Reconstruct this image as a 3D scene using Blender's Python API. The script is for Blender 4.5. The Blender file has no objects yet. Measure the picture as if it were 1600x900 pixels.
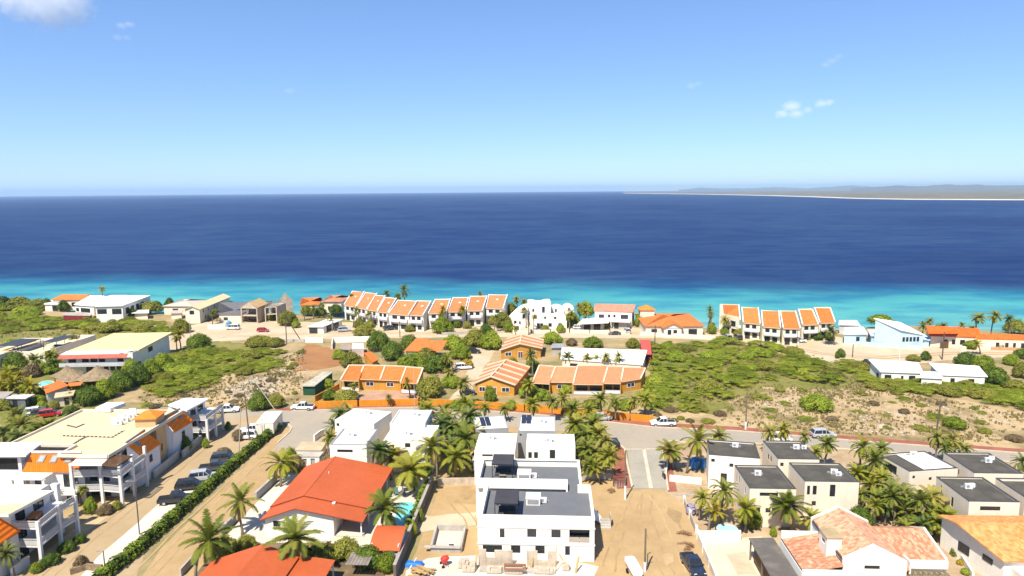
import bpy,math,random
from mathutils import Vector,Matrix
rad=math.radians
sc=bpy.context.scene
COL=sc.collection
random.seed(7)
F=1067.0
CH=48.0
PITCH=math.atan((450-298)/F)
ROLL=0.0078
_f=Vector((0,math.cos(PITCH),-math.sin(PITCH)))
_r0=Vector((1,0,0))
_u0=Vector((0,math.sin(PITCH),math.cos(PITCH)))
_r=_r0*math.cos(ROLL)-_u0*math.sin(ROLL)
_u=_u0*math.cos(ROLL)+_r0*math.sin(ROLL)
CAM=Vector((0,0,CH))
def ray(x,y):
 return _f+_r*((x-800)/F)+_u*((450-y)/F)
def P(x,y,z=0.0):
 """survey point: where the sight line of a photo pixel meets height z"""
 d=ray(x,y)
 t=(z-CH)/d.z
 return CAM+d*t
def hit(x,y,p,n):
 d=ray(x,y)
 t=(Vector(p)-CAM).dot(n)/d.dot(n)
 return CAM+d*t
MATS={}
def lin(c):
 return tuple((v/255/12.92) if v/255 <= 0.04045 else ((v/255+0.055)/1.055) ** 2.4 for v in c)
def nodes(m):
 m.use_nodes=True
 nt=m.node_tree
 nt.nodes.clear()
 return nt
def N(nt,t,**kw):
 n=nt.nodes.new(t)
 for k,v in kw.items():
  if k.startswith('i_'):
   key=k[2:].replace('_',' ')
   n.inputs[key].default_value=v
  else:
   setattr(n,k,v)
 return n
def ramp(nt,stops,fac=None,interp='LINEAR'):
 n=nt.nodes.new('ShaderNodeValToRGB')
 cr=n.color_ramp
 cr.interpolation=interp
 while len(cr.elements) < len(stops):
  cr.elements.new(0.5)
 for e,(p,c) in zip(cr.elements,stops):
  e.position=p
  e.color=(*c,1)
 if fac is not None:
  nt.links.new(fac,n.inputs['Fac'])
 return n
def mat(name,c,rough=0.85,var=0.12,scale=0.6,c2=None,spec=0.25,bump=0.0,bscale=8.0,metal=0.0,world=False,
  lo=0.35,hi=0.65,stain=0.0):
 """matt surface: colour c wandering to c2 in soft patches, with a fine grain"""
 if name in MATS:
  return MATS[name]
 m=bpy.data.materials.new(name)
 nt=nodes(m)
 L=nt.links.new
 out=N(nt,'ShaderNodeOutputMaterial')
 bs=N(nt,'ShaderNodeBsdfPrincipled')
 bs.inputs['Roughness'].default_value=rough
 bs.inputs['Metallic'].default_value=metal
 bs.inputs['Specular IOR Level'].default_value=spec
 L(bs.outputs[0],out.inputs[0])
 if world:
  co=N(nt,'ShaderNodeNewGeometry').outputs['Position']
 else:
  co=N(nt,'ShaderNodeTexCoord').outputs['Object']
 if c2 is None:
  c2=tuple(v*(1-var*1.6) for v in c)
  c1=tuple(min(1,v*(1+var*0.5)) for v in c)
 else:
  c1=c
 n1=N(nt,'ShaderNodeTexNoise',i_Scale=scale,i_Detail=8.0,i_Roughness=0.62)
 L(co,n1.inputs['Vector'])
 r1=ramp(nt,[(lo,c1),(hi,c2)],n1.outputs['Fac'])
 n2=N(nt,'ShaderNodeTexNoise',i_Scale=scale*9,i_Detail=4.0,i_Roughness=0.7)
 L(co,n2.inputs['Vector'])
 g=ramp(nt,[(0.3,(1-var,)*3),(0.7,(1,1,1))],n2.outputs['Fac'])
 mx=N(nt,'ShaderNodeMix',data_type='RGBA',blend_type='MULTIPLY')
 mx.inputs[0].default_value=1.0
 L(r1.outputs[0],mx.inputs[6])
 L(g.outputs[0],mx.inputs[7])
 last=mx.outputs[2]
 if stain > 0:
  mp=N(nt,'ShaderNodeMapping')
  mp.inputs['Scale'].default_value=(2.2,2.2,0.16)
  L(co,mp.inputs[0])
  n3=N(nt,'ShaderNodeTexNoise',i_Scale=1.0,i_Detail=5.0,i_Roughness=0.6)
  L(mp.outputs[0],n3.inputs['Vector'])
  s=ramp(nt,[(0.45,(1,1,1)),(0.75,(1-stain,1-stain*1.1,1-stain*1.3))],n3.outputs['Fac'])
  m3=N(nt,'ShaderNodeMix',data_type='RGBA',blend_type='MULTIPLY')
  m3.inputs[0].default_value=1.0
  L(last,m3.inputs[6])
  L(s.outputs[0],m3.inputs[7])
  last=m3.outputs[2]
 L(last,bs.inputs['Base Color'])
 if bump > 0:
  n4=N(nt,'ShaderNodeTexNoise',i_Scale=bscale,i_Detail=6.0,i_Roughness=0.7)
  L(co,n4.inputs['Vector'])
  b=N(nt,'ShaderNodeBump',i_Strength=bump,i_Distance=0.12)
  L(n4.outputs['Fac'],b.inputs['Height'])
  L(b.outputs[0],bs.inputs['Normal'])
 MATS[name]=m
 return m
def mat_leaf(name,dark,light,trans=0.3,third=None):
 if name in MATS:
  return MATS[name]
 m=bpy.data.materials.new(name)
 nt=nodes(m)
 L=nt.links.new
 out=N(nt,'ShaderNodeOutputMaterial')
 at=N(nt,'ShaderNodeAttribute',attribute_name='tint')
 oi=N(nt,'ShaderNodeObjectInfo')
 ad=N(nt,'ShaderNodeMath',operation='MULTIPLY_ADD')
 L(oi.outputs['Random'],ad.inputs[0])
 ad.inputs[1].default_value=0.36
 ad2=N(nt,'ShaderNodeMath',operation='MULTIPLY_ADD')
 L(at.outputs['Fac'],ad2.inputs[0])
 ad2.inputs[1].default_value=0.75
 ad2.inputs[2].default_value=-0.06
 L(ad2.outputs[0],ad.inputs[2])
 st=[(0.0,dark),(0.85,light)]
 if third:
  st=[(0.0,dark),(0.55,light),(0.95,third)]
 r=ramp(nt,st,ad.outputs[0])
 d=N(nt,'ShaderNodeBsdfPrincipled')
 d.inputs['Roughness'].default_value=0.6
 d.inputs['Specular IOR Level'].default_value=0.22
 t=N(nt,'ShaderNodeBsdfTranslucent')
 L(r.outputs[0],d.inputs['Base Color'])
 hs=N(nt,'ShaderNodeHueSaturation',i_Saturation=1.1,i_Value=1.3)
 L(r.outputs[0],hs.inputs['Color'])
 L(hs.outputs[0],t.inputs['Color'])
 mx=N(nt,'ShaderNodeMixShader')
 mx.inputs[0].default_value=trans
 L(d.outputs[0],mx.inputs[1])
 L(t.outputs[0],mx.inputs[2])
 L(mx.outputs[0],out.inputs[0])
 MATS[name]=m
 return m
def mat_gloss(name,c,rough=0.15,spec=0.5,metal=0.0,coat=0.0):
 if name in MATS:
  return MATS[name]
 m=bpy.data.materials.new(name)
 nt=nodes(m)
 out=N(nt,'ShaderNodeOutputMaterial')
 bs=N(nt,'ShaderNodeBsdfPrincipled')
 bs.inputs['Base Color'].default_value=(*c,1)
 bs.inputs['Roughness'].default_value=rough
 bs.inputs['Specular IOR Level'].default_value=spec
 bs.inputs['Metallic'].default_value=metal
 bs.inputs['Coat Weight'].default_value=coat
 nt.links.new(bs.outputs[0],out.inputs[0])
 co=N(nt,'ShaderNodeTexCoord').outputs['Object']
 n1=N(nt,'ShaderNodeTexNoise',i_Scale=2.3,i_Detail=5.0)
 nt.links.new(co,n1.inputs['Vector'])
 r=ramp(nt,[(0.35,c),(0.75,tuple(v*0.85+0.02 for v in c))],n1.outputs['Fac'])
 nt.links.new(r.outputs[0],bs.inputs['Base Color'])
 MATS[name]=m
 return m
def mat_tiles(name,ca,cb,axis='X',pitch=0.34,course=0.42,var=0.5):
 """clay roof: rounded tile rolls down the slope, courses across, each tile its own firing colour"""
 if name in MATS:
  return MATS[name]
 m=bpy.data.materials.new(name)
 nt=nodes(m)
 L=nt.links.new
 out=N(nt,'ShaderNodeOutputMaterial')
 bs=N(nt,'ShaderNodeBsdfPrincipled')
 bs.inputs['Roughness'].default_value=0.8
 bs.inputs['Specular IOR Level'].default_value=0.2
 L(bs.outputs[0],out.inputs[0])
 co=N(nt,'ShaderNodeTexCoord').outputs['Object']
 sx=N(nt,'ShaderNodeSeparateXYZ')
 L(co,sx.inputs[0])
 across,down=('X','Y') if axis == 'X' else ('Y','X')
 def snap(sock,step):
  a=N(nt,'ShaderNodeMath',operation='SNAP')
  L(sock,a.inputs[0])
  a.inputs[1].default_value=step
  return a.outputs[0]
 cx=N(nt,'ShaderNodeCombineXYZ')
 L(snap(sx.outputs[across],pitch),cx.inputs[0])
 L(snap(sx.outputs[down],course),cx.inputs[1])
 wn=N(nt,'ShaderNodeTexWhiteNoise',noise_dimensions='2D')
 L(cx.outputs[0],wn.inputs['Vector'])
 n1=N(nt,'ShaderNodeTexNoise',i_Scale=0.9,i_Detail=6.0)
 L(co,n1.inputs['Vector'])
 mx=N(nt,'ShaderNodeMath',operation='MULTIPLY_ADD')
 L(wn.outputs['Value'],mx.inputs[0])
 mx.inputs[1].default_value=var
 sub=N(nt,'ShaderNodeMath',operation='MULTIPLY_ADD')
 L(n1.outputs['Fac'],sub.inputs[0])
 sub.inputs[1].default_value=1.2
 sub.inputs[2].default_value=-0.60+(0.5-var)*0.5
 oi=N(nt,'ShaderNodeObjectInfo')
 ov=N(nt,'ShaderNodeMath',operation='MULTIPLY_ADD')
 L(oi.outputs['Random'],ov.inputs[0])
 ov.inputs[1].default_value=.36
 L(sub.outputs[0],ov.inputs[2])
 L(ov.outputs[0],mx.inputs[2])
 r=ramp(nt,[(0.1,ca),(0.9,cb)],mx.outputs[0])
 L(r.outputs[0],bs.inputs['Base Color'])
 a=N(nt,'ShaderNodeMath',operation='MULTIPLY')
 L(sx.outputs[across],a.inputs[0])
 a.inputs[1].default_value=2*math.pi/pitch
 s=N(nt,'ShaderNodeMath',operation='SINE')
 L(a.outputs[0],s.inputs[0])
 fr=N(nt,'ShaderNodeMath',operation='DIVIDE')
 L(sx.outputs[down],fr.inputs[0])
 fr.inputs[1].default_value=course
 fr2=N(nt,'ShaderNodeMath',operation='FRACT')
 L(fr.outputs[0],fr2.inputs[0])
 h=N(nt,'ShaderNodeMath',operation='ADD')
 L(s.outputs[0],h.inputs[0])
 L(fr2.outputs[0],h.inputs[1])
 b=N(nt,'ShaderNodeBump',i_Strength=0.5,i_Distance=0.05)
 L(h.outputs[0],b.inputs['Height'])
 L(b.outputs[0],bs.inputs['Normal'])
 MATS[name]=m
 return m
def mat_block(name,c,bw=0.4,bh=0.2):
 if name in MATS:
  return MATS[name]
 m=mat(name,c,var=0.2,scale=1.1,stain=0.15)
 return m
white=mat('white_render',(0.82,0.77,0.67),var=0.05,scale=0.4,stain=0.06)
whiteroof=mat('white_roof_coat',(0.82,0.79,0.73),var=0.06,scale=0.35)
cream=mat('cream_render',(0.76,0.66,0.52),var=0.05,scale=0.3,stain=0.07)
creamroof=mat('cream_membrane',(0.66,0.56,0.37),var=0.10,scale=0.25,c2=(0.50,0.40,0.24),lo=0.45,hi=0.85)
greywall=mat('grey_render',(0.33,0.33,0.33),var=0.08,scale=0.4,stain=0.12)
ltgrey=mat('light_grey_render',(0.55,0.55,0.55),var=0.07,scale=0.4,stain=0.1)
darkroof=mat('dark_bitumen',(0.072,0.064,0.052),var=0.18,scale=0.35,c2=(0.135,0.12,0.095),lo=0.4,hi=0.75)
darkedge=mat('dark_edge',(0.07,0.07,0.07),var=0.1)
deck=mat('grey_deck',(0.135,0.14,0.148),var=0.05,scale=0.5)
canopy=mat('charcoal_fabric',(0.05,0.048,0.055),var=0.08,rough=0.9)
black=mat('black_metal',(0.02,0.02,0.022),var=0.1,rough=0.5)
steel=mat('grey_steel',(0.30,0.30,0.31),var=0.1,rough=0.5)
conc=mat('concrete',(0.46,0.42,0.36),var=0.12,scale=0.5,stain=0.15)
blockm=mat('concrete_block',(0.56,0.46,0.35),var=0.15,scale=0.8,stain=0.18)
darkwall=mat('dark_block_wall',(0.16,0.14,0.125),var=0.18,scale=0.7,stain=0.2)
redroof=mat('red_sheet_roof',(0.50,0.107,0.034),var=0.10,scale=0.16,rough=0.6,c2=(0.42,0.088,0.024),lo=.4,hi=.75,stain=.10)
orangeroof=mat_tiles('orange_tile',(0.56,0.13,0.028),(0.64,0.195,0.052),'X',var=0.35)
orangeroofy=mat_tiles('orange_tile_side',(0.58,0.125,0.02),(0.66,0.18,0.04),'Y',var=0.35)
salmonroof=mat_tiles('salmon_tile',(0.55,0.185,0.085),(0.64,0.25,0.12),'X',var=0.35)
orangewall=mat('orange_render',(0.56,0.27,0.045),var=0.1,scale=0.4,stain=0.12)
orangefence=mat('orange_wall_paint',(0.64,0.25,0.02),var=0.1,scale=0.3,stain=0.14)
trim=mat('cream_trim',(0.72,0.55,0.38),var=0.07)
glass=mat_gloss('dark_glass',(0.018,0.022,0.026),rough=0.08,spec=0.5)
frame_dark=mat('dark_frame',(0.03,0.03,0.033),var=0.1,rough=0.5)
frame_white=mat('white_frame',(0.75,0.74,0.72),var=0.04,rough=0.5)
wood=mat('brown_wood',(0.16,0.085,0.04),var=0.2,scale=2.0)
paleplank=mat('weathered_wood',(0.30,0.24,0.18),var=0.2,scale=2.0)
thatch=mat('thatch',(0.33,0.24,0.14),var=0.25,scale=1.2,bump=0.6,bscale=14)
bluewall=mat('pale_blue_render',(0.48,0.64,0.76),var=0.06,scale=0.4,stain=0.1)
trunkm=mat('palm_trunk',(0.24,0.19,0.14),var=0.25,scale=3.0)
barkm=mat('bark',(0.13,0.10,0.075),var=0.25,scale=3.0)
rubber=mat('tyre_rubber',(0.015,0.015,0.016),var=0.1)
poolm=mat_gloss('pool_water',(0.16,0.58,0.60),rough=0.06,spec=0.4)
blue_tarp=mat('blue_tarpaulin',(0.02,0.16,0.55),var=0.15,scale=1.0,rough=0.5)
polewood=mat('pole_wood',(0.20,0.155,0.11),var=0.2,scale=2.0)
flower=mat('brown_dry_leaf',(0.30,0.16,0.08),var=0.25,scale=3)
class MB:
 def __init__(s):
  s.v,s.f,s.m,s.tint=[],[],[],None
 def poly(s,pts,mi=0):
  i=len(s.v)
  s.v += [tuple(p) for p in pts]
  s.f.append(tuple(range(i,i+len(pts))))
  s.m.append(mi)
 def box(s,x0,x1,y0,y1,z0,z1,mi=0):
  if x1 < x0: x0,x1=x1,x0
  if y1 < y0: y0,y1=y1,y0
  if z1 < z0: z0,z1=z1,z0
  i=len(s.v)
  s.v += [(x0,y0,z0),(x1,y0,z0),(x1,y1,z0),(x0,y1,z0),(x0,y0,z1),(x1,y0,z1),(x1,y1,z1),(x0,y1,z1)]
  for q in ((0,3,2,1),(4,5,6,7),(0,1,5,4),(1,2,6,5),(2,3,7,6),(3,0,4,7)):
   s.f.append(tuple(i+k for k in q))
   s.m.append(mi)
  return s
 def slab(s,pts,t,mi=0,mi_side=None):
  """thin plate: top polygon pts (counter-clockwise from above), dropped by t"""
  n=len(pts)
  i=len(s.v)
  s.v += [tuple(p) for p in pts]+[(p[0],p[1],p[2]-t) for p in pts]
  for tri in ([(0,1,2),(0,2,3)] if n == 4 else [tuple(range(n))]):
   s.f.append(tuple(i+k for k in tri))
   s.m.append(mi)
   s.f.append(tuple(i+n+k for k in reversed(tri)))
   s.m.append(mi if mi_side is None else mi_side)
  for k in range(n):
   j=(k+1) % n
   s.f.append((i+k,i+n+k,i+n+j,i+j))
   s.m.append(mi if mi_side is None else mi_side)
  return s
 def tube(s,pts,r,n=8,mi=0,cap=True):
  pts=[Vector(p) for p in pts]
  rs=r if isinstance(r,(list,tuple)) else [r]*len(pts)
  base=len(s.v)
  for k,p in enumerate(pts):
   d=(pts[min(k+1,len(pts)-1)]-pts[max(k-1,0)]).normalized()
   a=d.cross(Vector((0,0,1)))
   if a.length < 1e-3:
    a=Vector((1,0,0))
   a.normalize()
   b=d.cross(a)
   for j in range(n):
    t=2*math.pi*j/n
    s.v.append(tuple(p+(a*math.cos(t)+b*math.sin(t))*rs[k]))
  for k in range(len(pts)-1):
   for j in range(n):
    a0=base+k*n+j
    a1=base+k*n+(j+1) % n
    s.f.append((a0,a0+n,a1+n,a1))
    s.m.append(mi)
  if cap:
   s.f.append(tuple(base+j for j in range(n)))
   s.m.append(mi)
   s.f.append(tuple(base+(len(pts)-1)*n+j for j in reversed(range(n))))
   s.m.append(mi)
  return s
 def bar(s,a,b,w,h=None,mi=0):
  """square bar from a to b"""
  a,b=Vector(a),Vector(b)
  h=h or w
  d=(b-a).normalized()
  sd=d.cross(Vector((0,0,1)))
  if sd.length < 1e-3:
   sd=Vector((1,0,0))
  sd.normalize()
  up=sd.cross(d)
  i=len(s.v)
  for p in (a,b):
   for (q,w2) in ((-1,-1),(1,-1),(1,1),(-1,1)):
    s.v.append(tuple(p+sd*q*w/2+up*w2*h/2))
  for q in ((0,3,2,1),(4,5,6,7),(0,1,5,4),(1,2,6,5),(2,3,7,6),(3,0,4,7)):
   s.f.append(tuple(i+k for k in q))
   s.m.append(mi)
  return s
 def wall(s,A,B,z0,z1,t,holes=(),mi=0):
  """upright wall whose outer face runs A->B (outside on the right hand), thickness t inward, real openings"""
  A,B=Vector((A[0],A[1],0)),Vector((B[0],B[1],0))
  u=(B-A)
  Ln=u.length
  u.normalize()
  n=Vector((-u.y,u.x,0))
  us=sorted(set([0,Ln]+[min(max(h[0],0),Ln) for h in holes]+[min(max(h[1],0),Ln) for h in holes]))
  vs=sorted(set([z0,z1]+[min(max(h[2],z0),z1) for h in holes]+[min(max(h[3],z0),z1) for h in holes]))
  def pt(a,z,dp):
   q=A+u*a+n*dp
   return (q.x,q.y,z)
  for i in range(len(us)-1):
   for j in range(len(vs)-1):
    uc,vc=(us[i]+us[i+1])/2,(vs[j]+vs[j+1])/2
    if any(h[0] < uc < h[1] and h[2] < vc < h[3] for h in holes):
     continue
    s.poly([pt(us[i],vs[j],0),pt(us[i+1],vs[j],0),pt(us[i+1],vs[j+1],0),pt(us[i],vs[j+1],0)],mi)
    s.poly([pt(us[i],vs[j+1],t),pt(us[i+1],vs[j+1],t),pt(us[i+1],vs[j],t),pt(us[i],vs[j],t)],mi)
  for h in holes:
   a,b,c,d=h[0],h[1],h[2],h[3]
   a,b,c,d=max(a,0),min(b,Ln),max(c,z0),min(d,z1)
   s.poly([pt(a,c,0),pt(a,c,t),pt(b,c,t),pt(b,c,0)],mi)
   s.poly([pt(a,d,0),pt(b,d,0),pt(b,d,t),pt(a,d,t)],mi)
   s.poly([pt(a,c,0),pt(a,d,0),pt(a,d,t),pt(a,c,t)],mi)
   s.poly([pt(b,c,0),pt(b,c,t),pt(b,d,t),pt(b,d,0)],mi)
  s.poly([pt(0,z1,0),pt(Ln,z1,0),pt(Ln,z1,t),pt(0,z1,t)],mi)
  s.poly([pt(0,z0,0),pt(0,z1,0),pt(0,z1,t),pt(0,z0,t)],mi)
  s.poly([pt(Ln,z0,0),pt(Ln,z0,t),pt(Ln,z1,t),pt(Ln,z1,0)],mi)
  return s
 def mesh(s,name,mats,smooth=False):
  me=bpy.data.meshes.new(name)
  me.from_pydata(s.v,[],s.f)
  if not isinstance(mats,(list,tuple)):
   mats=[mats]
  for m in mats:
   me.materials.append(m)
  if len(mats) > 1:
   me.polygons.foreach_set('material_index',s.m)
  if smooth:
   me.polygons.foreach_set('use_smooth',[True]*len(s.f))
  if s.tint is not None:
   a=me.attributes.new('tint','FLOAT','FACE')
   a.data.foreach_set('value',s.tint)
  me.update()
  return me
 def build(s,name,mats,parent=None,smooth=False,loc=None,label=None):
  o=bpy.data.objects.new(name,s.mesh(name,mats,smooth))
  COL.objects.link(o)
  if parent is not None:
   o.parent=parent
  if loc is not None:
   o.location=loc
  if label:
   o['label']=label
  return o
def tag(o,label,cat,group=None,kind=None):
 o['label']=label
 o['category']=cat
 if group: o['group']=group
 if kind: o['kind']=kind
 return o
def empty(name,loc,rz,label,cat,group=None):
 o=bpy.data.objects.new(name,None)
 o.empty_display_size=0.5
 COL.objects.link(o)
 o.location=loc
 o.rotation_euler=(0,0,rz)
 return tag(o,label,cat,group)
def copy_tree(root,loc,rz,scale=None,label=None,group=None):
 r=root.copy()
 COL.objects.link(r)
 r.location=loc
 r.rotation_euler=(0,0,rz)
 if scale is not None:
  r.scale=(scale,scale,scale) if isinstance(scale,(int,float)) else scale
 if label: r['label']=label
 if group: r['group']=group
 for ch in list(root.children):
  c=ch.copy()
  COL.objects.link(c)
  c.parent=r
  for g in list(ch.children):
   d=g.copy()
   COL.objects.link(d)
   d.parent=c
 return r
ORD=['first','second','third','fourth','fifth','sixth','seventh','eighth','ninth','tenth','eleventh','twelfth',
  'thirteenth','fourteenth','fifteenth','sixteenth','seventeenth','eighteenth','nineteenth','twentieth',
  'twenty-first','twenty-second','twenty-third','twenty-fourth']
STREET=rad(-3.3)
class Bld:
 """a building: Empty at its front-left corner on the ground, x along the front, y into the depth"""
 def __init__(s,name,label,cat,FL,FR,BL=None,z=0.0,ang=STREET,depth=None,width=None,group=None):
  A=P(*FL,z)
  B=P(*FR,z)
  s.ang=math.atan2(B.y-A.y,B.x-A.x) if ang is None else ang
  s.ux=Vector((math.cos(s.ang),math.sin(s.ang),0))
  s.uy=Vector((-math.sin(s.ang),math.cos(s.ang),0))
  s.A=Vector((A.x,A.y,0))
  s.w=width if width else (B-A).dot(s.ux)
  s.d=depth if depth else (P(*BL,z)-A).dot(s.uy)
  s.root=empty(name,s.A,s.ang,label,cat,group)
 def loc(s,px,py,z=0.0):
  q=P(px,py,z)-s.A
  return Vector((q.dot(s.ux),q.dot(s.uy),z))
 def on(s,px,py,face,at):
  """pixel on an upright face: 'f'/'b' faces stand at local y=at, 'l'/'r' at local x=at -> (along, z)"""
  if face in 'fb':
   q=hit(px,py,s.A+s.uy*at,s.uy)-s.A
   return q.dot(s.ux),q.z
  q=hit(px,py,s.A+s.ux*at,s.ux)-s.A
  return q.dot(s.uy),q.z
 def part(s,name,mb,mats,parent=None,label=None,smooth=False):
  return mb.build(name,mats,parent or s.root,smooth,label=label)
 def world(s,x,y,z):
  return s.A+s.ux*x+s.uy*y+Vector((0,0,z))
 def window(s,face,at,u0,u1,v0,v1,sgn=1,frame=None,bars=1,name='window',fw=0.07,depth=0.10):
  """frame (part) with its pane (sub-part), set a little into the wall. at: position of the outer face"""
  fr=MB()
  ins=depth if face in 'fl' else -depth
  def bx(mb,a0,a1,z0,z1,t,off=0.0):
   c=at+ins+off
   if face in 'fb':
    mb.box(a0,a1,c-t/2,c+t/2,z0,z1)
   else:
    mb.box(c-t/2,c+t/2,a0,a1,z0,z1)
  bx(fr,u0,u0+fw,v0,v1,0.08)
  bx(fr,u1-fw,u1,v0,v1,0.08)
  bx(fr,u0+fw,u1-fw,v0,v0+fw,0.08)
  bx(fr,u0+fw,u1-fw,v1-fw,v1,0.08)
  for k in range(1,bars+1):
   c=u0+(u1-u0)*k/(bars+1)
   bx(fr,c-fw/2,c+fw/2,v0+fw,v1-fw,0.07)
  o=s.part(name,fr,frame or frame_dark)
  pn=MB()
  bx(pn,u0+fw/2,u1-fw/2,v0+fw/2,v1-fw/2,0.03)
  pn.build('pane',glass,o)
  return o
 def block(s,x0,y0,x1,y1,z0,z1,wm,rm,holes=(),parapet=0.35,t=0.22,roof=True,edge=None,frame=None,wname='wall',bars=1,floor=None):
  """rendered box with real openings, parapet and sunken flat roof. holes: (face,u0,u1,v0,v1,kind)"""
  mb=MB()
  H={'f': [],'b': [],'l': [],'r': []}
  for h in holes:
   f,a,b,c,d=h[:5]
   if f == 'f': H['f'].append((a-x0,b-x0,c,d))
   elif f == 'b': H['b'].append((x1-b,x1-a,c,d))
   elif f == 'r': H['r'].append((a-y0-t,b-y0-t,c,d))
   else: H['l'].append((y1-t-b,y1-t-a,c,d))
  mb.wall((x0,y0),(x1,y0),z0,z1,t,H['f'])
  mb.wall((x1,y1),(x0,y1),z0,z1,t,H['b'])
  mb.wall((x1,y0+t),(x1,y1-t),z0,z1,t,H['r'])
  mb.wall((x0,y1-t),(x0,y0+t),z0,z1,t,H['l'])
  o=s.part(wname,mb,wm)
  for h in holes:
   f,a,b,c,d=h[:5]
   kind=h[5] if len(h) > 5 else 'win'
   if kind == 'open':
    continue
   at={'f': y0,'b': y1,'l': x0,'r': x1}[f]
   s.window(f,at,a,b,c,d,frame=frame,bars=(bars if kind == 'win' else 0),name='window' if kind in ('win','plain') else 'door')
  if roof:
   r=MB().box(x0+t,x1-t,y0+t,y1-t,z1-parapet-0.2,z1-parapet)
   s.part('roof',r,rm)
   if edge:
    e=MB()
    k=0.03
    e.box(x0-k,x1+k,y0-k,y0+t+k,z1+0.002,z1+0.06)
    e.box(x0-k,x1+k,y1-t-k,y1+k,z1+0.002,z1+0.06)
    e.box(x0-k,x0+t+k,y0+t+k,y1-t-k,z1+0.002,z1+0.06)
    e.box(x1-t-k,x1+k,y0+t+k,y1-t-k,z1+0.002,z1+0.06)
    s.part('roof_edge',e,edge)
  if floor is not None:
   s.part('floor',MB().box(x0+t,x1-t,y0+t,y1-t,floor-0.2,floor),conc)
  return o
 def pxwin(s,face,at,x0,y0,x1,y1,kind='win'):
  """opening measured in the photo on a face -> hole tuple"""
  a,c=s.on(x0,y1,face,at)
  b,d=s.on(x1,y0,face,at)
  return (face,min(a,b),max(a,b),min(c,d),max(c,d),kind)
def gable(b,x0,y0,x1,y1,ze,zr,along='y',ridge=None,over=0.4,t=0.16,rm=None,wm=None,base=0.0,name='roof',ends=True,fascia=None):
 """pitched roof over the rectangle; the ridge runs along 'y' or 'x'. two thick slopes + gable wall triangles"""
 mb=MB()
 if along == 'y':
  xr=ridge if ridge is not None else (x0+x1)/2
  sl=(zr-ze)/(xr-x0)
  sr=(zr-ze)/(x1-xr)
  ya,yb=y0-over,y1+over
  L=(x0-over,ze-sl*over)
  Rr=(x1+over,ze-sr*over)
  mb.slab([(L[0],ya,L[1]),(xr,ya,zr),(xr,yb,zr),(L[0],yb,L[1])],t,0,1)
  mb.slab([(xr,ya,zr),(Rr[0],ya,Rr[1]),(Rr[0],yb,Rr[1]),(xr,yb,zr)],t,0,1)
  if ends and wm:
   g=MB()
   for yy,th in ((y0,0.2),(y1-0.2,0.2)):
    pts=[(x0,ze-t),(x1,ze-t),(xr,zr-t)]
    g.poly([(p[0],yy,p[1]) for p in pts])
    g.poly([(p[0],yy+th,p[1]) for p in reversed(pts)])
   b.part('gable',g,wm)
 else:
  yr=ridge if ridge is not None else (y0+y1)/2
  sf=(zr-ze)/(yr-y0)
  sb=(zr-ze)/(y1-yr)
  xa,xb=x0-over,x1+over
  mb.slab([(xa,y0-over,ze-sf*over),(xb,y0-over,ze-sf*over),(xb,yr,zr),(xa,yr,zr)],t,0,1)
  mb.slab([(xa,yr,zr),(xb,yr,zr),(xb,y1+over,ze-sb*over),(xa,y1+over,ze-sb*over)],t,0,1)
  if ends and wm:
   g=MB()
   for xx,th in ((x0,0.2),(x1-0.2,0.2)):
    pts=[(y0,ze-t),(y1,ze-t),(yr,zr-t)]
    g.poly([(xx,p[0],p[1]) for p in reversed(pts)])
    g.poly([(xx+th,p[0],p[1]) for p in pts])
   b.part('gable',g,wm)
 return b.part(name,mb,[rm,fascia or rm])
def hip(b,x0,y0,x1,y1,ze,zr,rm,over=0.5,t=0.15,name='roof',inset=None,fascia=None,along='x'):
 mb=MB()
 X0,X1,Y0,Y1=x0-over,x1+over,y0-over,y1+over
 if along == 'x':
  k=inset if inset is not None else (Y1-Y0)/2
  ym=(Y0+Y1)/2
  a,c=(X0+k,ym,zr),(X1-k,ym,zr)
  mb.slab([(X0,Y0,ze),(X1,Y0,ze),c,a],t,0,1)
  mb.slab([(X1,Y1,ze),(X0,Y1,ze),a,c],t,0,1)
  mb.slab([(X0,Y1,ze),(X0,Y0,ze),a],t,0,1)
  mb.slab([(X1,Y0,ze),(X1,Y1,ze),c],t,0,1)
 else:
  k=inset if inset is not None else (X1-X0)/2
  xm=(X0+X1)/2
  a,c=(xm,Y0+k,zr),(xm,Y1-k,zr)
  mb.slab([(X0,Y0,ze),(X1,Y0,ze),a],t,0,1)
  mb.slab([(X1,Y0,ze),(X1,Y1,ze),c,a],t,0,1)
  mb.slab([(X1,Y1,ze),(X0,Y1,ze),c],t,0,1)
  mb.slab([(X0,Y1,ze),(X0,Y0,ze),a,c],t,0,1)
 return b.part(name,mb,[rm,fascia or rm])
def balustrade(b,pts,z,h=0.95,mat_=None,n=None,name='railing',w=0.07,gap=0.28):
 mb=MB()
 for a,c in zip(pts[:-1],pts[1:]):
  a3,c3=Vector((*a,0)),Vector((*c,0))
  L=(c3-a3).length
  mb.bar((*a,z+h),(*c,z+h),0.12,0.09)
  k=max(2,int(L/gap))
  for i in range(k+1):
   q=a3.lerp(c3,i/k)
   mb.box(q.x-w/2,q.x+w/2,q.y-w/2,q.y+w/2,z,z+h-0.05)
 return b.part(name,mb,mat_ or frame_white)
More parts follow.
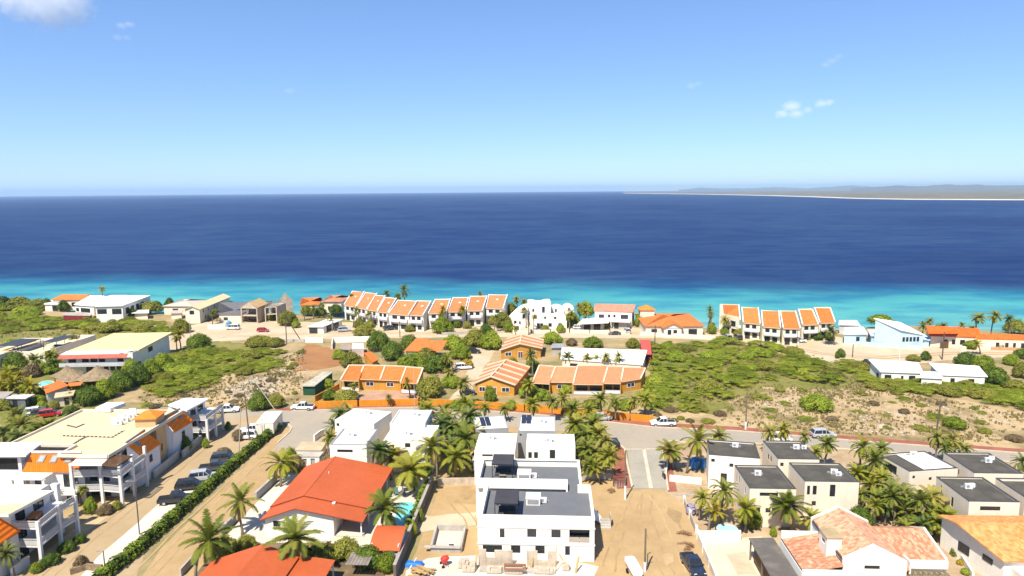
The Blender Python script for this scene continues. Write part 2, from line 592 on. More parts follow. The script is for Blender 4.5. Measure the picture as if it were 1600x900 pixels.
def aircon(loc,rz,label,size=1.0,group='rooftop air conditioners'):
 r=empty('air_conditioner',loc,rz,label,'air conditioner',group)
 s=size
 MB().box(-.45*s,.45*s,-.18*s,.18*s,0.08,.68*s+.08).build('casing',frame_white,r)
 fan=MB()
 n=14
 cx=-0.12*s
 fan.poly([(cx+.24*s*math.cos(2*math.pi*k/n),-.185*s,.42*s+.24*s*math.sin(2*math.pi*k/n)) for k in range(n)])
 fan.build('fan_grille',steel,r)
 for x in (-.35,.35):
  MB().box((x-.05)*s,(x+.05)*s,-.2*s,.2*s,0,.08).build('foot_rail',steel,r)
 MB().tube([(.45*s,.1,.25),(.62*s,.1,.25),(.7*s,.1,.03),(.7*s,.9,.03)],.05,6).build('pipe',steel,r)
 return r
SUN=Vector((-0.29,-0.62,1.0)).normalized()
el=math.asin(SUN.z)
az=math.atan2(SUN.x,SUN.y)
w=bpy.data.worlds.new('World')
sc.world=w
w.use_nodes=True
wn=w.node_tree
wn.nodes.clear()
sky=wn.nodes.new('ShaderNodeTexSky')
sky.sky_type='NISHITA'
sky.sun_disc=False
sky.sun_elevation=el
sky.sun_rotation=az
sky.air_density=0.9
sky.dust_density=0.0
sky.ozone_density=3.0
sky.altitude=0
bg=wn.nodes.new('ShaderNodeBackground')
bg.inputs['Strength'].default_value=0.085
wo=wn.nodes.new('ShaderNodeOutputWorld')
hs_=wn.nodes.new('ShaderNodeMix')
hs_.data_type='RGBA'
hs_.blend_type='MULTIPLY'
hs_.inputs[0].default_value=1.0
hs_.inputs[7].default_value=(0.80,0.90,1.22,1)
wn.links.new(sky.outputs[0],hs_.inputs[6])
gm_=wn.nodes.new('ShaderNodeGamma')
gm_.inputs[1].default_value=0.75
wn.links.new(hs_.outputs[2],gm_.inputs[0])
h2_=wn.nodes.new('ShaderNodeMix')
h2_.data_type='RGBA'
h2_.blend_type='MULTIPLY'
h2_.inputs[0].default_value=1.0
h2_.inputs[7].default_value=(1.26,1.475,1.60,1)
wn.links.new(gm_.outputs[0],h2_.inputs[6])
wn.links.new(h2_.outputs[2],bg.inputs[0])
wn.links.new(bg.outputs[0],wo.inputs[0])
sun=bpy.data.lights.new('sun','SUN')
sun.energy=4.9
sun.angle=rad(0.5)
sun.color=(1.0,0.935,0.82)
so=bpy.data.objects.new('sun',sun)
COL.objects.link(so)
so.rotation_euler=SUN.to_track_quat('Z','Y').to_euler()
so.location=(0,0,300)
cam=bpy.data.cameras.new('camera')
co_=bpy.data.objects.new('camera',cam)
COL.objects.link(co_)
cam.sensor_width=36
cam.lens=F/1600*36
cam.clip_start=1
cam.clip_end=90000
mw=Matrix.Identity(4)
for i in range(3):
 mw[i][0],mw[i][1],mw[i][2],mw[i][3]=_r[i],_u[i],-_f[i],CAM[i]
co_.matrix_world=mw
sc.camera=co_
sc.view_settings.view_transform='Standard'
sc.view_settings.look='None'
sc.view_settings.gamma=1
sc.view_settings.exposure=0.75
sc.cycles.use_denoising=True
sc.cycles.max_bounces=14
sc.cycles.volume_bounces=14
sc.cycles.diffuse_bounces=3
sc.cycles.transparent_max_bounces=6
SL,SR=P(0,478),P(1600,512)
sdir=(SR-SL).normalized()
snorm=Vector((-sdir.y,sdir.x,0))
SEA_Z=-2.0
def sea():
 m=bpy.data.materials.new('sea_water')
 nt=nodes(m)
 L=nt.links.new
 out=N(nt,'ShaderNodeOutputMaterial')
 pos=N(nt,'ShaderNodeNewGeometry').outputs['Position']
 sb=N(nt,'ShaderNodeVectorMath',operation='SUBTRACT')
 L(pos,sb.inputs[0])
 sb.inputs[1].default_value=SL
 dt=N(nt,'ShaderNodeVectorMath',operation='DOT_PRODUCT')
 L(sb.outputs[0],dt.inputs[0])
 dt.inputs[1].default_value=snorm
 n1=N(nt,'ShaderNodeTexNoise',i_Scale=0.012,i_Detail=7.0,i_Roughness=0.6)
 L(pos,n1.inputs['Vector'])
 wob=N(nt,'ShaderNodeMath',operation='MULTIPLY_ADD')
 L(n1.outputs['Fac'],wob.inputs[0])
 wob.inputs[1].default_value=95.0
 wob.inputs[2].default_value=-47.0
 ad=N(nt,'ShaderNodeMath',operation='ADD')
 L(dt.outputs['Value'],ad.inputs[0])
 L(wob.outputs[0],ad.inputs[1])
 dv=N(nt,'ShaderNodeMath',operation='DIVIDE')
 L(ad.outputs[0],dv.inputs[0])
 dv.inputs[1].default_value=160.0
 shallow=ramp(nt,[(0.0,(0.17,0.36,0.33)),(0.10,(0.085,0.31,0.32)),(0.33,(0.048,0.265,0.30)),(0.52,(0.028,0.19,0.26)),
      (0.68,(0.016,0.085,0.175)),(0.88,(0.014,0.041,0.122))],dv.outputs[0])
 n2=N(nt,'ShaderNodeTexNoise',i_Scale=0.0035,i_Detail=9.0,i_Roughness=0.62)
 L(pos,n2.inputs['Vector'])
 deep=ramp(nt,[(0.34,(0.68,0.72,0.84)),(0.50,(1.0,1.0,1.0)),(0.66,(1.6,1.3,1.08))],n2.outputs['Fac'])
 mx=N(nt,'ShaderNodeMix',data_type='RGBA',blend_type='MULTIPLY')
 mx.inputs[0].default_value=1.0
 L(shallow.outputs[0],mx.inputs[6])
 L(deep.outputs[0],mx.inputs[7])
 n3=N(nt,'ShaderNodeTexNoise',i_Scale=0.034,i_Detail=7.0,i_Roughness=0.62)
 mp3=N(nt,'ShaderNodeMapping')
 mp3.inputs['Scale'].default_value=(.55,1.25,1)
 L(pos,mp3.inputs[0])
 L(mp3.outputs[0],n3.inputs['Vector'])
 cor=ramp(nt,[(0.40,(0.42,0.62,0.84)),(0.55,(1.2,1.06,0.96))],n3.outputs['Fac'])
 mx2=N(nt,'ShaderNodeMix',data_type='RGBA',blend_type='MULTIPLY')
 mx2.inputs[0].default_value=0.75
 L(mx.outputs[2],mx2.inputs[6])
 L(cor.outputs[0],mx2.inputs[7])
 df=N(nt,'ShaderNodeBsdfDiffuse')
 L(mx2.outputs[2],df.inputs['Color'])
 gl=N(nt,'ShaderNodeBsdfGlossy',i_Roughness=0.30)
 gl.inputs['Color'].default_value=(1,1,1,1)
 wv=N(nt,'ShaderNodeTexNoise',i_Scale=0.35,i_Detail=6.0,i_Roughness=0.65)
 L(pos,wv.inputs['Vector'])
 bp=N(nt,'ShaderNodeBump',i_Strength=0.9,i_Distance=0.6)
 L(wv.outputs['Fac'],bp.inputs['Height'])
 L(bp.outputs[0],gl.inputs['Normal'])
 L(bp.outputs[0],df.inputs['Normal'])
 ms=N(nt,'ShaderNodeMixShader')
 ms.inputs[0].default_value=0.05
 L(df.outputs[0],ms.inputs[1])
 L(gl.outputs[0],ms.inputs[2])
 L(ms.outputs[0],out.inputs[0])
 mb=MB()
 n=96
 rings=[60,600,3000,9000,24500]
 for k in range(n):
  a0,a1=2*math.pi*k/n,2*math.pi*(k+1)/n
  mb.poly([(0,0,SEA_Z),(rings[0]*math.cos(a0),rings[0]*math.sin(a0),SEA_Z),(rings[0]*math.cos(a1),rings[0]*math.sin(a1),SEA_Z)])
  for r0,r1 in zip(rings[:-1],rings[1:]):
   mb.poly([(r0*math.cos(a0),r0*math.sin(a0),SEA_Z),(r1*math.cos(a0),r1*math.sin(a0),SEA_Z),
      (r1*math.cos(a1),r1*math.sin(a1),SEA_Z),(r0*math.cos(a1),r0*math.sin(a1),SEA_Z)])
 o=mb.build('sea',m)
 o['kind']='structure'
sea()
def struct(o,label=None):
 o['kind']='structure'
 if label: o['label']=label
 return o
sand=mat('sand',(0.46,0.315,0.155),var=0.16,scale=0.06,c2=(0.37,0.245,0.115),world=True,bump=0.35,bscale=1.2)
soil=mat('dry_soil',(0.42,0.30,0.155),var=0.25,scale=0.045,c2=(0.215,0.19,0.07),world=True,lo=0.42,hi=0.60,bump=0.5,bscale=0.9)
dryfield=mat('dry_rubble',(0.50,0.36,0.19),var=0.32,scale=0.10,c2=(0.26,0.19,0.085),world=True,lo=0.45,hi=0.62,bump=0.6,bscale=1.6)
pale=mat('pale_coral_gravel',(0.57,0.46,0.32),var=0.16,scale=0.08,c2=(0.48,0.36,0.22),world=True)
asphalt=mat('dusty_asphalt',(0.315,0.275,0.22),var=0.10,scale=0.09,c2=(0.37,0.305,0.22),world=True)
lanem=mat('sandy_lane',(0.42,0.31,0.18),var=0.12,scale=0.07,c2=(0.36,0.26,0.14),world=True)
whitepave=mat('white_concrete',(0.66,0.60,0.50),var=0.10,scale=0.15,c2=(0.56,0.48,0.37),world=True)
redpave=mat('red_brick_paving',(0.34,0.12,0.075),var=0.18,scale=0.3,world=True)
pinkpave=mat('pink_paving',(0.46,0.27,0.18),var=0.14,scale=0.3,world=True)
browndirt=mat('brown_dirt',(0.36,0.175,0.065),var=0.16,scale=0.12,c2=(0.28,0.13,0.05),world=True,bump=0.4,bscale=1.5)
slabm=mat('road_slab',(0.36,0.325,0.26),var=0.1,scale=0.15,world=True)
kerbm=mat('kerb_stone',(0.60,0.50,0.37),var=0.12,scale=0.5,world=True)
grassm=mat('rough_grass',(0.17,0.175,0.03),var=0.3,scale=0.12,c2=(0.28,0.23,0.07),world=True,lo=0.4,hi=0.65,bump=0.6,bscale=1.2)
def ground():
 mb=MB()
 nx,rows=120,[-1e3,-300,-80,-40,-22,-10,-2,3,14,40]
 for s in rows:
  for i in range(nx+1):
   t=-900+1800*i/nx
   wob=5*math.sin(t*0.05)+3*math.sin(t*0.13+1)
   q=SL+sdir*(t+220)+snorm*(s+(wob if s > -15 else 0))
   z=0 if s < -5 else (-1.2 if s < 0 else (-2.4 if s < 10 else -6))
   mb.v.append((q.x,q.y,z))
 for r in range(len(rows)-1):
  for i in range(nx):
   a=r*(nx+1)+i
   mb.f.append((a,a+1,a+nx+2,a+nx+1))
   mb.m.append(0)
 struct(mb.build('ground',soil))
ground()
SHEETS=[]
def sheet(name,pts,m,jit=0.0,z=None,world=False,sub=2.0):
 q=[Vector(p) if world else P(*p) for p in pts]
 bb=(min(p.x for p in q),max(p.x for p in q),min(p.y for p in q),max(p.y for p in q))
 if z is None:
  lv=1+max([k for (b,k) in SHEETS if b[0] < bb[1]+1 and b[1] > bb[0]-1 and b[2] < bb[3]+1 and b[3] > bb[2]-1] or [0])
  SHEETS.append((bb,lv))
  z=.004*lv
 out=[]
 rnd=random.Random(name+str(len(pts))+str(pts[0]))
 for a,b in zip(q,q[1:]+q[:1]):
  k=max(1,int((b-a).length/sub)) if jit > 0 else 1
  for i in range(k):
   p=a.lerp(b,i/k)
   out.append((p.x+rnd.uniform(-jit,jit),p.y+rnd.uniform(-jit,jit),z))
 mb=MB()
 mb.poly(out)
 me=mb.mesh(name,m)
 o=bpy.data.objects.new(name,me)
 COL.objects.link(o)
 return struct(o)
sheet('dry_grass_lot',[(180,628),(330,590),(440,545),(470,560),(500,590),(470,628),(380,640),(330,636),(260,632)],dryfield,.9)
sheet('dry_grass_field',[(1015,662),(1030,650),(1110,638),(1180,600),(1350,600),(1600,640),(1680,650),(1700,712),(1600,703),(1320,681),(1150,668)],dryfield,.7)
sheet('scrub_floor',[(1012,640),(1015,540),(1120,532),(1185,534),(1260,552),(1350,560),(1365,585),(1600,598),(1600,625),(1360,608),(1200,606),(1110,645)],grassm,1.5)
sheet('grass_lot',[(0,540),(0,485),(120,500),(250,510),(330,530),(430,545),(445,570),(330,590),(260,615),(190,600),(240,560),(130,545)],grassm,1.5)
sheet('coast_road',[(215,560),(280,545),(330,533),(420,531),(560,528),(640,528),(760,526),(880,528),(1000,528),(1120,531),(1180,536),(1240,557),(1300,566),(1360,577),(1480,563),(1600,557),(1700,562),(1700,546),(1600,544),(1480,540),(1340,534),(1310,526),(1130,518),(1110,521),(1000,513),(880,508),(800,511),(700,511),(560,504),(420,502),(330,502),(240,520)],pale,.5)
sheet('brown_dirt_lot',[(478,536),(520,545),(585,548),(572,561),(525,573),(455,583),(466,556)],browndirt,.8)
sheet('sandy_lot',[(230,527),(272,530),(268,551),(225,549)],pale,.6)
sheet('rubble_patch',[(340,612),(400,590),(440,592),(430,615),(380,628)],mat('coral_rubble',(0.60,0.50,0.38),var=0.35,scale=0.5,c2=(0.36,0.27,0.16),world=True,bump=.8,bscale=2),.8)
sheet('left_garden_ground',[(0,690),(0,560),(60,560),(190,590),(170,640),(100,690)],grassm,.6)
sheet('sandy_plot',[(470,720),(520,660),(700,655),(945,675),(965,765),(1045,770),(1068,785),(1130,910),(600,960),(560,880),(640,900),(690,745),(600,735)],sand,.5)
sheet('garden_sand',[(1035,765),(1060,690),(1330,705),(1600,725),(1800,740),(1900,930),(1120,930),(1068,785)],mat('garden_sand_soil',(0.50,0.38,0.24),var=0.2,scale=0.15,c2=(0.33,0.22,0.12),world=True),.5)
sheet('white_courtyard',[(395,790),(440,738),(600,738),(672,745),(610,880),(540,880),(528,852),(345,848)],whitepave,.15)
sheet('rear_garden_soil',[(195,960),(290,885),(345,848),(540,850),(560,872),(612,872),(590,960)],mat('dark_soil',(0.20,0.14,0.075),var=0.25,scale=0.3,world=True),.3)  # soil in a darker brown than the surrounding ground
sheet('driveway',[(1098,845),(1190,838),(1215,930),(1125,930)],mat('driveway_screed',(0.58,0.50,0.36),var=0.08,scale=0.2,world=True),0)
sheet('drive_panel',[(1135,866),(1165,862),(1183,897),(1152,898)],mat('driveway_panel',(0.52,0.42,0.28),var=0.1,scale=0.4,world=True),0)
sheet('white_spill',[(655,806),(745,800),(745,822),(700,826),(640,832)],pale,.5)
sheet('cement_floor',[(640,890),(668,872),(745,866),(930,884),(915,960),(630,960)],whitepave,.5)
sheet('pink_forecourt',[(577,612),(652,610),(662,633),(540,634),(560,622)],pinkpave,.2)
sheet('pale_drive',[(728,540),(775,548),(742,596),(722,650),(680,652),(728,592),(738,560)],pale,.4)
sheet('apartment_forecourt',[(60,870),(190,770),(245,775),(170,830),(110,900)],mat('forecourt_sand',(0.54,0.40,0.22),var=0.12,scale=0.2,world=True),.1)
sheet('sandy_lane',[(190,960),(110,960),(40,920),(95,862),(150,820),(228,765),(285,715),(330,672),(352,650),(420,640),(470,640),(432,674),(395,700),(330,755),(240,828)],lanem,.08)
sheet('white_parking_strip',[(128,900),(178,900),(262,812),(345,742),(375,716),(352,706),(290,752),(150,872)],whitepave,.12)
sheet('dirt_lane',[(185,960),(300,905),(352,838),(420,765),(470,720),(520,690),(500,668),(440,668),(400,712),(330,782),(250,858)],sand,.12)
sheet('road',[(360,641),(455,640),(560,637),(655,635),(740,639),(820,645),(880,650),(1022,665),(1150,672),(1320,685),(1600,708),(1750,720),(1750,736),(1600,723),(1320,701),(1140,690),(1060,690),(1036,700),(977,702),(962,690),(944,683),(880,674),(740,662),(640,656),(520,662),(500,690),(468,702),(440,706),(425,704),(455,672),(440,655),(400,650),(340,655)],asphalt,.05)
sheet('sidewalk',[(1020,660),(1150,667),(1320,681),(1600,702),(1750,713),(1750,720),(1600,708),(1320,687),(1150,673),(1020,667)],redpave,0)
sheet('sidewalk',[(425,640),(458,636),(560,632),(655,629),(740,633),(820,639),(880,644),(1020,658),(1020,667),(880,651),(820,646),(740,640),(655,636),(560,638),(455,642)],redpave,0)
sheet('sidewalk',[(944,681),(962,689),(976,702),(987,762),(964,764),(957,712),(950,690)],redpave,0)
sheet('sidewalk',[(1034,700),(1042,690),(1060,688),(1051,700),(1049,720),(1058,768),(1044,769)],redpave,0)
sheet('concrete_ramp',[(980,703),(1032,702),(1043,764),(989,763)],slabm,0)
def kerb(name,pts,w=0.18,h=0.12):
 q=[P(*p) for p in pts]
 mb=MB()
 for a,b in zip(q[:-1],q[1:]):
  mb.bar((a.x,a.y,.05+h/2),(b.x,b.y,.05+h/2),w,h)
  mb.bar((a.x,a.y,.025),(b.x,b.y,.025),w*.98,.05)
 return struct(mb.build(name,kerbm))
kerb('kerb',[(1020,667.5),(1150,673.5),(1320,687.5),(1600,708.5),(1750,720.5)])
kerb('kerb',[(455,642.5),(560,638.5),(655,636.5),(740,640.5),(820,646.5),(880,651.5),(1020,667.5)])
kerb('kerb',[(944,682),(962,690),(976,702),(980,725),(988,763)],.3)
kerb('kerb',[(1060,689),(1042,690.5),(1034,700),(1044,766)],.3)
kerb('kerb',[(976,702.5),(1034,701.5)],.3,.03)
kerb('kerb',[(1006,702),(1017,763)],.6,.03)
kerb('kerb',[(434,692),(452,676),(456,669),(449,662),(441,660)],.25)
kerb('kerb',[(1600,724),(1320,702),(1140,691),(1062,691)],.25)
rut=mat('worn_rut',(0.405,0.272,0.13),var=0.16,scale=0.35,world=True)
rut2=mat('pale_dust',(0.475,0.333,0.17),var=0.14,scale=0.3,world=True)
def ruts(path,m,gauge=1.5,w=.24):
 q=[P(*p) for p in path]
 for s in (-1,1):
  pts,back=[],[]
  rnd=random.Random(len(path)+s+int(path[0][0]))
  for k in range(len(q)-1):
   for t in (0,.25,.5,.75):
    a=q[k].lerp(q[k+1],t)
    d=(q[k+1]-q[k]).normalized()
    n=Vector((-d.y,d.x,0))
    c=a+n*(s*gauge/2+rnd.uniform(-.12,.12))
    pts.append(c+n*w*rnd.uniform(.3,.7))
    back.append(c-n*w*rnd.uniform(.3,.7))
  sheet('tyre_track',pts+back[::-1],m,0,None,True)
ruts([(1012,772),(1008,800),(1020,840),(1036,880),(1050,905)],rut)
ruts([(1022,774),(1040,800),(1058,840),(1070,870),(1085,905)],rut2)
ruts([(995,772),(985,800),(968,830),(955,870),(950,900)],rut)
ruts([(232,900),(290,838),(350,782),(410,726),(450,695)],rut)
ruts([(215,900),(272,838),(336,780),(398,722),(438,690)],rut2)
ruts([(75,900),(140,842),(220,780),(290,722),(350,675)],rut)
ruts([(700,770),(715,790),(735,812),(742,840)],rut,1.4)
ruts([(1240,556),(1180,540),(1120,527),(1000,521),(880,517),(760,519),(640,521),(520,520),(400,524),(330,527)],rut2,2.2,.9)
ruts([(1600,553),(1480,552),(1360,560),(1280,552),(1180,532)],rut,2.2,.7)
sheet('dark_patch',[(905,790),(935,800),(940,850),(915,880),(890,870),(930,840)],rut,.5)
sheet('dark_patch',[(1040,790),(1062,800),(1070,830),(1050,815)],rut,.4)
sheet('pale_patch',[(1030,868),(1050,866),(1056,880),(1038,884)],rut2,.4)
sheet('dark_patch',[(700,762),(742,760),(742,790),(712,785)],rut,.5)
def far_coast():
 wl=[(974,302.2),(1110,304.0),(1206,306.2),(1272,308.2),(1337,310.6),(1425,312.2),(1600,313),(1750,313)]
 front=[P(x,y,SEA_Z) for x,y in wl]
 beachm=mat('far_beach',(0.62,0.56,0.45),var=0.1,scale=0.004,world=True)
 scrubm=mat('far_scrub',(0.12,0.115,0.06),var=0.3,scale=0.004,c2=(0.22,0.18,0.10),world=True)
 hillm=mat('far_hill',(0.11,0.12,0.11),var=0.25,scale=0.002,c2=(0.16,0.155,0.13),world=True)
 b1,b2=MB(),MB()
 for (a,b) in zip(front[:-1],front[1:]):
  da,db=(a*1.0),(b*1.0)
  def at(p,k,z):
   return (p.x*k,p.y*k,z)
  w1=lambda p: 1+75/p.length if p.length < 4000 else 1+190/p.length
  b1.poly([at(a,1,SEA_Z-1),at(b,1,SEA_Z-1),at(b,w1(b),1.2),at(a,w1(a),1.2)])
  b2.poly([at(a,w1(a),1.2),at(b,w1(b),1.2),at(b,1.2,4),at(a,1.2,4)])
  b2.poly([at(a,1.2,4),at(b,1.2,4),at(b,1.6,7),at(a,1.6,7)])
  ka,kb=22000/a.length,22000/b.length
  b2.poly([at(a,1.6,7),at(b,1.6,7),at(b,kb,4),at(a,ka,4)])
 struct(b1.build('far_beach',beachm))
 struct(b2.build('far_shore',scrubm))
 def ridge(name,pts,dist,thick,seed):
  rnd=random.Random(seed)
  prof=[]
  for (x0,y0),(x1,y1) in zip(pts[:-1],pts[1:]):
   n=max(2,int((x1-x0)/5))
   for i in range(n):
    prof.append((x0+(x1-x0)*i/n,y0+(y1-y0)*i/n+rnd.uniform(-.45,.45)))
  prof.append(pts[-1])
  mb=MB()
  rows=[(-1.0,0.0),(-.7,.22),(-.45,.45),(-.2,.8),(0,1.0),(.3,.7),(.7,.3),(1,0)]
  for (x,y) in prof:
   d=ray(x,y)
   hd=Vector((d.x,d.y,0)).length
   zt=CH+d.z/hd*dist
   for (o,k) in rows:
    r=dist+o*thick
    mb.v.append((d.x/hd*r,d.y/hd*r,max(zt*k*(1+rnd.uniform(-.12,.12)*(0 < k < 1)),0)-(2 if k == 0 else 0)))
  n=len(rows)
  for i in range(len(prof)-1):
   for j in range(n-1):
    a=i*n+j
    mb.f.append((a,a+n,a+n+1,a+1))
    mb.m.append(0)
  return struct(mb.build(name,hillm,smooth=True))
 ridge('hills',[(1330,294.5),(1370,292),(1399,289.6),(1440,291),(1482,287.6),(1500,289.3),(1520,288.2),(1560,290),(1600,289),(1660,286),(1740,289)],11000,2600,3)
 ridge('hills',[(1060,296.2),(1097,293.0),(1125,294.5),(1175,294),(1215,292.2),(1260,294),(1300,292),(1329,289.6),(1370,292),(1420,293)],19500,3000,5)
far_coast()
def canopy_set(b,fl,fr,bl,floor,h,label,lab_sofa):
 """charcoal roof canopy on four posts; fl, fr, bl: pixel corners of its top"""
 A,B,C=b.loc(*fl,floor+h),b.loc(*fr,floor+h),b.loc(*bl,floor+h)
 x0,x1=A.x,B.x
 y0,y1=A.y,A.y+max(2.2,C.y-A.y)
 o=empty('canopy',b.world(x0,y0,floor),b.ang,label,'canopy','roof terrace canopies')
 W,D=x1-x0,y1-y0
 f=MB()
 f.box(-.05,W+.05,-.05,D+.05,h-.04,h)
 f.build('cover',canopy,o)
 for (px,py) in ((0.05,0.05),(W-.05,.05),(W-.05,D-.05),(.05,D-.05)):
  MB().box(px-.05,px+.05,py-.05,py+.05,0,h-.045).build('post',black,o)
 for y in (.035,D-.035):
  MB().box(.11,W-.11,y-.035,y+.035,h-.2,h-.045).build('beam',black,o)
 s=empty('lounge_sofa',b.world(x0+.4,y0+.9,floor),b.ang,lab_sofa,'sofa')
 MB().box(0,W-.8,.5,1.2,0.08,.42).box(0,.75,-.3,.5,.08,.42).build('seat',mat('charcoal_cushion',(.07,.07,.075)),s)
 MB().box(0,W-.8,1.2,1.4,.08,.8).build('backrest',mat('charcoal_cushion',(.07,.07,.075)),s)
 t=empty('lounge_table',b.world(x0+W*.5,y0+.25,floor),b.ang,lab_sofa.replace('dark lounge sofa','low table'),'table')
 MB().box(-.5,.5,-.25,.25,.36,.42).build('tabletop',paleplank,t)
 for x in (-.41,.41):
  MB().box(x-.03,x+.03,-.2,.2,0,.36).build('leg',black,t)
def duplex():
 H=5.75
 b=Bld('white_duplex','large white two storey duplex with grey roof terraces beside the sandy street','house',(746,809.5),(929,812.6),z=H,depth=18)
 W=b.w
 c2=b.loc(743.5,751,H)
 c3=b.loc(905,720,H)
 xl,xr=c2.x,c3.x
 y2,y3=c2.y,c3.y
 yf=y2-1.3
 fl=H-1.05
 px=lambda *a: b.pxwin('f',0,*a)
 holes=[px(781,826.3,788.3,840,'plain'),px(823.8,827,838,839.2),px(861.5,828,876,840),
    px(754.5,852,784.5,863),px(798.5,852.5,813,864),px(836.5,853,851,865),px(883,854,890.5,867.5,'plain')]
 lg=px(889.5,828.5,921.5,848.5)
 mb=MB()
 t=.25
 fh=[(h[1],h[2],h[3],h[4]) for h in holes]+[(lg[1],lg[2],lg[3],lg[4])]
 mb.wall((0,0),(W,0),0,H,t,fh)
 mb.wall((W,0+t),(W,yf),0,H,t)
 mb.wall((0,yf),(0,t),0,H,t)
 b.part('wall',mb,white,label='white front unit wall with dark windows')
 for h in holes:
  b.window('f',0,h[1],h[2],h[3],h[4],bars=1 if h[5] == 'win' else 0)
 u0,u1,v0,v1=lg[1:5]
 lo=MB()
 lo.box(u0-.05,u1+.05,t,2.2,v0-.2,v0-.02)
 lo.box(u0-.1,u0-.02,t,2.2,v0,v1+.1)
 lo.box(u1+.02,u1+.1,t,2.2,v0,v1+.1)
 lo.box(u0-.05,u1+.05,t,2.2,v1+.01,v1+.2)
 b.part('balcony',lo,ltgrey)
 b.part('sliding_door',MB().box(u0-.02,u1+.02,2.0,2.1,v0,v1),glass)
 rl=MB()
 rl.box(u0+.03,(u0+u1)/2-.03,.1,.16,v0+.05,v0+.75)
 rl.box((u0+u1)/2+.03,u1-.03,.1,.16,v0+.05,v0+.75)
 b.part('balustrade',rl,mat('beige_panel',(.40,.34,.27),var=.06))
 sc_=MB()
 for zz in (4.57,2.27):
  sc_.box(-.1,W+.1,-.09,-.003,zz-.07,zz+.07)
  sc_.box(W+.003,W+.09,0,yf,zz-.07,zz+.07)
 b.part('string_course',sc_,white)
 dk=MB()
 dk.box(-.06,W+.06,-.005,-.001,4.43,4.5)
 b.part('painted_shadow_strip',dk,steel)  # flat grey strip painting the shade under the upper string course
 cp=MB()
 cp.box(-.06,W+.06,-.06,1.0,H+.002,H+.06)
 cp.box(-.06,0.55,1.0,yf,H+.002,H+.06)
 cp.box(W-.3,W+.06,1.0,yf,H+.002,H+.06)
 cp.box(.25,.55,.25,yf,fl,H)
 cp.box(.25,W-.25,.25,1.0,fl,H)
 b.part('parapet',cp,white)
 b.part('terrace_floor',MB().box(.25,W-.25,.25,yf+.3,fl-.25,fl),deck,label='grey front roof terrace floor')
 m2=MB()
 m2.wall((xl,y2),(W-3.2,y2),0,H,.25)
 m2.wall((xr,y2+.25),(xr,y3),0,H,.25)
 m2.wall((xl,y3),(xl,y2+.25),0,H,.25)
 m2.wall((xr,y3+.25),(xl,y3+.25),0,H,.25)
 b.part('wall',m2,white,label='white rear unit wall set slightly left')
 m3=MB()
 m3.box(W-3.45,W-3.2,yf+.3,y2+.25,fl,H)
 m3.box(xr-.6,W,yf,yf+.55,fl-.3,H)
 m3.box(xr-.3,xr,yf+.55,y2+.25,0,H)
 m3.box(xl+.25,W-3.45,y2-.55,y2-.003,fl+.15,H-.25)
 b.part('link_wall',m3,white)
 p2=MB()
 p2.box(xl-.06,W-3.2,y2-.05,y2+.9,H+.002,H+.06)
 p2.box(xl-.06,xl+.5,y2+.9,y3+.3,H+.002,H+.06)
 p2.box(xr-.35,xr+.05,y2+.9,y3+.3,H+.002,H+.06)
 p2.box(xl+.5,xr-.35,y3-.2,y3+.3,H+.002,H+.06)
 p2.box(xl+.25,W-3.2,y2+.25,y2+.9,fl,H)
 p2.box(xl+.25,xl+.5,y2+.9,y3,fl,H)
 b.part('parapet',p2,white)
 b.part('terrace_floor',MB().box(xl+.25,xr-.25,y2+.25,y3,fl-.25,fl+.004).box(W-3.2,xr-.3,yf+.3,y2+.25,fl-.25,fl+.002),deck,label='grey rear roof terrace floor with side passage')
 canopy_set(b,(772.5,786),(808.6,787),(774.5,765.5),fl,2.25,'charcoal canopy on the front roof terrace of the white duplex','dark lounge sofa under the canopy on the front terrace')
 canopy_set(b,(768.5,725),(801,725.5),(770,709.5),fl,2.25,'charcoal canopy on the rear roof terrace of the white duplex','dark lounge sofa under the canopy on the rear terrace')
 for (fx0,fx1,fy,lab,ac) in ((822,844,789.5,'front',(849,787)),(808.5,829,750.5,'rear',(834,748))):
  A,B=b.loc(fx0,fy,fl),b.loc(fx1,fy,fl)
  o=empty('skylight_box',b.world(A.x,A.y,fl),b.ang,'white roof hatch box on the %s grey terrace' % lab,'roof hatch')
  ww=B.x-A.x
  h=MB()
  h.box(0,ww,0,2.0,0,.9)
  h.build('casing',white,o)
  MB().box(-.06,ww+.06,-.05,2.05,.903,.98).build('lid',white,o)
  MB().box(.2,ww-.2,-.02,-.002,.15,.8).build('vent_panel',steel,o)
  q=b.loc(*ac,fl)
  aircon(b.world(q.x,q.y+.3,fl),b.ang,'pair of condensers beside the hatch box on the %s terrace' % lab,1.0)
 q0,q1=P(939,827),P(955,827)
 st=empty('entrance_steps',q0,STREET,'pale concrete entrance steps right of the white duplex','steps')
 ww=(q1-q0).length
 for k in range(4):
  MB().box(0,ww,.45*k,.45*(k+1),0,.2*(k+1)).build('step',conc,st)
 MB().box(ww-.1,ww,.4,1.8,.8,1.9).build('side_wall',conc,st)
 q=P(933,815)
 sl=empty('leaning_board',q,STREET,'white panel leaning between the duplex and its steps','panel')
 MB().slab([(-.4,-1.0,.9),(.75,-1.2,.25),(.65,1.2,.3),(-.5,1.0,1.6)],.08).build('sheet',white,sl)
 MB().box(-.4,-.3,-.9,-.8,0,.8).build('prop',paleplank,sl)
 MB().box(-.45,-.35,.8,.9,0,1.4).build('prop',paleplank,sl)
 return b
duplex()
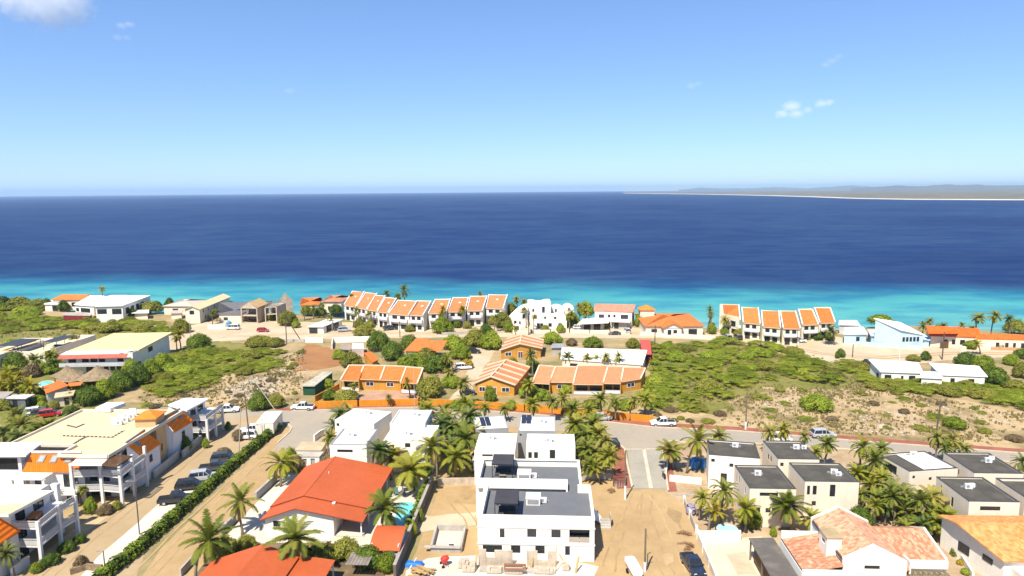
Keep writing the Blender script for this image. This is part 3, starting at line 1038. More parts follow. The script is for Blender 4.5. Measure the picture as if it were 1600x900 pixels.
def flat_house(label,FL,FR,BL,H,wm,rm,wins=(),edge=None,notch=None,group='flat roofed houses',ang=STREET,parapet=.16,frame=None,acs=(),lab='',name='flat_roof_house',low=None):
 b=Bld(name,label,'house',FL,FR,BL,z=H,ang=ang,group=group)
 holes=[]
 for wn_ in wins:
  f=wn_[0]
  at={'f': 0,'l': 0,'r': b.w}[f]
  holes.append(b.pxwin(f,at,*wn_[1:5],*(wn_[5:6])))
 holes=[h for h in holes if h[4] > h[3]+.2 and h[2] > h[1]+.2]
 holes=[(h[0],max(.35,h[1]),min((b.w if h[0] == 'f' else b.d)-.35,h[2]),max(.15,h[3]),min(H-.45,h[4]),h[5]) for h in holes]
 holes=[h for h in holes if h[4] > h[3]+.15 and h[2] > h[1]+.15]
 b.block(0,0,b.w,b.d,0,H,wm,rm,holes,parapet=parapet,edge=edge,frame=frame)
 for i,(x,y) in enumerate(acs):
  q=b.loc(x,y,H-parapet)
  aircon(b.world(q.x,q.y,H-parapet),b.ang+rad(10*i-8),'white condenser on the '+lab if i == 0 else 'second smaller condenser on the '+lab,1.05-.2*i)
  MB().box(q.x-.8,q.x+.9,q.y+.45,q.y+.6,H-parapet+.001,H-parapet+.22).build('roof_pipe',steel,b.root)
 return b
HR=5.8
h1=flat_house('white house with dark roof at the corner, one tall framed window, beside the blue tent',(1108,710.5),(1187.5,716.3),(1106.6,687),HR,white,darkroof,
    [('f',1110.5,717,1117,721.5,'plain'),('f',1139.5,724.5,1146,729.5,'plain'),('f',1125.5,740,1136,755.5),('f',1140,762,1145,771,'plain')],
    darkedge,ang=rad(-13.2),acs=[(1149,699)],lab='dark roofed corner house by the blue tent')
h2=flat_house('cream house with dark roof behind, second back row house right of the corner house',(1216,717),(1281.4,719),(1191.4,688.8),HR,cream,darkroof,
    [('f',1218.5,723,1224.5,728.5,'plain'),('l',1199,711,1202,716,'plain'),('l',1203,714,1206,720,'plain')],darkedge,
    acs=[(1244,702),(1256,702)],lab='cream back row house next to the corner house')
h3=flat_house('cream house with dark roof and long strip window, in front of the corner house',(1171.7,763),(1242.7,762.6),(1149.4,727),HR,cream,darkroof,
    [('f',1187,770,1216,775,'plain'),('f',1196,794,1204,801,'plain'),('f',1206,794,1214,801,'plain'),('f',1176,793,1188,803,'plain'),
     ('l',1150,738,1152,752,'plain'),('l',1154,741,1156,753,'plain'),('l',1163,762,1165,770,'plain')],darkedge,
    acs=[(1184,743)],lab='house with the long strip window')
h4=flat_house('cream house with dark roof, two tall windows and a recessed balcony',(1258,752),(1341.4,752.3),(1233,723),HR,cream,darkroof,
    [('f',1259.5,759,1266,773,'plain'),('f',1269.5,759,1276.5,773,'plain'),('f',1296,755,1306,776,'plain'),('f',1268,783,1275,790,'plain'),
     ('l',1232,733,1234,738,'plain')],darkedge,acs=[(1303,741),(1310,744)],lab='house with two tall windows')
h5=flat_house('cream house whose dark roof is half painted white',(1421.4,736.7),(1494.5,730.5),(1376,709.6),HR,cream,darkroof,
    [('f',1425.5,743,1430,748,'plain'),('f',1451,745.5,1456,750.5,'plain'),('l',1383,722,1402,733,'plain')],darkedge,ang=rad(8.0),
    acs=[(1427,713)],lab='half white half dark roofed house')
w5=MB().box(2.9,h5.w-.25,.25,h5.d-.25,HR-.158,HR-.14)
h5.part('roof_coating',w5,whiteroof,label='white painted half of the roof')
h6=flat_house('cream house with plain dark roof in the back row near the right edge',(1522.5,739),(1597,739),(1474,707),HR,cream,darkroof,
    [('l',1496,734,1499,741,'plain'),('f',1528,748,1536,753,'plain')],darkedge,acs=[(1544,723),(1549,719)],lab='back row house near the right edge')
h7=flat_house('cream house with dark roof and a three pane strip window above the orange tile roof',(1514.7,783.4),(1594,785),(1463.4,745),HR,cream,darkroof,
    [('f',1531,791.5,1563.5,797.5),('l',1461,756,1465,768,'plain'),('l',1469,759,1472,769,'plain'),('l',1485,778,1490,790,'plain')],darkedge,
    acs=[(1513,764),(1518,762)],lab='house above the orange tile roof')
h8=Bld('flat_roof_house','cream house with dark roof cut by the right edge of the picture','house',(1602,777),(1690,779),(1556.8,747),z=HR,group='flat roofed houses')
h8.block(0,0,h8.w,h8.d,0,HR,cream,darkroof,[('l',5.6,6.1,3.4,4.4,'plain')],edge=darkedge)
wA=flat_house('white house with strip window directly behind the duplex, left one',(741,705.5),(804.5,706.5),(748,676.6),5.8,white,whiteroof,
    [('f',753.5,710,770,713)],acs=[(768,687)],lab='white house behind the duplex, left one')
wB=flat_house('white house with a tall dark door directly behind the duplex, right one',(822,697),(899,698),(825,677.6),5.8,white,whiteroof,
    [('f',825.5,706.5,831,716,'plain'),('f',834.5,706.5,840.5,716,'plain'),('f',859,703,867.5,716.5,'door')],acs=[(858,691)],lab='white house behind the duplex, right one')
wC=flat_house('low white roofed house with grey walls and solar panels, skewed to the street',(743,671),(794,667),(721.5,652),4.6,greywall,whiteroof,[],ang=rad(7))
wD=flat_house('square white roofed house with grey front wall and a block of solar panels',(809,673),(868,673),(810,649.6),5.8,greywall,whiteroof,
    [('f',810,678,815,681,'plain')],acs=[(848,661)],lab='grey walled house with solar panels')
e1=flat_house('white house with grey roof edge behind the palms, rear one',(609,662),(664,662),(623,640.6),6.4,white,whiteroof,[],acs=[(650,650)],lab='rear white house behind the palms',edge=ltgrey)
e2=flat_house('white house with dark door behind the yellow palms, front one',(599,688),(675,688),(608.5,663.5),5.8,white,whiteroof,
    [('f',600,695,607,700,'plain'),('f',609,695,616,700,'plain'),('f',633,692,641,699,'plain')],acs=[(637,680)],lab='front white house behind the yellow palms')
f1=flat_house('white house at the street bend, rear one, turned to the bend',(523,656),(583,663),(553,638),6.0,white,whiteroof,
    [('f',525,661.5,530,665.5,'plain')],ang=rad(-17),acs=[(575,647)],lab='rear white house at the street bend')
f2=flat_house('white house with a three pane strip window in front of the bend',(515,694.5),(572,696),(533,670),5.4,white,whiteroof,
    [('f',527,702.7,551,706.6),('f',547,723,553,728,'plain'),('f',556,723,568,733,'plain'),('f',540,722,544,727,'plain')],edge=steel,acs=[(549,682)],lab='white house with the strip window at the bend')
def solar(b,x0,y0,x1,y1,z,label,ang=0):
 A=b.loc(x0,y1,z)
 B=b.loc(x1,y1,z)
 C=b.loc(x0,y0,z)
 o=empty('solar_panel_array',b.world(A.x,A.y,z),b.ang+ang,label,'solar panels','rooftop solar arrays')
 w_,d_=B.x-A.x,C.y-A.y
 pm=mat_gloss('solar_cell',(.02,.025,.05),rough=.15,spec=.5)
 for i in range(2):
  for j in range(2):
   u0,u1=w_*(i/2)+.05,w_*((i+1)/2)-.05
   v0,v1=d_*(j/2)+.04,d_*((j+1)/2)-.04
   zz=lambda v: .15+.16*v
   p=MB().slab([(u0,v0,zz(v0)),(u1,v0,zz(v0)),(u1,v1,zz(v1)),(u0,v1,zz(v1))],.05).build('panel',pm,o)
 for x in (.2,w_-.2):
  MB().bar((x,.05,.06),(x,d_,.06+.14*d_),.06).build('rail',steel,o)
solar(wC,752.5,657.5,769,667.5,4.3,'tilted solar panels on the skewed white roof',rad(4))
solar(wD,814,653.5,830,663.3,5.5,'square block of solar panels on the grey walled house')
def bungalow():
 b=Bld('red_roof_bungalow','white bungalow with a large red gabled roof and open porch by the pool','house',(414,809),(562,815),z=2.6,depth=17.0)
 ap=b.loc(462,792.6,4.3)
 W=b.w
 xr=ap.x
 xp=b.loc(519,814,2.6).x
 ze,zr=2.6,4.35
 y_break=3.4
 holes=[b.pxwin('f',0.0,427,814,438,823)]
 mb=MB()
 hf=[(h[1],h[2],h[3],h[4]) for h in holes]
 mb.wall((0,0),(xp,0),0,ze,.22,hf)
 mb.wall((xp,.22),(xp,b.d),0,ze+.5,.22,[(4,6.5,.05,2.1),(8.5,11,.05,2.1)])
 mb.wall((0,b.d),(0,.22),0,ze,.22)
 mb.wall((xp,b.d+.22),(0,b.d+.22),0,ze,.22)
 b.part('wall',mb,white)
 for h in holes:
  b.window('f',0,*h[1:5])
 b.part('sliding_door',MB().box(xp-.14,xp-.1,4.2,6.7,.05,2.1),glass)
 b.part('sliding_door',MB().box(xp-.14,xp-.1,8.7,11.2,.05,2.1),glass)
 sl=(zr-ze)/(xr+.4)
 srr=(zr-2.55)/(W+.45-xr)
 g=MB()
 pts=[(0,ze-.03),(xp,ze-.03),(xp,zr-srr*(xp-xr)-.17),(xr,zr-.17)]
 g.poly([(p[0],0.0,p[1]) for p in pts])
 g.poly([(p[0],.2,p[1]) for p in reversed(pts)])
 b.part('gable',g,white)
 fas=mat('red_fascia',(.28,.06,.035))
 def roof(y0,y1,dz,ex):
  r=MB()
  L=(-.55-ex,zr+dz-sl*(xr+.55+ex))
  Rr=(W+.45+ex,zr+dz-srr*(W+.45+ex-xr))
  r.slab([(L[0],y0,L[1]),(xr,y0,zr+dz),(xr,y1,zr+dz),(L[0],y1,L[1])],.14,0,1)
  r.slab([(xr,y0,zr+dz),(Rr[0],y0,Rr[1]),(Rr[0],y1,Rr[1]),(xr,y1,zr+dz)],.14,0,1)
  return b.part('roof',r,[redroof,fas])
 roof(-.6,y_break,0,0)
 roof(y_break-.3,b.d+.8,.22,0.02)
 MB().box(xr-.07,xr+.07,y_break-.3,b.d+.8,zr+.19,zr+.27).build('ridge_cap',redroof,b.root)
 for y in (0,3.8,7.6,11.4,15.2):
  MB().box(W-.1,W+.08,y,y+.16,0,2.62-.12).build('porch_post',frame_white,b.root)
 MB().box(xp+.24,W+.3,0.0,b.d,0.06,.14).build('porch_floor',whitepave,b.root)
 v=b.loc(521,785,3.7)
 MB().box(v.x-.15,v.x+.3,y_break-.75,y_break-.35,zr-srr*(v.x-xr)+.02,zr-srr*(v.x-xr)+.2).build('roof_vent',frame_white,b.root)
 v2=b.loc(514,741,4.3)
 MB().tube([(v2.x,v2.y,3.9),(v2.x,v2.y,4.75)],.07,8).build('vent_pipe',frame_white,b.root)
bungalow()
def red_house_front():
 b=Bld('red_roof_bungalow','red gabled roof of a house cut by the bottom edge, left of the shed','house',(330,884),(472,884),z=2.8,depth=9.5)
 ap=P(412,849.4,4.6)
 A=Vector((ap.x,ap.y,0))-b.A
 xr,yb=A.dot(b.ux),A.dot(b.uy)
 w2=6.2
 ya=yb-11
 fas=mat('red_fascia',(.28,.06,.035))
 r=MB()
 zr,ze=4.6,2.75
 r.slab([(xr-w2,ya,ze),(xr,ya,zr),(xr,yb,zr),(xr-w2,yb-.9,ze)],.14,0,1)
 r.slab([(xr,ya,zr),(xr+w2-1.6,ya,ze+.45),(xr+w2-1.6,yb-.5,ze+.45),(xr,yb,zr)],.14,0,1)
 b.part('roof',r,[redroof,fas])
 p0=b.loc(470.6,870.7,2.7)
 p1=b.loc(524,875,2.5)
 r2=MB()
 r2.slab([(xr+w2-1.7,ya,2.95),(p1.x,ya,2.5),(p1.x,p1.y,2.5),(xr+w2-1.7,p0.y,2.95)],.12,0,1)
 b.part('porch_roof',r2,[redroof,fas])
 mb=MB()
 mb.wall((xr-w2+.5,ya+.5),(xr+w2-1.9,ya+.5),0,2.9,.2)
 mb.wall((xr+w2-1.9,yb-.7),(xr-w2+.5,yb-.7),0,2.6,.2,[(3,4.2,1,2)])
 mb.wall((xr+w2-1.9,ya+.7),(xr+w2-1.9,yb-.9),0,3.0,.2)
 mb.wall((xr-w2+.5,yb-.9),(xr-w2+.5,ya+.7),0,2.6,.2)
 b.part('wall',mb,white)
 for yy in (p1.y-.3,p1.y-3.6,p1.y-7):
  MB().box(p1.x-.35,p1.x-.2,yy,yy+.15,0,2.38).build('porch_post',frame_white,b.root)
red_house_front()
def vault_shed():
 b=Bld('garden_shed','white garden shed with a curved red roof beside the dark block wall','shed',(577,858),(623.4,859),z=2.2,depth=4.2)
 W,D=b.w,b.d
 mb=MB()
 mb.wall((0.1,0.15),(W-.1,.15),0,2.1,.15,[(1.3,2.2,.05,1.95)])
 mb.wall((W-.1,.3),(W-.1,D),0,2.6,.15)
 mb.wall((.1,D),(.1,.3),0,2.6,.15)
 mb.wall((W-.1,D+.15),(.1,D+.15),0,2.7,.15)
 b.part('wall',mb,ltgrey)
 b.part('door',MB().box(1.33,2.17,.22,.26,.05,1.95),paleplank)
 r=MB()
 prof=[]
 for k in range(9):
  t=k/8
  prof.append((-.15+(D+.5)*t,2.15+1.05*math.sin(t*math.pi*.62)))
 for (a,c) in zip(prof[:-1],prof[1:]):
  r.slab([(-.1,a[0],a[1]),(W+.1,a[0],a[1]),(W+.1,c[0],c[1]),(-.1,c[0],c[1])],.08)
 b.part('roof',r,redroof)
vault_shed()
def pool(name,pts,label,rim=.3,z=.08):
 q=[P(*p) for p in pts]
 c=sum(q,Vector())/len(q)
 o=empty(name,(c.x,c.y,0),0,label,'pool')
 loc=[(p.x-c.x,p.y-c.y) for p in q]
 w_=MB()
 w_.poly([(x,y,z-.03) for x,y in loc])
 w_.build('water',poolm,o)
 r=MB()
 big=[(x*(1+rim/max(.5,math.hypot(x,y))),y*(1+rim/max(.5,math.hypot(x,y)))) for x,y in loc]
 n=len(loc)
 for k in range(n):
  j=(k+1) % n
  r.slab([(*big[k],z),(*big[j],z),(*loc[j],z),(*loc[k],z)],.078)
 r.build('coping',whitepave,o)
def smooth_ring(pts,n=5):
 """round off a pixel polygon (Chaikin)"""
 for _ in range(2):
  out=[]
  for a,b in zip(pts,pts[1:]+pts[:1]):
   out += [(a[0]*.75+b[0]*.25,a[1]*.75+b[1]*.25),(a[0]*.25+b[0]*.75,a[1]*.25+b[1]*.75)]
  pts=out
 return pts
pool('swimming_pool',smooth_ring([(648,784),(651,803),(640,815),(634,826),(620,826),(612,816),(620,806),(620,785)]),'turquoise free form swimming pool beside the red roofed bungalow')
pool('swimming_pool',smooth_ring([(62,596),(85,595),(80,604),(62,606)]),'small turquoise pool beside the thatched huts')
def round_pool():
 a,b_=P(1119.6,826,0.9),P(1153,826,0.9)
 c=(a+b_)/2
 r=(b_-a).length/2
 o=empty('round_pool',(c.x,c.y,0),0,'round above ground pool with pale blue cover beside the palms','pool')
 w_=MB()
 n=32
 w_.poly([(r*.95*math.cos(2*math.pi*k/n),r*.95*math.sin(2*math.pi*k/n),.82) for k in range(n)])
 w_.build('water',mat_gloss('pool_cover',(.34,.66,.70),rough=.25),o)
 s=MB()
 for k in range(n):
  t0,t1=2*math.pi*k/n,2*math.pi*(k+1)/n
  p=[(r*math.cos(t),r*math.sin(t)) for t in (t0,t1)]
  q=[(r*.95*math.cos(t),r*.95*math.sin(t)) for t in (t0,t1)]
  s.poly([(*p[0],0),(*p[1],0),(*p[1],.9),(*p[0],.9)])
  s.poly([(*p[0],.9),(*p[1],.9),(*q[1],.9),(*q[0],.9)])
  s.poly([(*q[0],.9),(*q[1],.9),(*q[1],.6),(*q[0],.6)])
 s.build('pool_wall',ltgrey,o)
round_pool()
def wallrun(name,label,pts,h,t,m,group=None,cat='wall',cap=None,panels=None):
 """garden wall along ground pixels"""
 q=[P(*p) for p in pts]
 o=empty(name,q[0],0,label,cat,group)
 mb,cp=MB(),MB()
 for a,b_ in zip(q[:-1],q[1:]):
  a,b_=a-q[0],b_-q[0]
  mb.bar((a.x,a.y,h/2),(b_.x,b_.y,h/2),t,h)
  cp.bar((a.x,a.y,h+.04),(b_.x,b_.y,h+.04),t+.08,.075)
 mb.build('wall',m,o)
 if cap:
  cp.build('coping',cap,o)
 if panels:
  step,pm=panels
  for a,b_ in zip(q[:-1],q[1:]):
   a,b_=a-q[0],b_-q[0]
   L=(b_-a).length
   k=max(1,int(L/step))
   for i in range(k+1):
    p=a.lerp(b_,i/k)
    MB().box(p.x-.17,p.x+.17,p.y-.17,p.y+.17,0,h+.25).build('pillar',pm,o)
 return o
wallrun('garden_wall','long dark block wall between the bungalow pool and the building plot',[(676,760),(658,804),(640,848),(617,905)],1.9,.35,darkwall,cap=mat('wall_cap',(.36,.32,.28)))
wallrun('garden_wall','low pale wall across the top of the sandy building plot',[(684,758),(745,757)],1.2,.2,blockm)
wallrun('garden_wall','low pale wall right of the rear duplex unit',[(907,750),(960,748)],1.1,.2,conc)
wallrun('garden_wall','short grey wall beside the dirt lane, nearer piece',[(346,838),(368,815)],1.2,.3,greywall,cap=conc)
wallrun('garden_wall','long grey wall beside the dirt lane left of the bungalow',[(400,782),(432,752)],1.3,.3,greywall,cap=conc)
wallrun('garden_wall','pale wall at the lower end of the dirt lane',[(282,902),(302,880)],1.1,.25,conc)
wallrun('garden_wall','low wall along the street side of the palm garden',[(1069,787),(1088,834)],1.0,.2,conc,panels=(4.2,white))
wallrun('garden_wall','panelled driveway wall beside the black pickup',[(1090,842),(1119,912)],1.1,.2,cream,panels=(3.0,white))
wallrun('garden_wall','tall white wall at the head of the pale driveway',[(1092,847),(1157,846)],1.6,.25,white)
wallrun('garden_wall','white garden wall below the corner palms',[(1046,752),(1096,757)],1.1,.25,white)
wallrun('garden_wall','thin retaining edge below the white garden wall',[(1058,775),(1104,776)],.35,.2,conc)
wallrun('garden_wall','white wall panels along the curved sidewalk by the palms',[(1043,724),(1041,742)],1.0,.2,white)
of=wallrun('boundary_wall','long orange boundary wall along the far side of the road',[(492,637),(560,635),(655,632.5),(740,636),(820,642),(880,646.5),(1019,660)],1.45,.3,orangefence,panels=(9.0,orangefence))
wallrun('boundary_wall','short orange wall stepping back beside the green container',[(492,628),(530,608)],1.4,.25,orangefence)
wallrun('garden_wall','white wall at the bottom of the coast road above the brown dirt',[(477,535),(505,535.5)],1.6,.3,white)
wallrun('garden_wall','pale kerb wall along the near side of the coast road',[(400,533),(476,534)],.8,.3,conc)
wallrun('garden_wall','cream wall in front of the orange roofed seaside house',[(1000,524),(1062,527),(1118,531)],1.2,.3,cream)
wallrun('garden_wall','pale blue wall in front of the blue houses',[(1345,540),(1440,546)],1.2,.3,bluewall)
wallrun('garden_wall','cream wall with pillars in front of the white seaside villa',[(800,521),(890,520),(985,522)],1.1,.3,cream,panels=(6,wood))
wallrun('garden_wall','pale wall between the two curved white rows',[(690,524),(735,522)],1.0,.3,conc)
wallrun('garden_wall','white wall with painted marks beside the unfinished house',[(325,514),(352,514)],1.5,.3,white)
wallrun('garden_wall','dark low wall with pale cap in front of the tower house, nearer piece',[(241,748),(280,715)],1.3,.35,conc,cap=whitepave)
wallrun('garden_wall','dark low wall with pale cap in front of the tower house, farther piece',[(286,716),(315,690)],1.3,.35,conc,cap=whitepave)
wallrun('garden_wall','white gate wall in the lower left corner',[(18,902),(46,884)],1.3,.3,ltgrey,cap=whitepave)
wallrun('retaining_wall','brown retaining wall at the lower end of the hedge',[(110,898),(135,890),(160,892)],.8,.4,mat('rubble_stone',(.28,.20,.12),var=.25,scale=1.5))
tile_x=mat_tiles('old_clay_tile',(.42,.17,.09),(.72,.40,.245),'X',pitch=.26,course=.40,var=.75)
tile_y=mat_tiles('old_clay_tile_side',(.42,.17,.09),(.72,.40,.245),'Y',pitch=.26,course=.40,var=.75)
tile_o=mat_tiles('orange_clay_tile',(.52,.20,.055),(.74,.37,.14),'X',pitch=.30,course=.42,var=.65)
def terracotta():
 b=Bld('terracotta_house','white house with mottled clay tile roofs and a roof turret at the bottom right','house',(1261,894),(1328,884),z=4.0,depth=12)
 zr,ze,zl=7.2,5.6,4.1
 a0,a1=b.loc(1368,853.5,zr),b.loc(1307.5,793,zr)
 xr=(a0.x+a1.x)/2
 yf,yb=a0.y,a1.y
 le=b.loc(1327,883,ze)
 xl=le.x
 xrr=xr+(xr-xl)*1.15
 mb=MB()
 mb.slab([(xl,yf+.15,ze),(xr,yf+.15,zr),(xr,yb,zr),(xl,yb,ze)],.15)
 zrr=zr-(zr-ze)/(xr-xl)*(xrr-xr)
 mb.slab([(xr,yf+.15,zr),(xrr,yf+.15,zrr),(xrr,yb,zrr),(xr,yb,zr)],.15)
 b.part('roof',mb,tile_y,label='mottled clay tiles on the main gable')
 g=MB()
 pts=[(xl-.15,0),(xrr+.15,0),(xrr+.15,zrr+.12),(xr,zr+.25),(xl-.15,ze+.12)]
 for yy in (yf-.1,yb-.05):
  g.poly([(p[0],yy,p[1]) for p in pts])
  g.poly([(p[0],yy+.25,p[1]) for p in reversed(pts)])
  for (p,q) in zip(pts,pts[1:]+pts[:1]):
   g.poly([(p[0],yy,p[1]),(p[0],yy+.25,p[1]),(q[0],yy+.25,q[1]),(q[0],yy,q[1])])
 g.box(xl,xl+.2,yf+.15,yb-.05,0,ze-.16)
 g.box(xrr-.2,xrr,yf+.15,yb-.05,0,zrr-.16)
 b.part('wall',g,white)
 s0,s1=b.on(1350.5,888,'f',yf-.1),b.on(1374.5,884,'f',yf-.1)
 b.part('window',MB().box(s0[0],s1[0],yf-.13,yf-.104,s0[1],s1[1]),glass)
 mk=MB()
 k0=b.on(1341,898,'f',yf-.1)
 for i,(dx,hh) in enumerate(((0,.32),(.14,.2),(.3,.14),(.44,.22))):
  mk.box(k0[0]+dx,k0[0]+dx+.05,yf-.125,yf-.104,k0[1],k0[1]+hh)
 b.part('wall_ornament',mk,steel)
 q0,q1=b.loc(1220.5,838,zl+.3),b.loc(1261,893,zl)
 l=MB()
 x0=q0.x
 l.slab([(x0,q1.y,zl-.1),(xl-.16,q1.y,zl+.85),(xl-.16,q0.y,zl+.85),(x0,q0.y,zl-.1)],.15)
 b.part('roof',l,tile_y,label='lower clay tiled lean-to on the left')
 lw=MB()
 lw.box(x0-.1,xl-.16,q1.y-.25,q1.y-.02,0,zl+.3)
 lw.box(x0+.05,xl-.16,q0.y+.02,q0.y+.3,0,zl+.95)
 lw.box(x0-.12,x0-.005,q1.y,q0.y,0,zl-.08)
 b.part('wall',lw,white)
 b.part('gutter',MB().box(x0-.06,x0+.06,q1.y-.2,q0.y,zl-.06,zl+.03).box(xl-.16,xl-.003,yf+.2,yb-.3,ze-.3,ze-.08),darkedge)
 t0,t1=b.loc(1291,867,4.9),b.loc(1311,867,4.9)
 tw=max(1.7,t1.x-t0.x)
 tt=MB()
 tx0,ty0=t0.x,t0.y
 tt.wall((tx0,ty0),(tx0+tw,ty0),zl,7.0,.15)
 tt.wall((tx0+tw,ty0+.15),(tx0+tw,ty0+2.2),zl,7.0,.15)
 tt.wall((tx0+tw,ty0+2.35),(tx0,ty0+2.35),zl,7.0,.15)
 tt.wall((tx0,ty0+2.2),(tx0,ty0+.15),zl,7.0,.15,[(.5,1.6,5.9,6.45)])
 o=b.part('turret',tt,white)
 MB().box(tx0-.12,tx0+tw+.12,ty0-.1,ty0+2.45,7.003,7.12).build('turret_roof',mat('tan_membrane',(.42,.31,.17)),o)
 MB().box(tx0+.08,tx0+.1,ty0+.7,ty0+1.9,5.9,6.45).build('pane',glass,o)
 r0,r1=b.loc(1346,824,5.6),b.loc(1462,825.5,5.6)
 f0,f1=b.loc(1415.5,874.5,4.3),b.loc(1477,875.5,4.3)
 yr_,ye_=r0.y,f1.y
 xe=f1.x
 w_=MB()
 w_.slab([(xrr-1.0,ye_,4.3),(xe,ye_,4.3),(xe,yr_,5.6),(xrr-1.0,yr_,5.6)],.15)
 w_.slab([(xrr-1.0,yr_,5.6),(xe,yr_,5.6),(xe,yr_+3,4.3),(xrr-1.0,yr_+3,4.3)],.15)
 b.part('roof',w_,tile_x,label='mottled clay tiles on the right wing')
 ww=MB()
 pr=[(ye_,0),(yr_+3,0),(yr_+3,4.4),(yr_,5.8),(ye_,4.45)]
 for xx in (xe+.003,):
  ww.poly([(xx,p[0],p[1]) for p in reversed(pr)])
  ww.poly([(xx+.25,p[0],p[1]) for p in pr])
  for (p,q) in zip(pr,pr[1:]+pr[:1]):
   ww.poly([(xx,p[0],p[1]),(xx,q[0],q[1]),(xx+.25,q[0],q[1]),(xx+.25,p[0],p[1])])
 ww.box(xrr,xe,ye_+.1,ye_+.3,0,4.12)
 ww.box(f0.x,xe+.25,ye_-.25,ye_-.003,3.3,4.3)
 ww.box(f0.x-.2,f0.x,ye_-1.3,ye_+.4,3.2,4.75)
 b.part('wall',ww,white)
 lr=MB().slab([(xrr-.2,ye_-1.4,3.75),(f0.x-.2,ye_-1.4,3.75),(f0.x-.2,ye_-.003,4.28),(xrr-.2,ye_-.003,4.28)],.14)
 b.part('roof',lr,tile_x,label='small clay tile apron over the porch')
 pg=MB()
 for k in range(9):
  x=f0.x-.9+k*.62
  pg.box(x,x+.5,ye_-3.4,ye_-.27,3.0,3.06)
 b.part('pergola',pg,mat('pergola_board',(.20,.155,.085),var=.25,scale=1.2))
 pp=MB()
 for x in (f0.x-.7,f0.x+2,f0.x+4.4):
  pp.box(x,x+.15,ye_-3.3,ye_-3.15,0,2.99)
 b.part('pergola_post',pp,wood)
 k0,k1,k2,k3=b.loc(1170,840.5,2.9),b.loc(1219.5,839.5,3.0),b.loc(1259,899,3.0),b.loc(1195,900,2.9)
 cp=empty('carport',b.world(k3.x,k3.y,0),b.ang,'flat grey carport roof between the driveway and the clay tiled house','carport')
 W2=x0-.2-k0.x
 D2=k0.y-k3.y+1.5
 ox,oy=k0.x-k3.x,-1.5
 MB().slab([(ox,oy,2.9),(ox+W2,oy,3.02),(ox+W2,oy+D2,3.02),(ox,oy+D2,2.9)],.14).build('roof',mat('grey_sheet',(.12,.105,.09),var=.15,scale=.5,c2=(.22,.19,.16),lo=.45,hi=.8),cp)
 for yy in (oy+.2,oy+D2*.5,oy+D2-.4):
  MB().box(ox+.1,ox+.28,yy,yy+.18,0,2.75).build('post',polewood,cp)
 MB().box(ox+.5,ox+.6,oy+.3,oy+D2-.8,0,2.2).build('side_panel',wood,cp)
 wallrun('garden_wall','white planter wall right of the clay tiled house',[(1497,868),(1520,905)],.9,.25,white)
terracotta()
def orange_tile_house():
 zf,zb=3.9,5.3
 b=Bld('orange_tile_house','white house with bright orange clay tile roof in the bottom right corner','house',(1567.7,876.7),(1660,878),z=zf,ang=rad(-2),depth=10)
 bl=b.loc(1493.5,816,zb)
 D,W=bl.y,12
 x0=bl.x
 r=MB()
 r.slab([(0,0,zf),(W,0,zf),(W,D,zb),(x0,D,zb)],.16)
 r.slab([(x0,D,zb),(W,D,zb),(W,D+4,zf+.4),(x0,D+4,zf+.4)],.16)
 b.part('roof',r,tile_o)
 A,B=Vector((.45,.45,0)),Vector((x0+.45,D+3.6,0))
 w_=MB()
 L=(B-A).length
 d=(B-A).normalized()
 def zt(t):
  y=A.y+d.y*t
  return (zf+(zb-zf)*y/D if y < D else zb-(zb-zf-.4)*(y-D)/4)-.17
 n=Vector((-d.y,d.x,0))
 for t0,t1 in ((0,L*(D-.45)/(D+3.15)),(L*(D-.45)/(D+3.15),L)):
  p,q=A+d*t0,A+d*t1
  w_.poly([(q.x,q.y,0),(p.x,p.y,0),(p.x,p.y,zt(t0)),(q.x,q.y,zt(t1))])
 w_.poly([(A.x,A.y,0),(W,A.y,0),(W,A.y,zt(0)),(A.x,A.y,zt(0))])
 w_.poly([(W,A.y,0),(W,B.y,0),(W,B.y,zt(0)),(W,A.y,zt(0))])
 w_.poly([(W,B.y,0),(B.x,B.y,0),(B.x,B.y,zt(L)),(W,B.y,zt(L))])
 b.part('wall',w_,white)
 for u0,u1,z0,z1 in ((5.2,7.0,1.3,2.5),(1.6,3.1,2.2,2.9)):
  for nm,m_,o0,sh in (('window',frame_dark,.05,0),('window',glass,.07,.08)):
   pass
  p,q=A+d*u0+n*.0,A+d*u1
  f=MB()
  f.bar((p.x+n.x*.03,p.y+n.y*.03,(z0+z1)/2),(q.x+n.x*.03,q.y+n.y*.03,(z0+z1)/2),.08,z1-z0)
  o=b.part('window',f,frame_dark)
  p,q=p+d*.08,q-d*.08
  MB().bar((p.x+n.x*.05,p.y+n.y*.05,(z0+z1)/2),(q.x+n.x*.05,q.y+n.y*.05,(z0+z1)/2),.06,z1-z0-.16).build('pane',glass,o)
 b.part('porch',MB().box(1.3,W,-2.6,.44,0,2.9),white)
orange_tile_house()
wallrun('garden_wall','white wall joining the clay tiled house and the orange tiled house',[(1480,845),(1506,845)],1.7,.25,white)
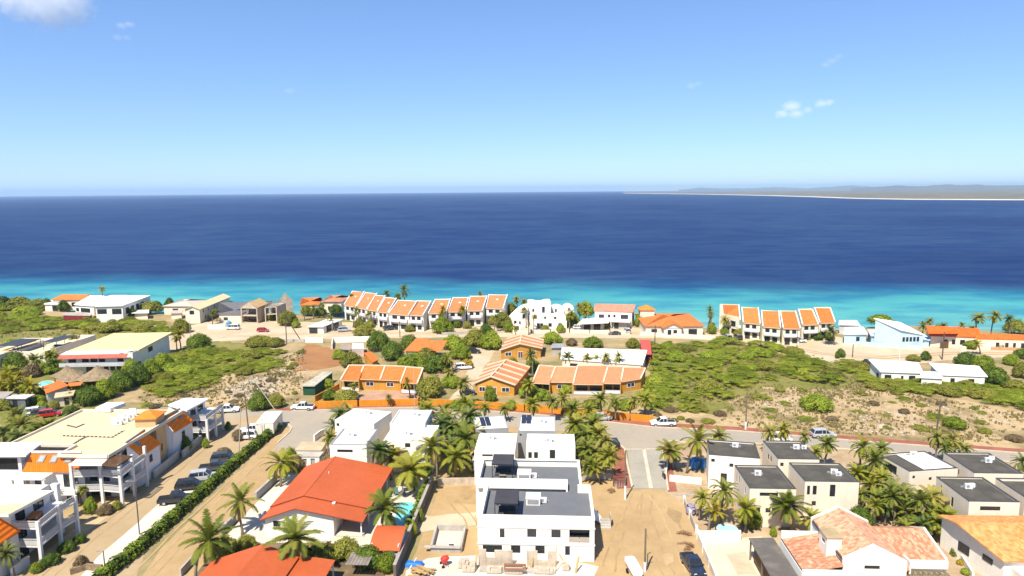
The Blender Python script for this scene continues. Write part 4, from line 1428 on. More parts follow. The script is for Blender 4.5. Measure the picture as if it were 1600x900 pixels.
class Q:
 def __init__(s,name,label,cat,base,group=None):
  p=P(*base)
  s.o=p.copy()
  s.root=empty(name,p,0,label,cat,group)
 def p(s,x,y,z=0.0):
  return P(x,y,z)-s.o
 def part(s,name,mb,m,parent=None,label=None,smooth=False):
  return mb.build(name,m,parent or s.root,smooth,label=label)
 def quad(s,c):
  return [s.p(*k) for k in c]
 def roof(s,c,m,t=.15,name='roof',label=None,over=0.0,edge=None):
  """c: corners FL FR BR BL as (px, py, z)"""
  q=s.quad(c)
  if len(c) == 4:
   n=(q[1]-q[0]).cross(q[3]-q[0])
   if n.length > .01:
    k=hit(c[2][0],c[2][1],q[0]+s.o,n.normalized())-s.o
    if (k-q[2]).length < 4 and abs(k.z-q[2].z) < .8:
     q[2]=k
  if over:
   cen=sum(q,Vector())/len(q)
   q=[a+(a-cen).normalized()*over for a in q]
  o=s.part(name,MB().slab(q,t,0,1),[m,edge or m],label=label)
  return o,q
 def body(s,q,m,inset=.35,drop=.16,z0=0.0,name='wall',label=None):
  """walls standing under a roof quad (local points)"""
  cen=sum(q,Vector())/len(q)
  r=[]
  n=len(q)
  for a in q:
   d=Vector((cen.x-a.x,cen.y-a.y,0))
   d.normalize()
   r.append(Vector((a.x,a.y,0))+d*inset*1.4+Vector((0,0,a.z-drop)))
  mb=MB()
  for k in range(n):
   j=(k+1) % n
   mb.poly([(r[k].x,r[k].y,z0),(r[j].x,r[j].y,z0),r[j],r[k]])
  mb.poly(r)
  s.part(name,mb,m,label=label)
  return r
 def opening(s,a,b,u0,u1,z0,z1,m=None,frame=None,name='window',proud=.03,sub='pane'):
  """window or door on the wall running a->b (local points, outside on the right)"""
  A,B=Vector((a.x,a.y,0)),Vector((b.x,b.y,0))
  d=(B-A)
  L=d.length
  d.normalize()
  n=Vector((d.y,-d.x,0))
  def bx(mb,x0,x1,za,zb,o0,o1):
   i=len(mb.v)
   for o in (o0,o1):
    for (x,z) in ((x0,za),(x1,za),(x1,zb),(x0,zb)):
     q=A+d*x+n*o
     mb.v.append((q.x,q.y,z))
   for f in ((0,1,2,3),(7,6,5,4),(0,4,5,1),(1,5,6,2),(2,6,7,3),(3,7,4,0)):
    mb.f.append(tuple(i+k for k in f))
    mb.m.append(0)
  x0,x1=u0*L,u1*L
  fr=MB()
  w_=.1
  bx(fr,x0,x0+w_,z0,z1,0,proud+.05)
  bx(fr,x1-w_,x1,z0,z1,0,proud+.05)
  bx(fr,x0+w_,x1-w_,z1-w_,z1,0,proud+.05)
  bx(fr,x0+w_,x1-w_,z0,z0+w_,0,proud+.05)
  c=(x0+x1)/2
  bx(fr,c-.04,c+.04,z0+w_,z1-w_,0,proud+.05)
  o=s.part(name,fr,frame or frame_white)
  pn=MB()
  bx(pn,x0+.05,x1-.05,z0+.05,z1-.05,0,proud)
  pn.build(sub,m or glass,o)
  return o
def flatq(name,label,corners,wm,rm,cat='house',group=None,t=.2,over=0.25,wins=(),inset=.4,base=None,edge=None):
 """flat or single slope house from its four roof corners; wins: (side 0 front/1 right/3 left, u0,u1,z0,z1)"""
 h=Q(name,label,cat,base or (corners[0][0],corners[0][1]+4),group)
 h.o=P(corners[0][0],corners[0][1],corners[0][2])
 h.o.z=0
 h.root.location=h.o
 _,q=h.roof(corners,rm,t,over=over,edge=edge)
 r=h.body(q,wm,inset,drop=t+.01)
 for (sd,u0,u1,z0,z1) in wins:
  h.opening(r[sd],r[(sd+1) % 4],u0,u1,z0,z1,frame=frame_dark)
 return h,r
aptroof=mat('apartment_membrane',(.62,.50,.31),var=.12,scale=.22,c2=(.48,.37,.21),lo=.5,hi=.9)
aptwall=mat('apartment_render',(.74,.71,.67),var=.05,scale=.35,stain=.12)
tanwall=mat('tan_render',(.62,.40,.20),var=.08,scale=.4,stain=.14)
apt_orange=mat_tiles('apartment_orange_tile',(.70,.155,.012),(.80,.22,.02),'X',var=.3)
def rail(mb,a,b,z,h=.9):
 mb.bar((a.x,a.y,z+h),(b.x,b.y,z+h),.1,.08)
 L=(b-a).length
 k=max(2,int(L/.35))
 for i in range(k+1):
  p=a.lerp(b,i/k)
  mb.box(p.x-.025,p.x+.025,p.y-.025,p.y+.025,z,z+h)
 mb.bar((a.x,a.y,z+.4),(b.x,b.y,z+.4),.03,.62)
def deck_frame(h,posts,back,zs,ztop,rails,label=None,slab_m=None):
 """balcony frame: posts (ground points, front ones in order), back = inner corner points behind the first and last"""
 ring=posts+[back[1],back[0]]
 for z in zs:
  sl=MB().slab([(p.x,p.y,z) for p in ring],.24)
  o=h.part('balcony_slab',sl,slab_m or aptwall)
  rr=MB()
  for a,b in zip(posts[:-1],posts[1:]):
   rail(rr,a,b,z)
  if rails:
   rail(rr,back[0],posts[0],z)
  rr.build('railing',mat('pale_railing',(.50,.48,.45),var=.06),o)
 for p in posts:
  h.part('post',MB().box(p.x-.2,p.x+.2,p.y-.2,p.y+.2,0,ztop),aptwall)
def apartment_main():
 ZR=8.0
 h=Q('apartment_building','large cream flat roofed apartment block with orange sloping roof pieces along the lane','building',(231,738))
 st_y=Vector((math.sin(rad(3.3)),math.cos(rad(3.3)),0))
 st_x=Vector((math.cos(rad(3.3)),-math.sin(rad(3.3)),0))
 fr,br,bl=h.p(168,711,ZR),h.p(277,641,ZR),h.p(137,637,ZR)
 D=(br-fr).dot(st_y)
 A=fr
 def L(x,y,z): return A*1.0+st_x*x+st_y*y+Vector((0,0,z-A.z))
 def lc(px,py,z):
  q=h.p(px,py,z)-A
  return q.dot(st_x),q.dot(st_y)
 wl=lc(27,688,ZR)
 xl=wl[0]-.3
 yl=wl[1]-1.5
 ring=[L(xl,yl,0),L(-8.0,yl,0),L(-8.0,0,0),L(0,0,0),L(0,D,0),L(xl,D,0)]
 h.part('roof',MB().slab([(p.x,p.y,ZR-.35) for p in ring],.3),aptroof)
 par=MB()
 for a,b in zip(ring,ring[1:]+ring[:1]):
  par.bar((a.x,a.y,ZR-.2),(b.x,b.y,ZR-.2),.3,.45)
 h.part('parapet',par,mat('cream_coping',(.70,.61,.47),var=.08))
 wb=MB()
 body=[L(xl+.2,yl+3.0,0),L(-7.5,yl+3.0,0),L(-7.5,3.0,0),L(-2.2,3.0,0),L(-2.2,D-1,0),L(xl+.2,D-.3,0)]
 for a,b in zip(body,body[1:]+body[:1]):
  wb.poly([a,b,(b.x,b.y,ZR-.6),(a.x,a.y,ZR-.6)])
 h.part('wall',wb,aptwall)
 bays=[([(222,712,5.0),(251.5,692,5.0),(226,673,ZR),(197,693,ZR)],((199,214,686),(0,0,0))),
   ([(273,674.6,5.0),(303,657,5.0),(281,639.7,ZR),(254.7,653,ZR)],None)]
 for c,_ in bays:
  q=h.quad(c)
  o,_q=h.roof(c,apt_orange,.16)
  a,b,cc,dd=q
  e=MB()
  e.bar(dd+Vector((0,0,.12)),cc+Vector((0,0,.12)),.25,.3)
  h.part('roof_edge',e,mat('grey_flashing',(.22,.21,.20)))
  inn=(dd-a)
  inn.z=0
  inn.normalize()
  aw,bw_=a+inn*.35,b+inn*.35
  wm=MB()
  wm.poly([(aw.x,aw.y,0),(bw_.x,bw_.y,0),(bw_.x,bw_.y,5.1),(aw.x,aw.y,5.1)])
  for s0,s1 in ((aw,dd),(bw_,cc)):
   wm.poly([(s0.x,s0.y,0),(s0.x,s0.y,5.1),(s1.x,s1.y,ZR-.2),(s1.x,s1.y,0)])
  h.part('wall',wm,aptwall,label='white bay wall below the orange roof')
  h.opening(aw,bw_,.44,.58,2.9,4.1,frame=frame_dark)
  nrm=(b-a).cross(dd-a).normalized()
  for u in (.22,.58):
   p0=a.lerp(b,u).lerp(dd.lerp(cc,u),.52)
   du=(b-a).normalized()
   dv=(dd-a).normalized()
   sk=MB()
   sk.slab([p0+nrm*.09,p0+du*1.0+nrm*.09,p0+du*1.0+dv*1.3+nrm*.09,p0+dv*1.3+nrm*.09],.08)
   so_=h.part('skylight',sk,mat('skylight_frame',(.30,.29,.27)))
   MB().slab([p0+du*.12+dv*.12+nrm*.1,p0+du*.88+dv*.12+nrm*.1,p0+du*.88+dv*1.18+nrm*.1,p0+du*.12+dv*1.18+nrm*.1],.02).build('pane',mat_gloss('skylight_glass',(.10,.11,.11),rough=.1),so_)
 ta,tb=h.p(249,733),h.p(263,720)
 dv=(tb-ta)
 tw=dv.length
 dv.normalize()
 inn=Vector((-dv.y,dv.x,0))
 ZT=9.3
 tm=MB()
 pts=[ta,tb,tb+inn*3.4,ta+inn*3.4]
 for a,b in zip(pts,pts[1:]+pts[:1]):
  tm.poly([a,b,(b.x,b.y,ZT),(a.x,a.y,ZT)])
 h.part('tower',tm,tanwall)
 cen=sum(pts,Vector())/4
 tr=MB()
 ex=[p+(p-cen).normalized()*.45 for p in pts]
 for a,b in zip(ex,ex[1:]+ex[:1]):
  tr.slab([(a.x,a.y,ZT),(b.x,b.y,ZT),(cen.x,cen.y,ZT+1.0)],.12)
 h.part('tower_roof',tr,mat('plain_orange_tile',(.74,.22,.03),var=.1,scale=1.5))
 n=-inn
 m=ta.lerp(tb,.42)+n*.04
 lz=MB()
 body_=[(-.05,2.6),(.02,3.0),(.0,3.4),(.12,3.75),(.2,4.05)]
 lz.tube([m+dv*x+Vector((0,0,z)) for x,z in body_],[.03,.08,.12,.1,.07],6)
 for (x0,z0,x1,z1) in ((0,3.3,-.35,3.1),(0,3.3,.3,3.05),(.1,3.75,-.2,3.9),(.12,3.75,.45,3.7)):
  lz.tube([m+dv*x0+Vector((0,0,z0)),m+dv*x1+Vector((0,0,z1))],.045,5)
 h.part('wall_ornament',lz,mat('dark_ornament',(.06,.045,.035)))
 c=[(35,736.4,5.2),(122,737,5.2),(127.5,707.5,ZR),(50,707.5,ZR)]
 o,q=h.roof(c,apt_orange,.16,label='orange front roof with three skylights')
 for u in (.18,.42,.70):
  a,b,cc,dd=q
  nrm=(b-a).cross(dd-a).normalized()
  p0=a.lerp(b,u).lerp(dd.lerp(cc,u),.5)
  du,dv2=(b-a).normalized(),(dd-a).normalized()
  sk=MB().slab([p0+nrm*.09,p0+du*1.05+nrm*.09,p0+du*1.05+dv2*1.3+nrm*.09,p0+dv2*1.3+nrm*.09],.08)
  so_=h.part('skylight',sk,mat('skylight_frame',(.30,.29,.27)))
  MB().slab([p0+du*.14+dv2*.14+nrm*.1,p0+du*.9+dv2*.14+nrm*.1,p0+du*.9+dv2*1.16+nrm*.1,p0+du*.14+dv2*1.16+nrm*.1],.02).build('pane',mat_gloss('pale_skylight',(.42,.43,.40),rough=.15),so_)
 e=MB().bar(q[3]+Vector((0,0,.15)),q[2]+Vector((0,0,.15)),.25,.3)
 h.part('roof_edge',e,whiteroof)
 a,b=q[0],q[1]
 up=(q[3]-q[0]); up.z=0; up.normalize()
 aw,bw_=a+up*.8,b+up*.8
 fw=MB().poly
 m1=MB()
 m1.poly([(aw.x,aw.y,0),(bw_.x,bw_.y,0),(bw_.x,bw_.y,5.3),(aw.x,aw.y,5.3)])
 h.part('wall',m1,aptwall,label='white wall under the front orange roof')
 for (u0,u1,z0,z1,nm) in ((.62,.72,2.6,4.6,'door'),(.78,.88,2.6,4.4,'window'),(.1,.2,2.9,4.2,'window'),(.3,.5,.1,2.2,'door'),(.65,.9,.1,2.2,'door')):
  h.opening(aw,bw_,u0,u1,z0,z1,frame=frame_dark,name=nm)
 c=[(-45,712,8.0),(40,711.5,8.0),(67,691,8.0),(-15,691,8.0)]
 o,q2=h.roof(c,whiteroof,.25,label='white flat roof at the left end')
 r=h.body(q2,aptwall,1.2,drop=.26,z0=0)
 h.opening(r[0],r[1],.1,.9,5.4,7.2,m=black,frame=frame_dark,name='gallery_shade_panel')  # black pane paints the shaded gap under the roof, wall behind is closed
 pl=h.quad([(-45,724,6.2),(37,724,6.2),(50,716,6.2),(-30,716,6.2)])
 MBx=MB()
 MBx.poly([(pl[0].x,pl[0].y,0),(pl[1].x,pl[1].y,0),(pl[1].x,pl[1].y,6.2),(pl[0].x,pl[0].y,6.2)])
 MBx.poly([(pl[1].x,pl[1].y,0),(pl[2].x,pl[2].y,0),(pl[2].x,pl[2].y,6.2),(pl[1].x,pl[1].y,6.2)])
 MBx.poly(pl)
 h.part('wall',MBx,white,label='bright white wall of the left gallery')
 h.opening(pl[0],pl[1],.80,.87,3.6,5.2,frame=frame_dark)
 h.opening(pl[0],pl[1],.62,.72,3.4,5.2,frame=frame_dark)
 c=[(15.5,748.8,5.0),(66,748.8,5.0),(84,738,5.0),(36,738,5.0)]
 o,q3=h.roof(c,whiteroof,.16,name='terrace_canopy')
 for p in (q3[0],q3[1]):
  h.part('post',MB().box(p.x-.2,p.x+.2,p.y+.1,p.y+.5,2.6,4.83),aptwall)
 tz=2.55
 tq=[q3[0]+Vector((-1,-.2,0)),h.p(118,772,tz),h.p(128,752,tz),q3[3]+Vector((-1,0,0))]
 h.part('balcony_slab',MB().slab([(p.x,p.y,tz) for p in tq],.3),aptwall,label='long first floor terrace with white upstand')
 up_=MB()
 up_.bar((tq[0].x,tq[0].y,tz+.25),(tq[1].x,tq[1].y,tz+.25),.2,.8)
 h.part('upstand',up_,aptwall)
 posts=[h.p(117,790),h.p(162,788.5),h.p(192,791.5),h.p(211,775),h.p(230.5,759.5)]
 back=[posts[0]+st_y*5.5,posts[4]-st_x*5.0]
 deck_frame(h,posts,back,(2.45,4.85),6.9,True)
 c=[(109,726.5,7.3),(159,726.5,7.3),(175,709,7.3),(127,709,7.3)]
 h.roof(c,whiteroof,.16,name='terrace_canopy')
 rm=MB()
 ra,rb,rc=posts[0]+st_y*3.4,posts[2]+st_y*3.4-st_x*2.2,posts[4]-st_x*2.4
 rm.poly([ra,rb,(rb.x,rb.y,7.1),(ra.x,ra.y,7.1)])
 rm.poly([rb,rc,(rc.x,rc.y,7.1),(rb.x,rb.y,7.1)])
 h.part('wall',rm,aptwall,label='rooms behind the corner balconies')
 for z0 in (.1,2.6,5.0):
  h.opening(ra,rb,.08,.30,z0,z0+2.0,frame=frame_dark,name='door')
  h.opening(ra,rb,.42,.66,z0,z0+2.0,frame=frame_dark,name='door')
  h.opening(ra,rb,.76,.93,z0+.6,z0+1.9,frame=frame_dark)
  h.opening(rb,rc,.2,.6,z0,z0+2.0,frame=frame_dark,name='door')
 q4=h.quad([(159,727,7.2),(183,728.5,7.2),(206,713,7.2),(178,711.5,7.2)])
 pg=MB()
 pg.bar(q4[0],q4[1],.12,.2).bar(q4[3],q4[2],.12,.2).bar(q4[1],q4[2],.12,.2).bar(q4[0],q4[3],.12,.2)
 for i in range(11):
  t=(i+.5)/11
  pg.bar(q4[0].lerp(q4[3],t)+Vector((0,0,.12)),q4[1].lerp(q4[2],t)+Vector((0,0,.12)),.1,.08)
 h.part('pergola',pg,wood)
 sc2=MB()
 a,b=posts[0].lerp(posts[1],.18),posts[0].lerp(posts[1],.85)
 sc2.bar((a.x,a.y+.08,5.3),(b.x,b.y+.08,5.3),.06,.85)
 sc2.bar((a.x,a.y+.08,2.9),(b.x,b.y+.08,2.9),.06,.85)
 h.part('balcony_screen',sc2,frame_white)
 posts=[h.p(325.4,692.5),h.p(338,682),h.p(349.5,672)]
 back=[posts[0]-st_x*3.6,posts[2]-st_x*3.6]
 deck_frame(h,posts,back,(2.3,4.75),4.8,True)
 c=[(292,641,7.6),(326,623,7.6),(290,621.5,7.6),(262,632,7.6)]
 o,q5=h.roof(c,whiteroof,.3,label='white roof over the far lane end')
 e0,e1=back[0]+st_x*.05,back[1]+st_x*.05
 em=MB()
 em.poly([e0,e1,(e1.x,e1.y,7.2),(e0.x,e0.y,7.2)])
 g0=e0-st_x*4
 em.poly([g0,e0,(e0.x,e0.y,7.2),(g0.x,g0.y,7.2)])
 h.part('wall',em,aptwall,label='white end wall behind the far balconies')
 for z0 in (.1,2.45,4.9):
  h.opening(e0,e1,.12,.4,z0,z0+1.95,frame=frame_dark,name='door')
  h.opening(e0,e1,.55,.85,z0,z0+1.95,frame=frame_dark,name='door')
 c=[(149,637,8.5),(172,638,8.5),(196,629,8.5),(168,628,8.5)]
 o,q6=h.roof(c,whiteroof,.7,name='roof_hatch')
 for i,(x,y) in enumerate(((181,663),(192,657.5),(203,652.5),(209,648.5))):
  p=h.p(x,y,ZR-.3)
  h.part('roof_screen',MB().box(p.x-.75,p.x+.55,p.y-.08,p.y+.08,ZR-.34,ZR+1.0),aptwall)
 for i,(x,y) in enumerate(((187,664),(197,659),(207,654))):
  aircon(h.o+h.p(x,y,ZR-.34),STREET,('nearest','middle','farthest')[i]+' condenser behind the roof screens of the apartment block',1.1)
 cb=MB()
 for line in ([(100,681),(125,682),(150,682.5),(176,683.5)],[(112,696),(124,688),(136,682)],[(106,665),(119,668),(133,662)],[(228,634),(250,634.5),(266,636)],[(176,683),(195,672)]):
  pl=[h.p(x,y,ZR-.3) for x,y in line]
  cb.tube(pl,.035,4)
  for a,b in zip(pl[:-1],pl[1:]):
   for k in range(4):
    p=a.lerp(b,k/4)
    cb.box(p.x-.14,p.x+.14,p.y-.1,p.y+.1,ZR-.345,ZR-.18)
 h.part('roof_cable',cb,mat('cable_block',(.10,.095,.09)))
apartment_main()
def apartment_near():
 h=Q('apartment_building','nearer white apartment block with roof terrace and orange roof at the left edge','building',(66,881))
 st_y=Vector((math.sin(rad(3.3)),math.cos(rad(3.3)),0))
 st_x=Vector((math.cos(rad(3.3)),-math.sin(rad(3.3)),0))
 posts=[h.p(66,881),h.p(96.4,853),h.p(123,836)]
 back=[posts[0]-st_x*3.6,posts[2]-st_x*3.6]
 deck_frame(h,posts,back,(2.5,5.0),5.9,True)
 o,q=h.roof([(13,804,7.9),(84,766.5,7.9),(23,765,7.9),(-60,800,7.9)],aptroof,.35,edge=aptwall)
 w0=h.quad([(40,786,7.93),(84,766.5,7.93),(23,765,7.93),(-40,790,7.93)])
 h.part('roof_coating',MB().slab(w0,.025),whiteroof,label='white coated half of the roof')
 e0,e1=back[0],back[1]
 em=MB()
 g0,g1=e0-st_x*6,e1-st_x*6
 em.poly([e0,e1,(e1.x,e1.y,7.5),(e0.x,e0.y,7.5)])
 em.poly([g0,e0,(e0.x,e0.y,7.5),(g0.x,g0.y,7.5)])
 em.poly([e1,g1,(g1.x,g1.y,7.5),(e1.x,e1.y,7.5)])
 h.part('wall',em,aptwall)
 for z0 in (.1,2.6,5.1):
  h.opening(e0,e1,.1,.32,z0,z0+2.0,frame=frame_dark,name='door')
  h.opening(e0,e1,.55,.8,z0,z0+2.0,frame=frame_dark,name='door')
 f0=posts[2]
 h.part('terrace_pier',MB().box(f0.x-3.6,f0.x-2.6,f0.y+.3,f0.y+1.0,0,7.4),aptwall)
 c=[(0,850,4.6),(32,828.5,4.6),(0,809,7.2),(-40,830,7.2)]
 o,q=h.roof(c,apt_orange,.16)
 a,b,cc,dd=q
 inn=dd-a; inn.z=0; inn.normalize()
 a2=a-(b-a).normalized()*6
 aw,bw_=a2+inn*.3,b+inn*.3
 wm=MB()
 wm.poly([(aw.x,aw.y,0),(bw_.x,bw_.y,0),(bw_.x,bw_.y,4.7),(aw.x,aw.y,4.7)])
 wm.poly([(bw_.x,bw_.y,0),(cc.x,cc.y,0),(cc.x,cc.y,7.1),(bw_.x,bw_.y,4.6)])
 h.part('wall',wm,aptwall,label='white bay wall below the orange roof')
 h.opening(aw,bw_,.3,.42,.4,2.0,frame=frame_dark)
 t=empty('terrace_table',h.o+h.p(57,812,5.0),rad(15),'wooden table and bench on the nearer apartment roof terrace','table')
 MB().box(-.5,.5,-1.1,1.1,.66,.74).build('tabletop',mat('orange_wood',(.48,.19,.06),var=.15,scale=2),t)
 for x in (-.4,.4):
  MB().box(x-.05,x+.05,-1,1,0,.66).build('leg',wood,t)
 s=empty('terrace_bench',h.o+h.p(49,809,5.0),rad(15),'wooden bench beside the table on the nearer apartment roof terrace','bench')
 MB().box(-.25,.25,-1.1,1.1,.38,.45).build('seat',mat('orange_wood',(.48,.19,.06),var=.15,scale=2),s)
 for y in (-.95,.95):
  MB().box(-.2,.2,y-.05,y+.05,0,.38).build('leg',wood,s)
apartment_near()
def veranda_row(name,label,bays,wall_z,roofm,zr,ze,wm,front_open,ribs=True,depthdrop=0.0):
 """row of tiled bays sloping to the front: bays = [(FL, FR, BR, BL)] pixel corners, eave ze, ridge zr"""
 h=Q(name,label,'house',(bays[0][0][0],bays[0][0][1]+6))
 h.o=P(*bays[0][0],ze)
 h.o.z=0
 h.root.location=h.o
 for i,(fl,fr,br,bl) in enumerate(bays):
  o,q=h.roof([(*fl,ze),(*fr,ze),(*br,zr),(*bl,zr)],roofm,.14,edge=trim)
  up=(q[3]-q[0]); up.z=0
  dpt=up.length
  up.normalize()
  setb=.5 if not front_open[i] else 1.9
  a,b=q[0]+up*setb,q[1]+up*setb
  c,d=q[2],q[3]
  k=(zr-ze)/dpt
  wmb=MB()
  za=ze+k*setb-.16
  wmb.poly([(a.x,a.y,0),(b.x,b.y,0),(b.x,b.y,za),(a.x,a.y,za)])
  wmb.poly([(b.x,b.y,0),(c.x,c.y,0),(c.x,c.y,zr-.16),(b.x,b.y,za)])
  wmb.poly([(d.x,d.y,0),(a.x,a.y,0),(a.x,a.y,za),(d.x,d.y,zr-.16)])
  c2,d2=c+up*1.5,d+up*1.5
  wmb.poly([(c.x,c.y,0),(d.x,d.y,0),(d.x,d.y,zr-.16),(c.x,c.y,zr-.16)])
  h.part('wall',wmb,wm)
  if front_open[i]:
   h.opening(a,b,.08,.45,.1,2.1,frame=frame_dark,name='door')
   h.opening(a,b,.55,.92,.1,2.1,frame=frame_dark,name='door')
   bl_=MB()
   f0,f1=q[0]+up*.25,q[1]+up*.25
   rail(bl_,Vector((f0.x,f0.y,0)),Vector((f1.x,f1.y,0)),0.1,.85)
   h.part('balustrade',bl_,frame_white)
   for p in (f0,f1):
    h.part('porch_post',MB().box(p.x-.12,p.x+.12,p.y-.12,p.y+.12,0,ze-.02),wm)
  else:
   h.opening(a,b,.3,.68,.9,2.0,frame=frame_white)
  if ribs:
   rb=MB()
   z_=Vector((0,0,.14))
   rb.bar(q[0]+z_,q[3]+z_,.35,.28)
   if i == len(bays)-1:
    rb.bar(q[1]+z_,q[2]+z_,.35,.28)
   rb.bar(q[3]+z_*1.02,q[2]+z_*1.02,.3,.26)
   h.part('parapet_rib',rb,trim)
 return h
veranda_row('orange_bungalow','orange bungalow with four tiled bays behind the orange wall, left one',[
 ((532,594.4),(560,595.3),(568.5,571.5),(545.5,571.5)),((560.5,592.5),(594,593.5),(601.5,572),(569,571.5)),
 ((594,593.5),(624,594.5),(634.5,573.5),(602,572)),((625.5,598),(652,599.5),(661,576),(635,574))],
 2.6,orangeroof,4.6,2.7,orangewall,[1,0,0,1])
veranda_row('orange_bungalow','long orange bungalow with five salmon tiled bays and white balustrades, right one',[
 ((832,598.5),(858.5,600),(866,573.5),(843,571.5)),((859,597),(895,597.5),(900,574),(868,573.5)),
 ((895.5,600.5),(942,601),(949,572),(902.5,572)),((942.5,599),(969.5,599.5),(973.5,574),(950,573)),
 ((970,597),(1001,592),(1008.5,576),(974.5,575))],2.6,salmonroof,4.8,2.7,orangewall,[1,0,1,1,0])
def gable_row(label,apex_f,apex_b,le_f,le_b,re_f,re_b,zr,ze,ribs=4,step=None):
 """ridge running away from the camera with pale ribs across"""
 h=Q('orange_bungalow',label,'house',(apex_f[0],apex_f[1]+30))
 h.o=P(*apex_f,zr); h.o.z=0
 h.root.location=h.o
 A,B=h.p(*apex_f,zr),h.p(*apex_b,zr)
 L0,L1=h.p(*le_f,ze),h.p(*le_b,ze)
 R0,R1=h.p(*re_f,ze),h.p(*re_b,ze)
 mb=MB()
 mb.slab([L0,A,B,L1],.14,0,1)
 mb.slab([A,R0,R1,B],.14,0,1)
 h.part('roof',mb,[mat_tiles('salmon_tile_side',(.52,.15,.07),(.62,.22,.10),'Y',var=.35),trim])
 rb=MB()
 z_=Vector((0,0,.16))
 for i in range(ribs):
  t=i/(ribs-1)
  rb.bar(L0.lerp(L1,t)+z_,A.lerp(B,t)+z_,.4,.3)
  rb.bar(A.lerp(B,t)+z_,R0.lerp(R1,t)+z_,.4,.3)
 rb.bar(A+z_*.9,B+z_*.9,.3,.25)
 h.part('parapet_rib',rb,trim)
 w_=MB()
 i0,i1=L0.lerp(R0,.04),R0.lerp(L0,.04)
 j0,j1=L1.lerp(R1,.04),R1.lerp(L1,.04)
 up=(B-A).normalized()
 f0,f1,fa=i0+up*.4,i1+up*.4,A+up*.4-Vector((0,0,.16))
 zz=ze-.1
 w_.poly([(f0.x,f0.y,0),(f1.x,f1.y,0),(f1.x,f1.y,zz),(fa.x,fa.y,fa.z),(f0.x,f0.y,zz)])
 w_.poly([(f1.x,f1.y,0),(j1.x,j1.y,0),(j1.x,j1.y,zz),(f1.x,f1.y,zz)])
 w_.poly([(j0.x,j0.y,0),(f0.x,f0.y,0),(f0.x,f0.y,zz),(j0.x,j0.y,zz)])
 w_.poly([(j1.x,j1.y,0),(j0.x,j0.y,0),(j0.x,j0.y,zz),(B.x,B.y,B.z-.16),(j1.x,j1.y,zz)])
 h.part('wall',w_,orangewall)
 h.opening(f0,f1,.10,.26,.9,2.1)
 h.opening(f0,f1,.42,.55,.1,2.1,m=wood,name='door',sub='door_leaf')
 h.opening(f0,f1,.68,.88,.9,2.1)
 return h
gable_row('orange bungalow with a ribbed gable roof end on to the road, front one',(766.7,589),(791,563),(739,600.5),(761,571.5),(805.5,602.5),(828,574.5),4.4,2.7,5)
gable_row('orange bungalow with a ribbed gable roof, behind the front gabled one',(812,537.5),(815,523),(780,548),(792,530),(847.5,545),(850,532),4.4,2.7,4)
flatq('long_white_roof_house','long house under a plain white sheet roof behind the salmon tiled bungalow',[(877,560,3.2),(1003,569.5,3.0),(1010,547,3.8),(879,543,4.0)],cream,whiteroof,wins=[(0,.9,.96,.2,2),(0,.1,.2,.9,2)])
flatq('red_hut','narrow red hut with red roof right of the long white roof',[(1004,553,2.6),(1018,553,2.6),(1016,531,3.0),(1000,531,3.0)],mat('red_paint',(.36,.06,.05),var=.15),mat('red_sheet',(.50,.09,.07),var=.1),cat='hut',wins=[(0,.4,.85,.9,2.2)])
flatq('grey_hut','small grey roofed lean-to beside the ribbed gable house',[(861,543,2.5),(880,542.5,2.5),(881,536.5,2.7),(864,537,2.7)],conc,mat('grey_hut_roof',(.30,.30,.30)),cat='hut')
h_,r_=flatq('tiled_house','orange tiled roof half hidden among dark trees, two slopes',[(633,547,3.0),(655,548,3.0),(670,530,4.4),(650,529,4.4)],cream,orangeroof,over=.3)
h_.roof([(657,547.5,3.0),(690,547.5,3.0),(699,532,4.3),(664,532,4.3)],orangeroof)
flatq('tiled_hut','little orange tiled hut left of the dark trees',[(582,566,2.5),(591,561,2.5),(580,550,3.3),(569,551.5,3.0)],orangewall,orangeroofy,over=.3,cat='hut')
flatq('green_container','dark green container with a pale sheet roof on the rubble lot',[(473,602,2.5),(492,602,2.5),(519,581.5,2.7),(504,581.5,2.7)],mat('green_paint',(.02,.085,.045),var=.15),mat('mossy_sheet',(.50,.47,.36),var=.2,scale=.8),cat='container',over=.4,inset=.3)
flatq('shipping_container','rust stained white container at the top of the brown dirt lot, right one',[(549.5,545,2.4),(568.5,545,2.4),(568,536,2.4),(550,536,2.4)],mat('rusty_white',(.52,.36,.28),var=.3,scale=1.0,c2=(.60,.50,.44)),ltgrey,cat='container',over=.02,inset=.05,group='containers by the dirt lot')
flatq('shipping_container','brown open container at the top of the brown dirt lot, left one',[(531,546,2.3),(548,546,2.3),(548.5,537,2.3),(532,537,2.3)],mat('brown_container',(.33,.25,.20),var=.2),mat('brown_container_roof',(.36,.28,.22)),cat='container',over=.02,inset=.05,group='containers by the dirt lot',wins=[(0,.2,.8,.1,2)])
wallrun('garden_wall','white site wall around the containers',[(519,546),(520,536),(580,533.5),(582,542)],1.8,.25,white)
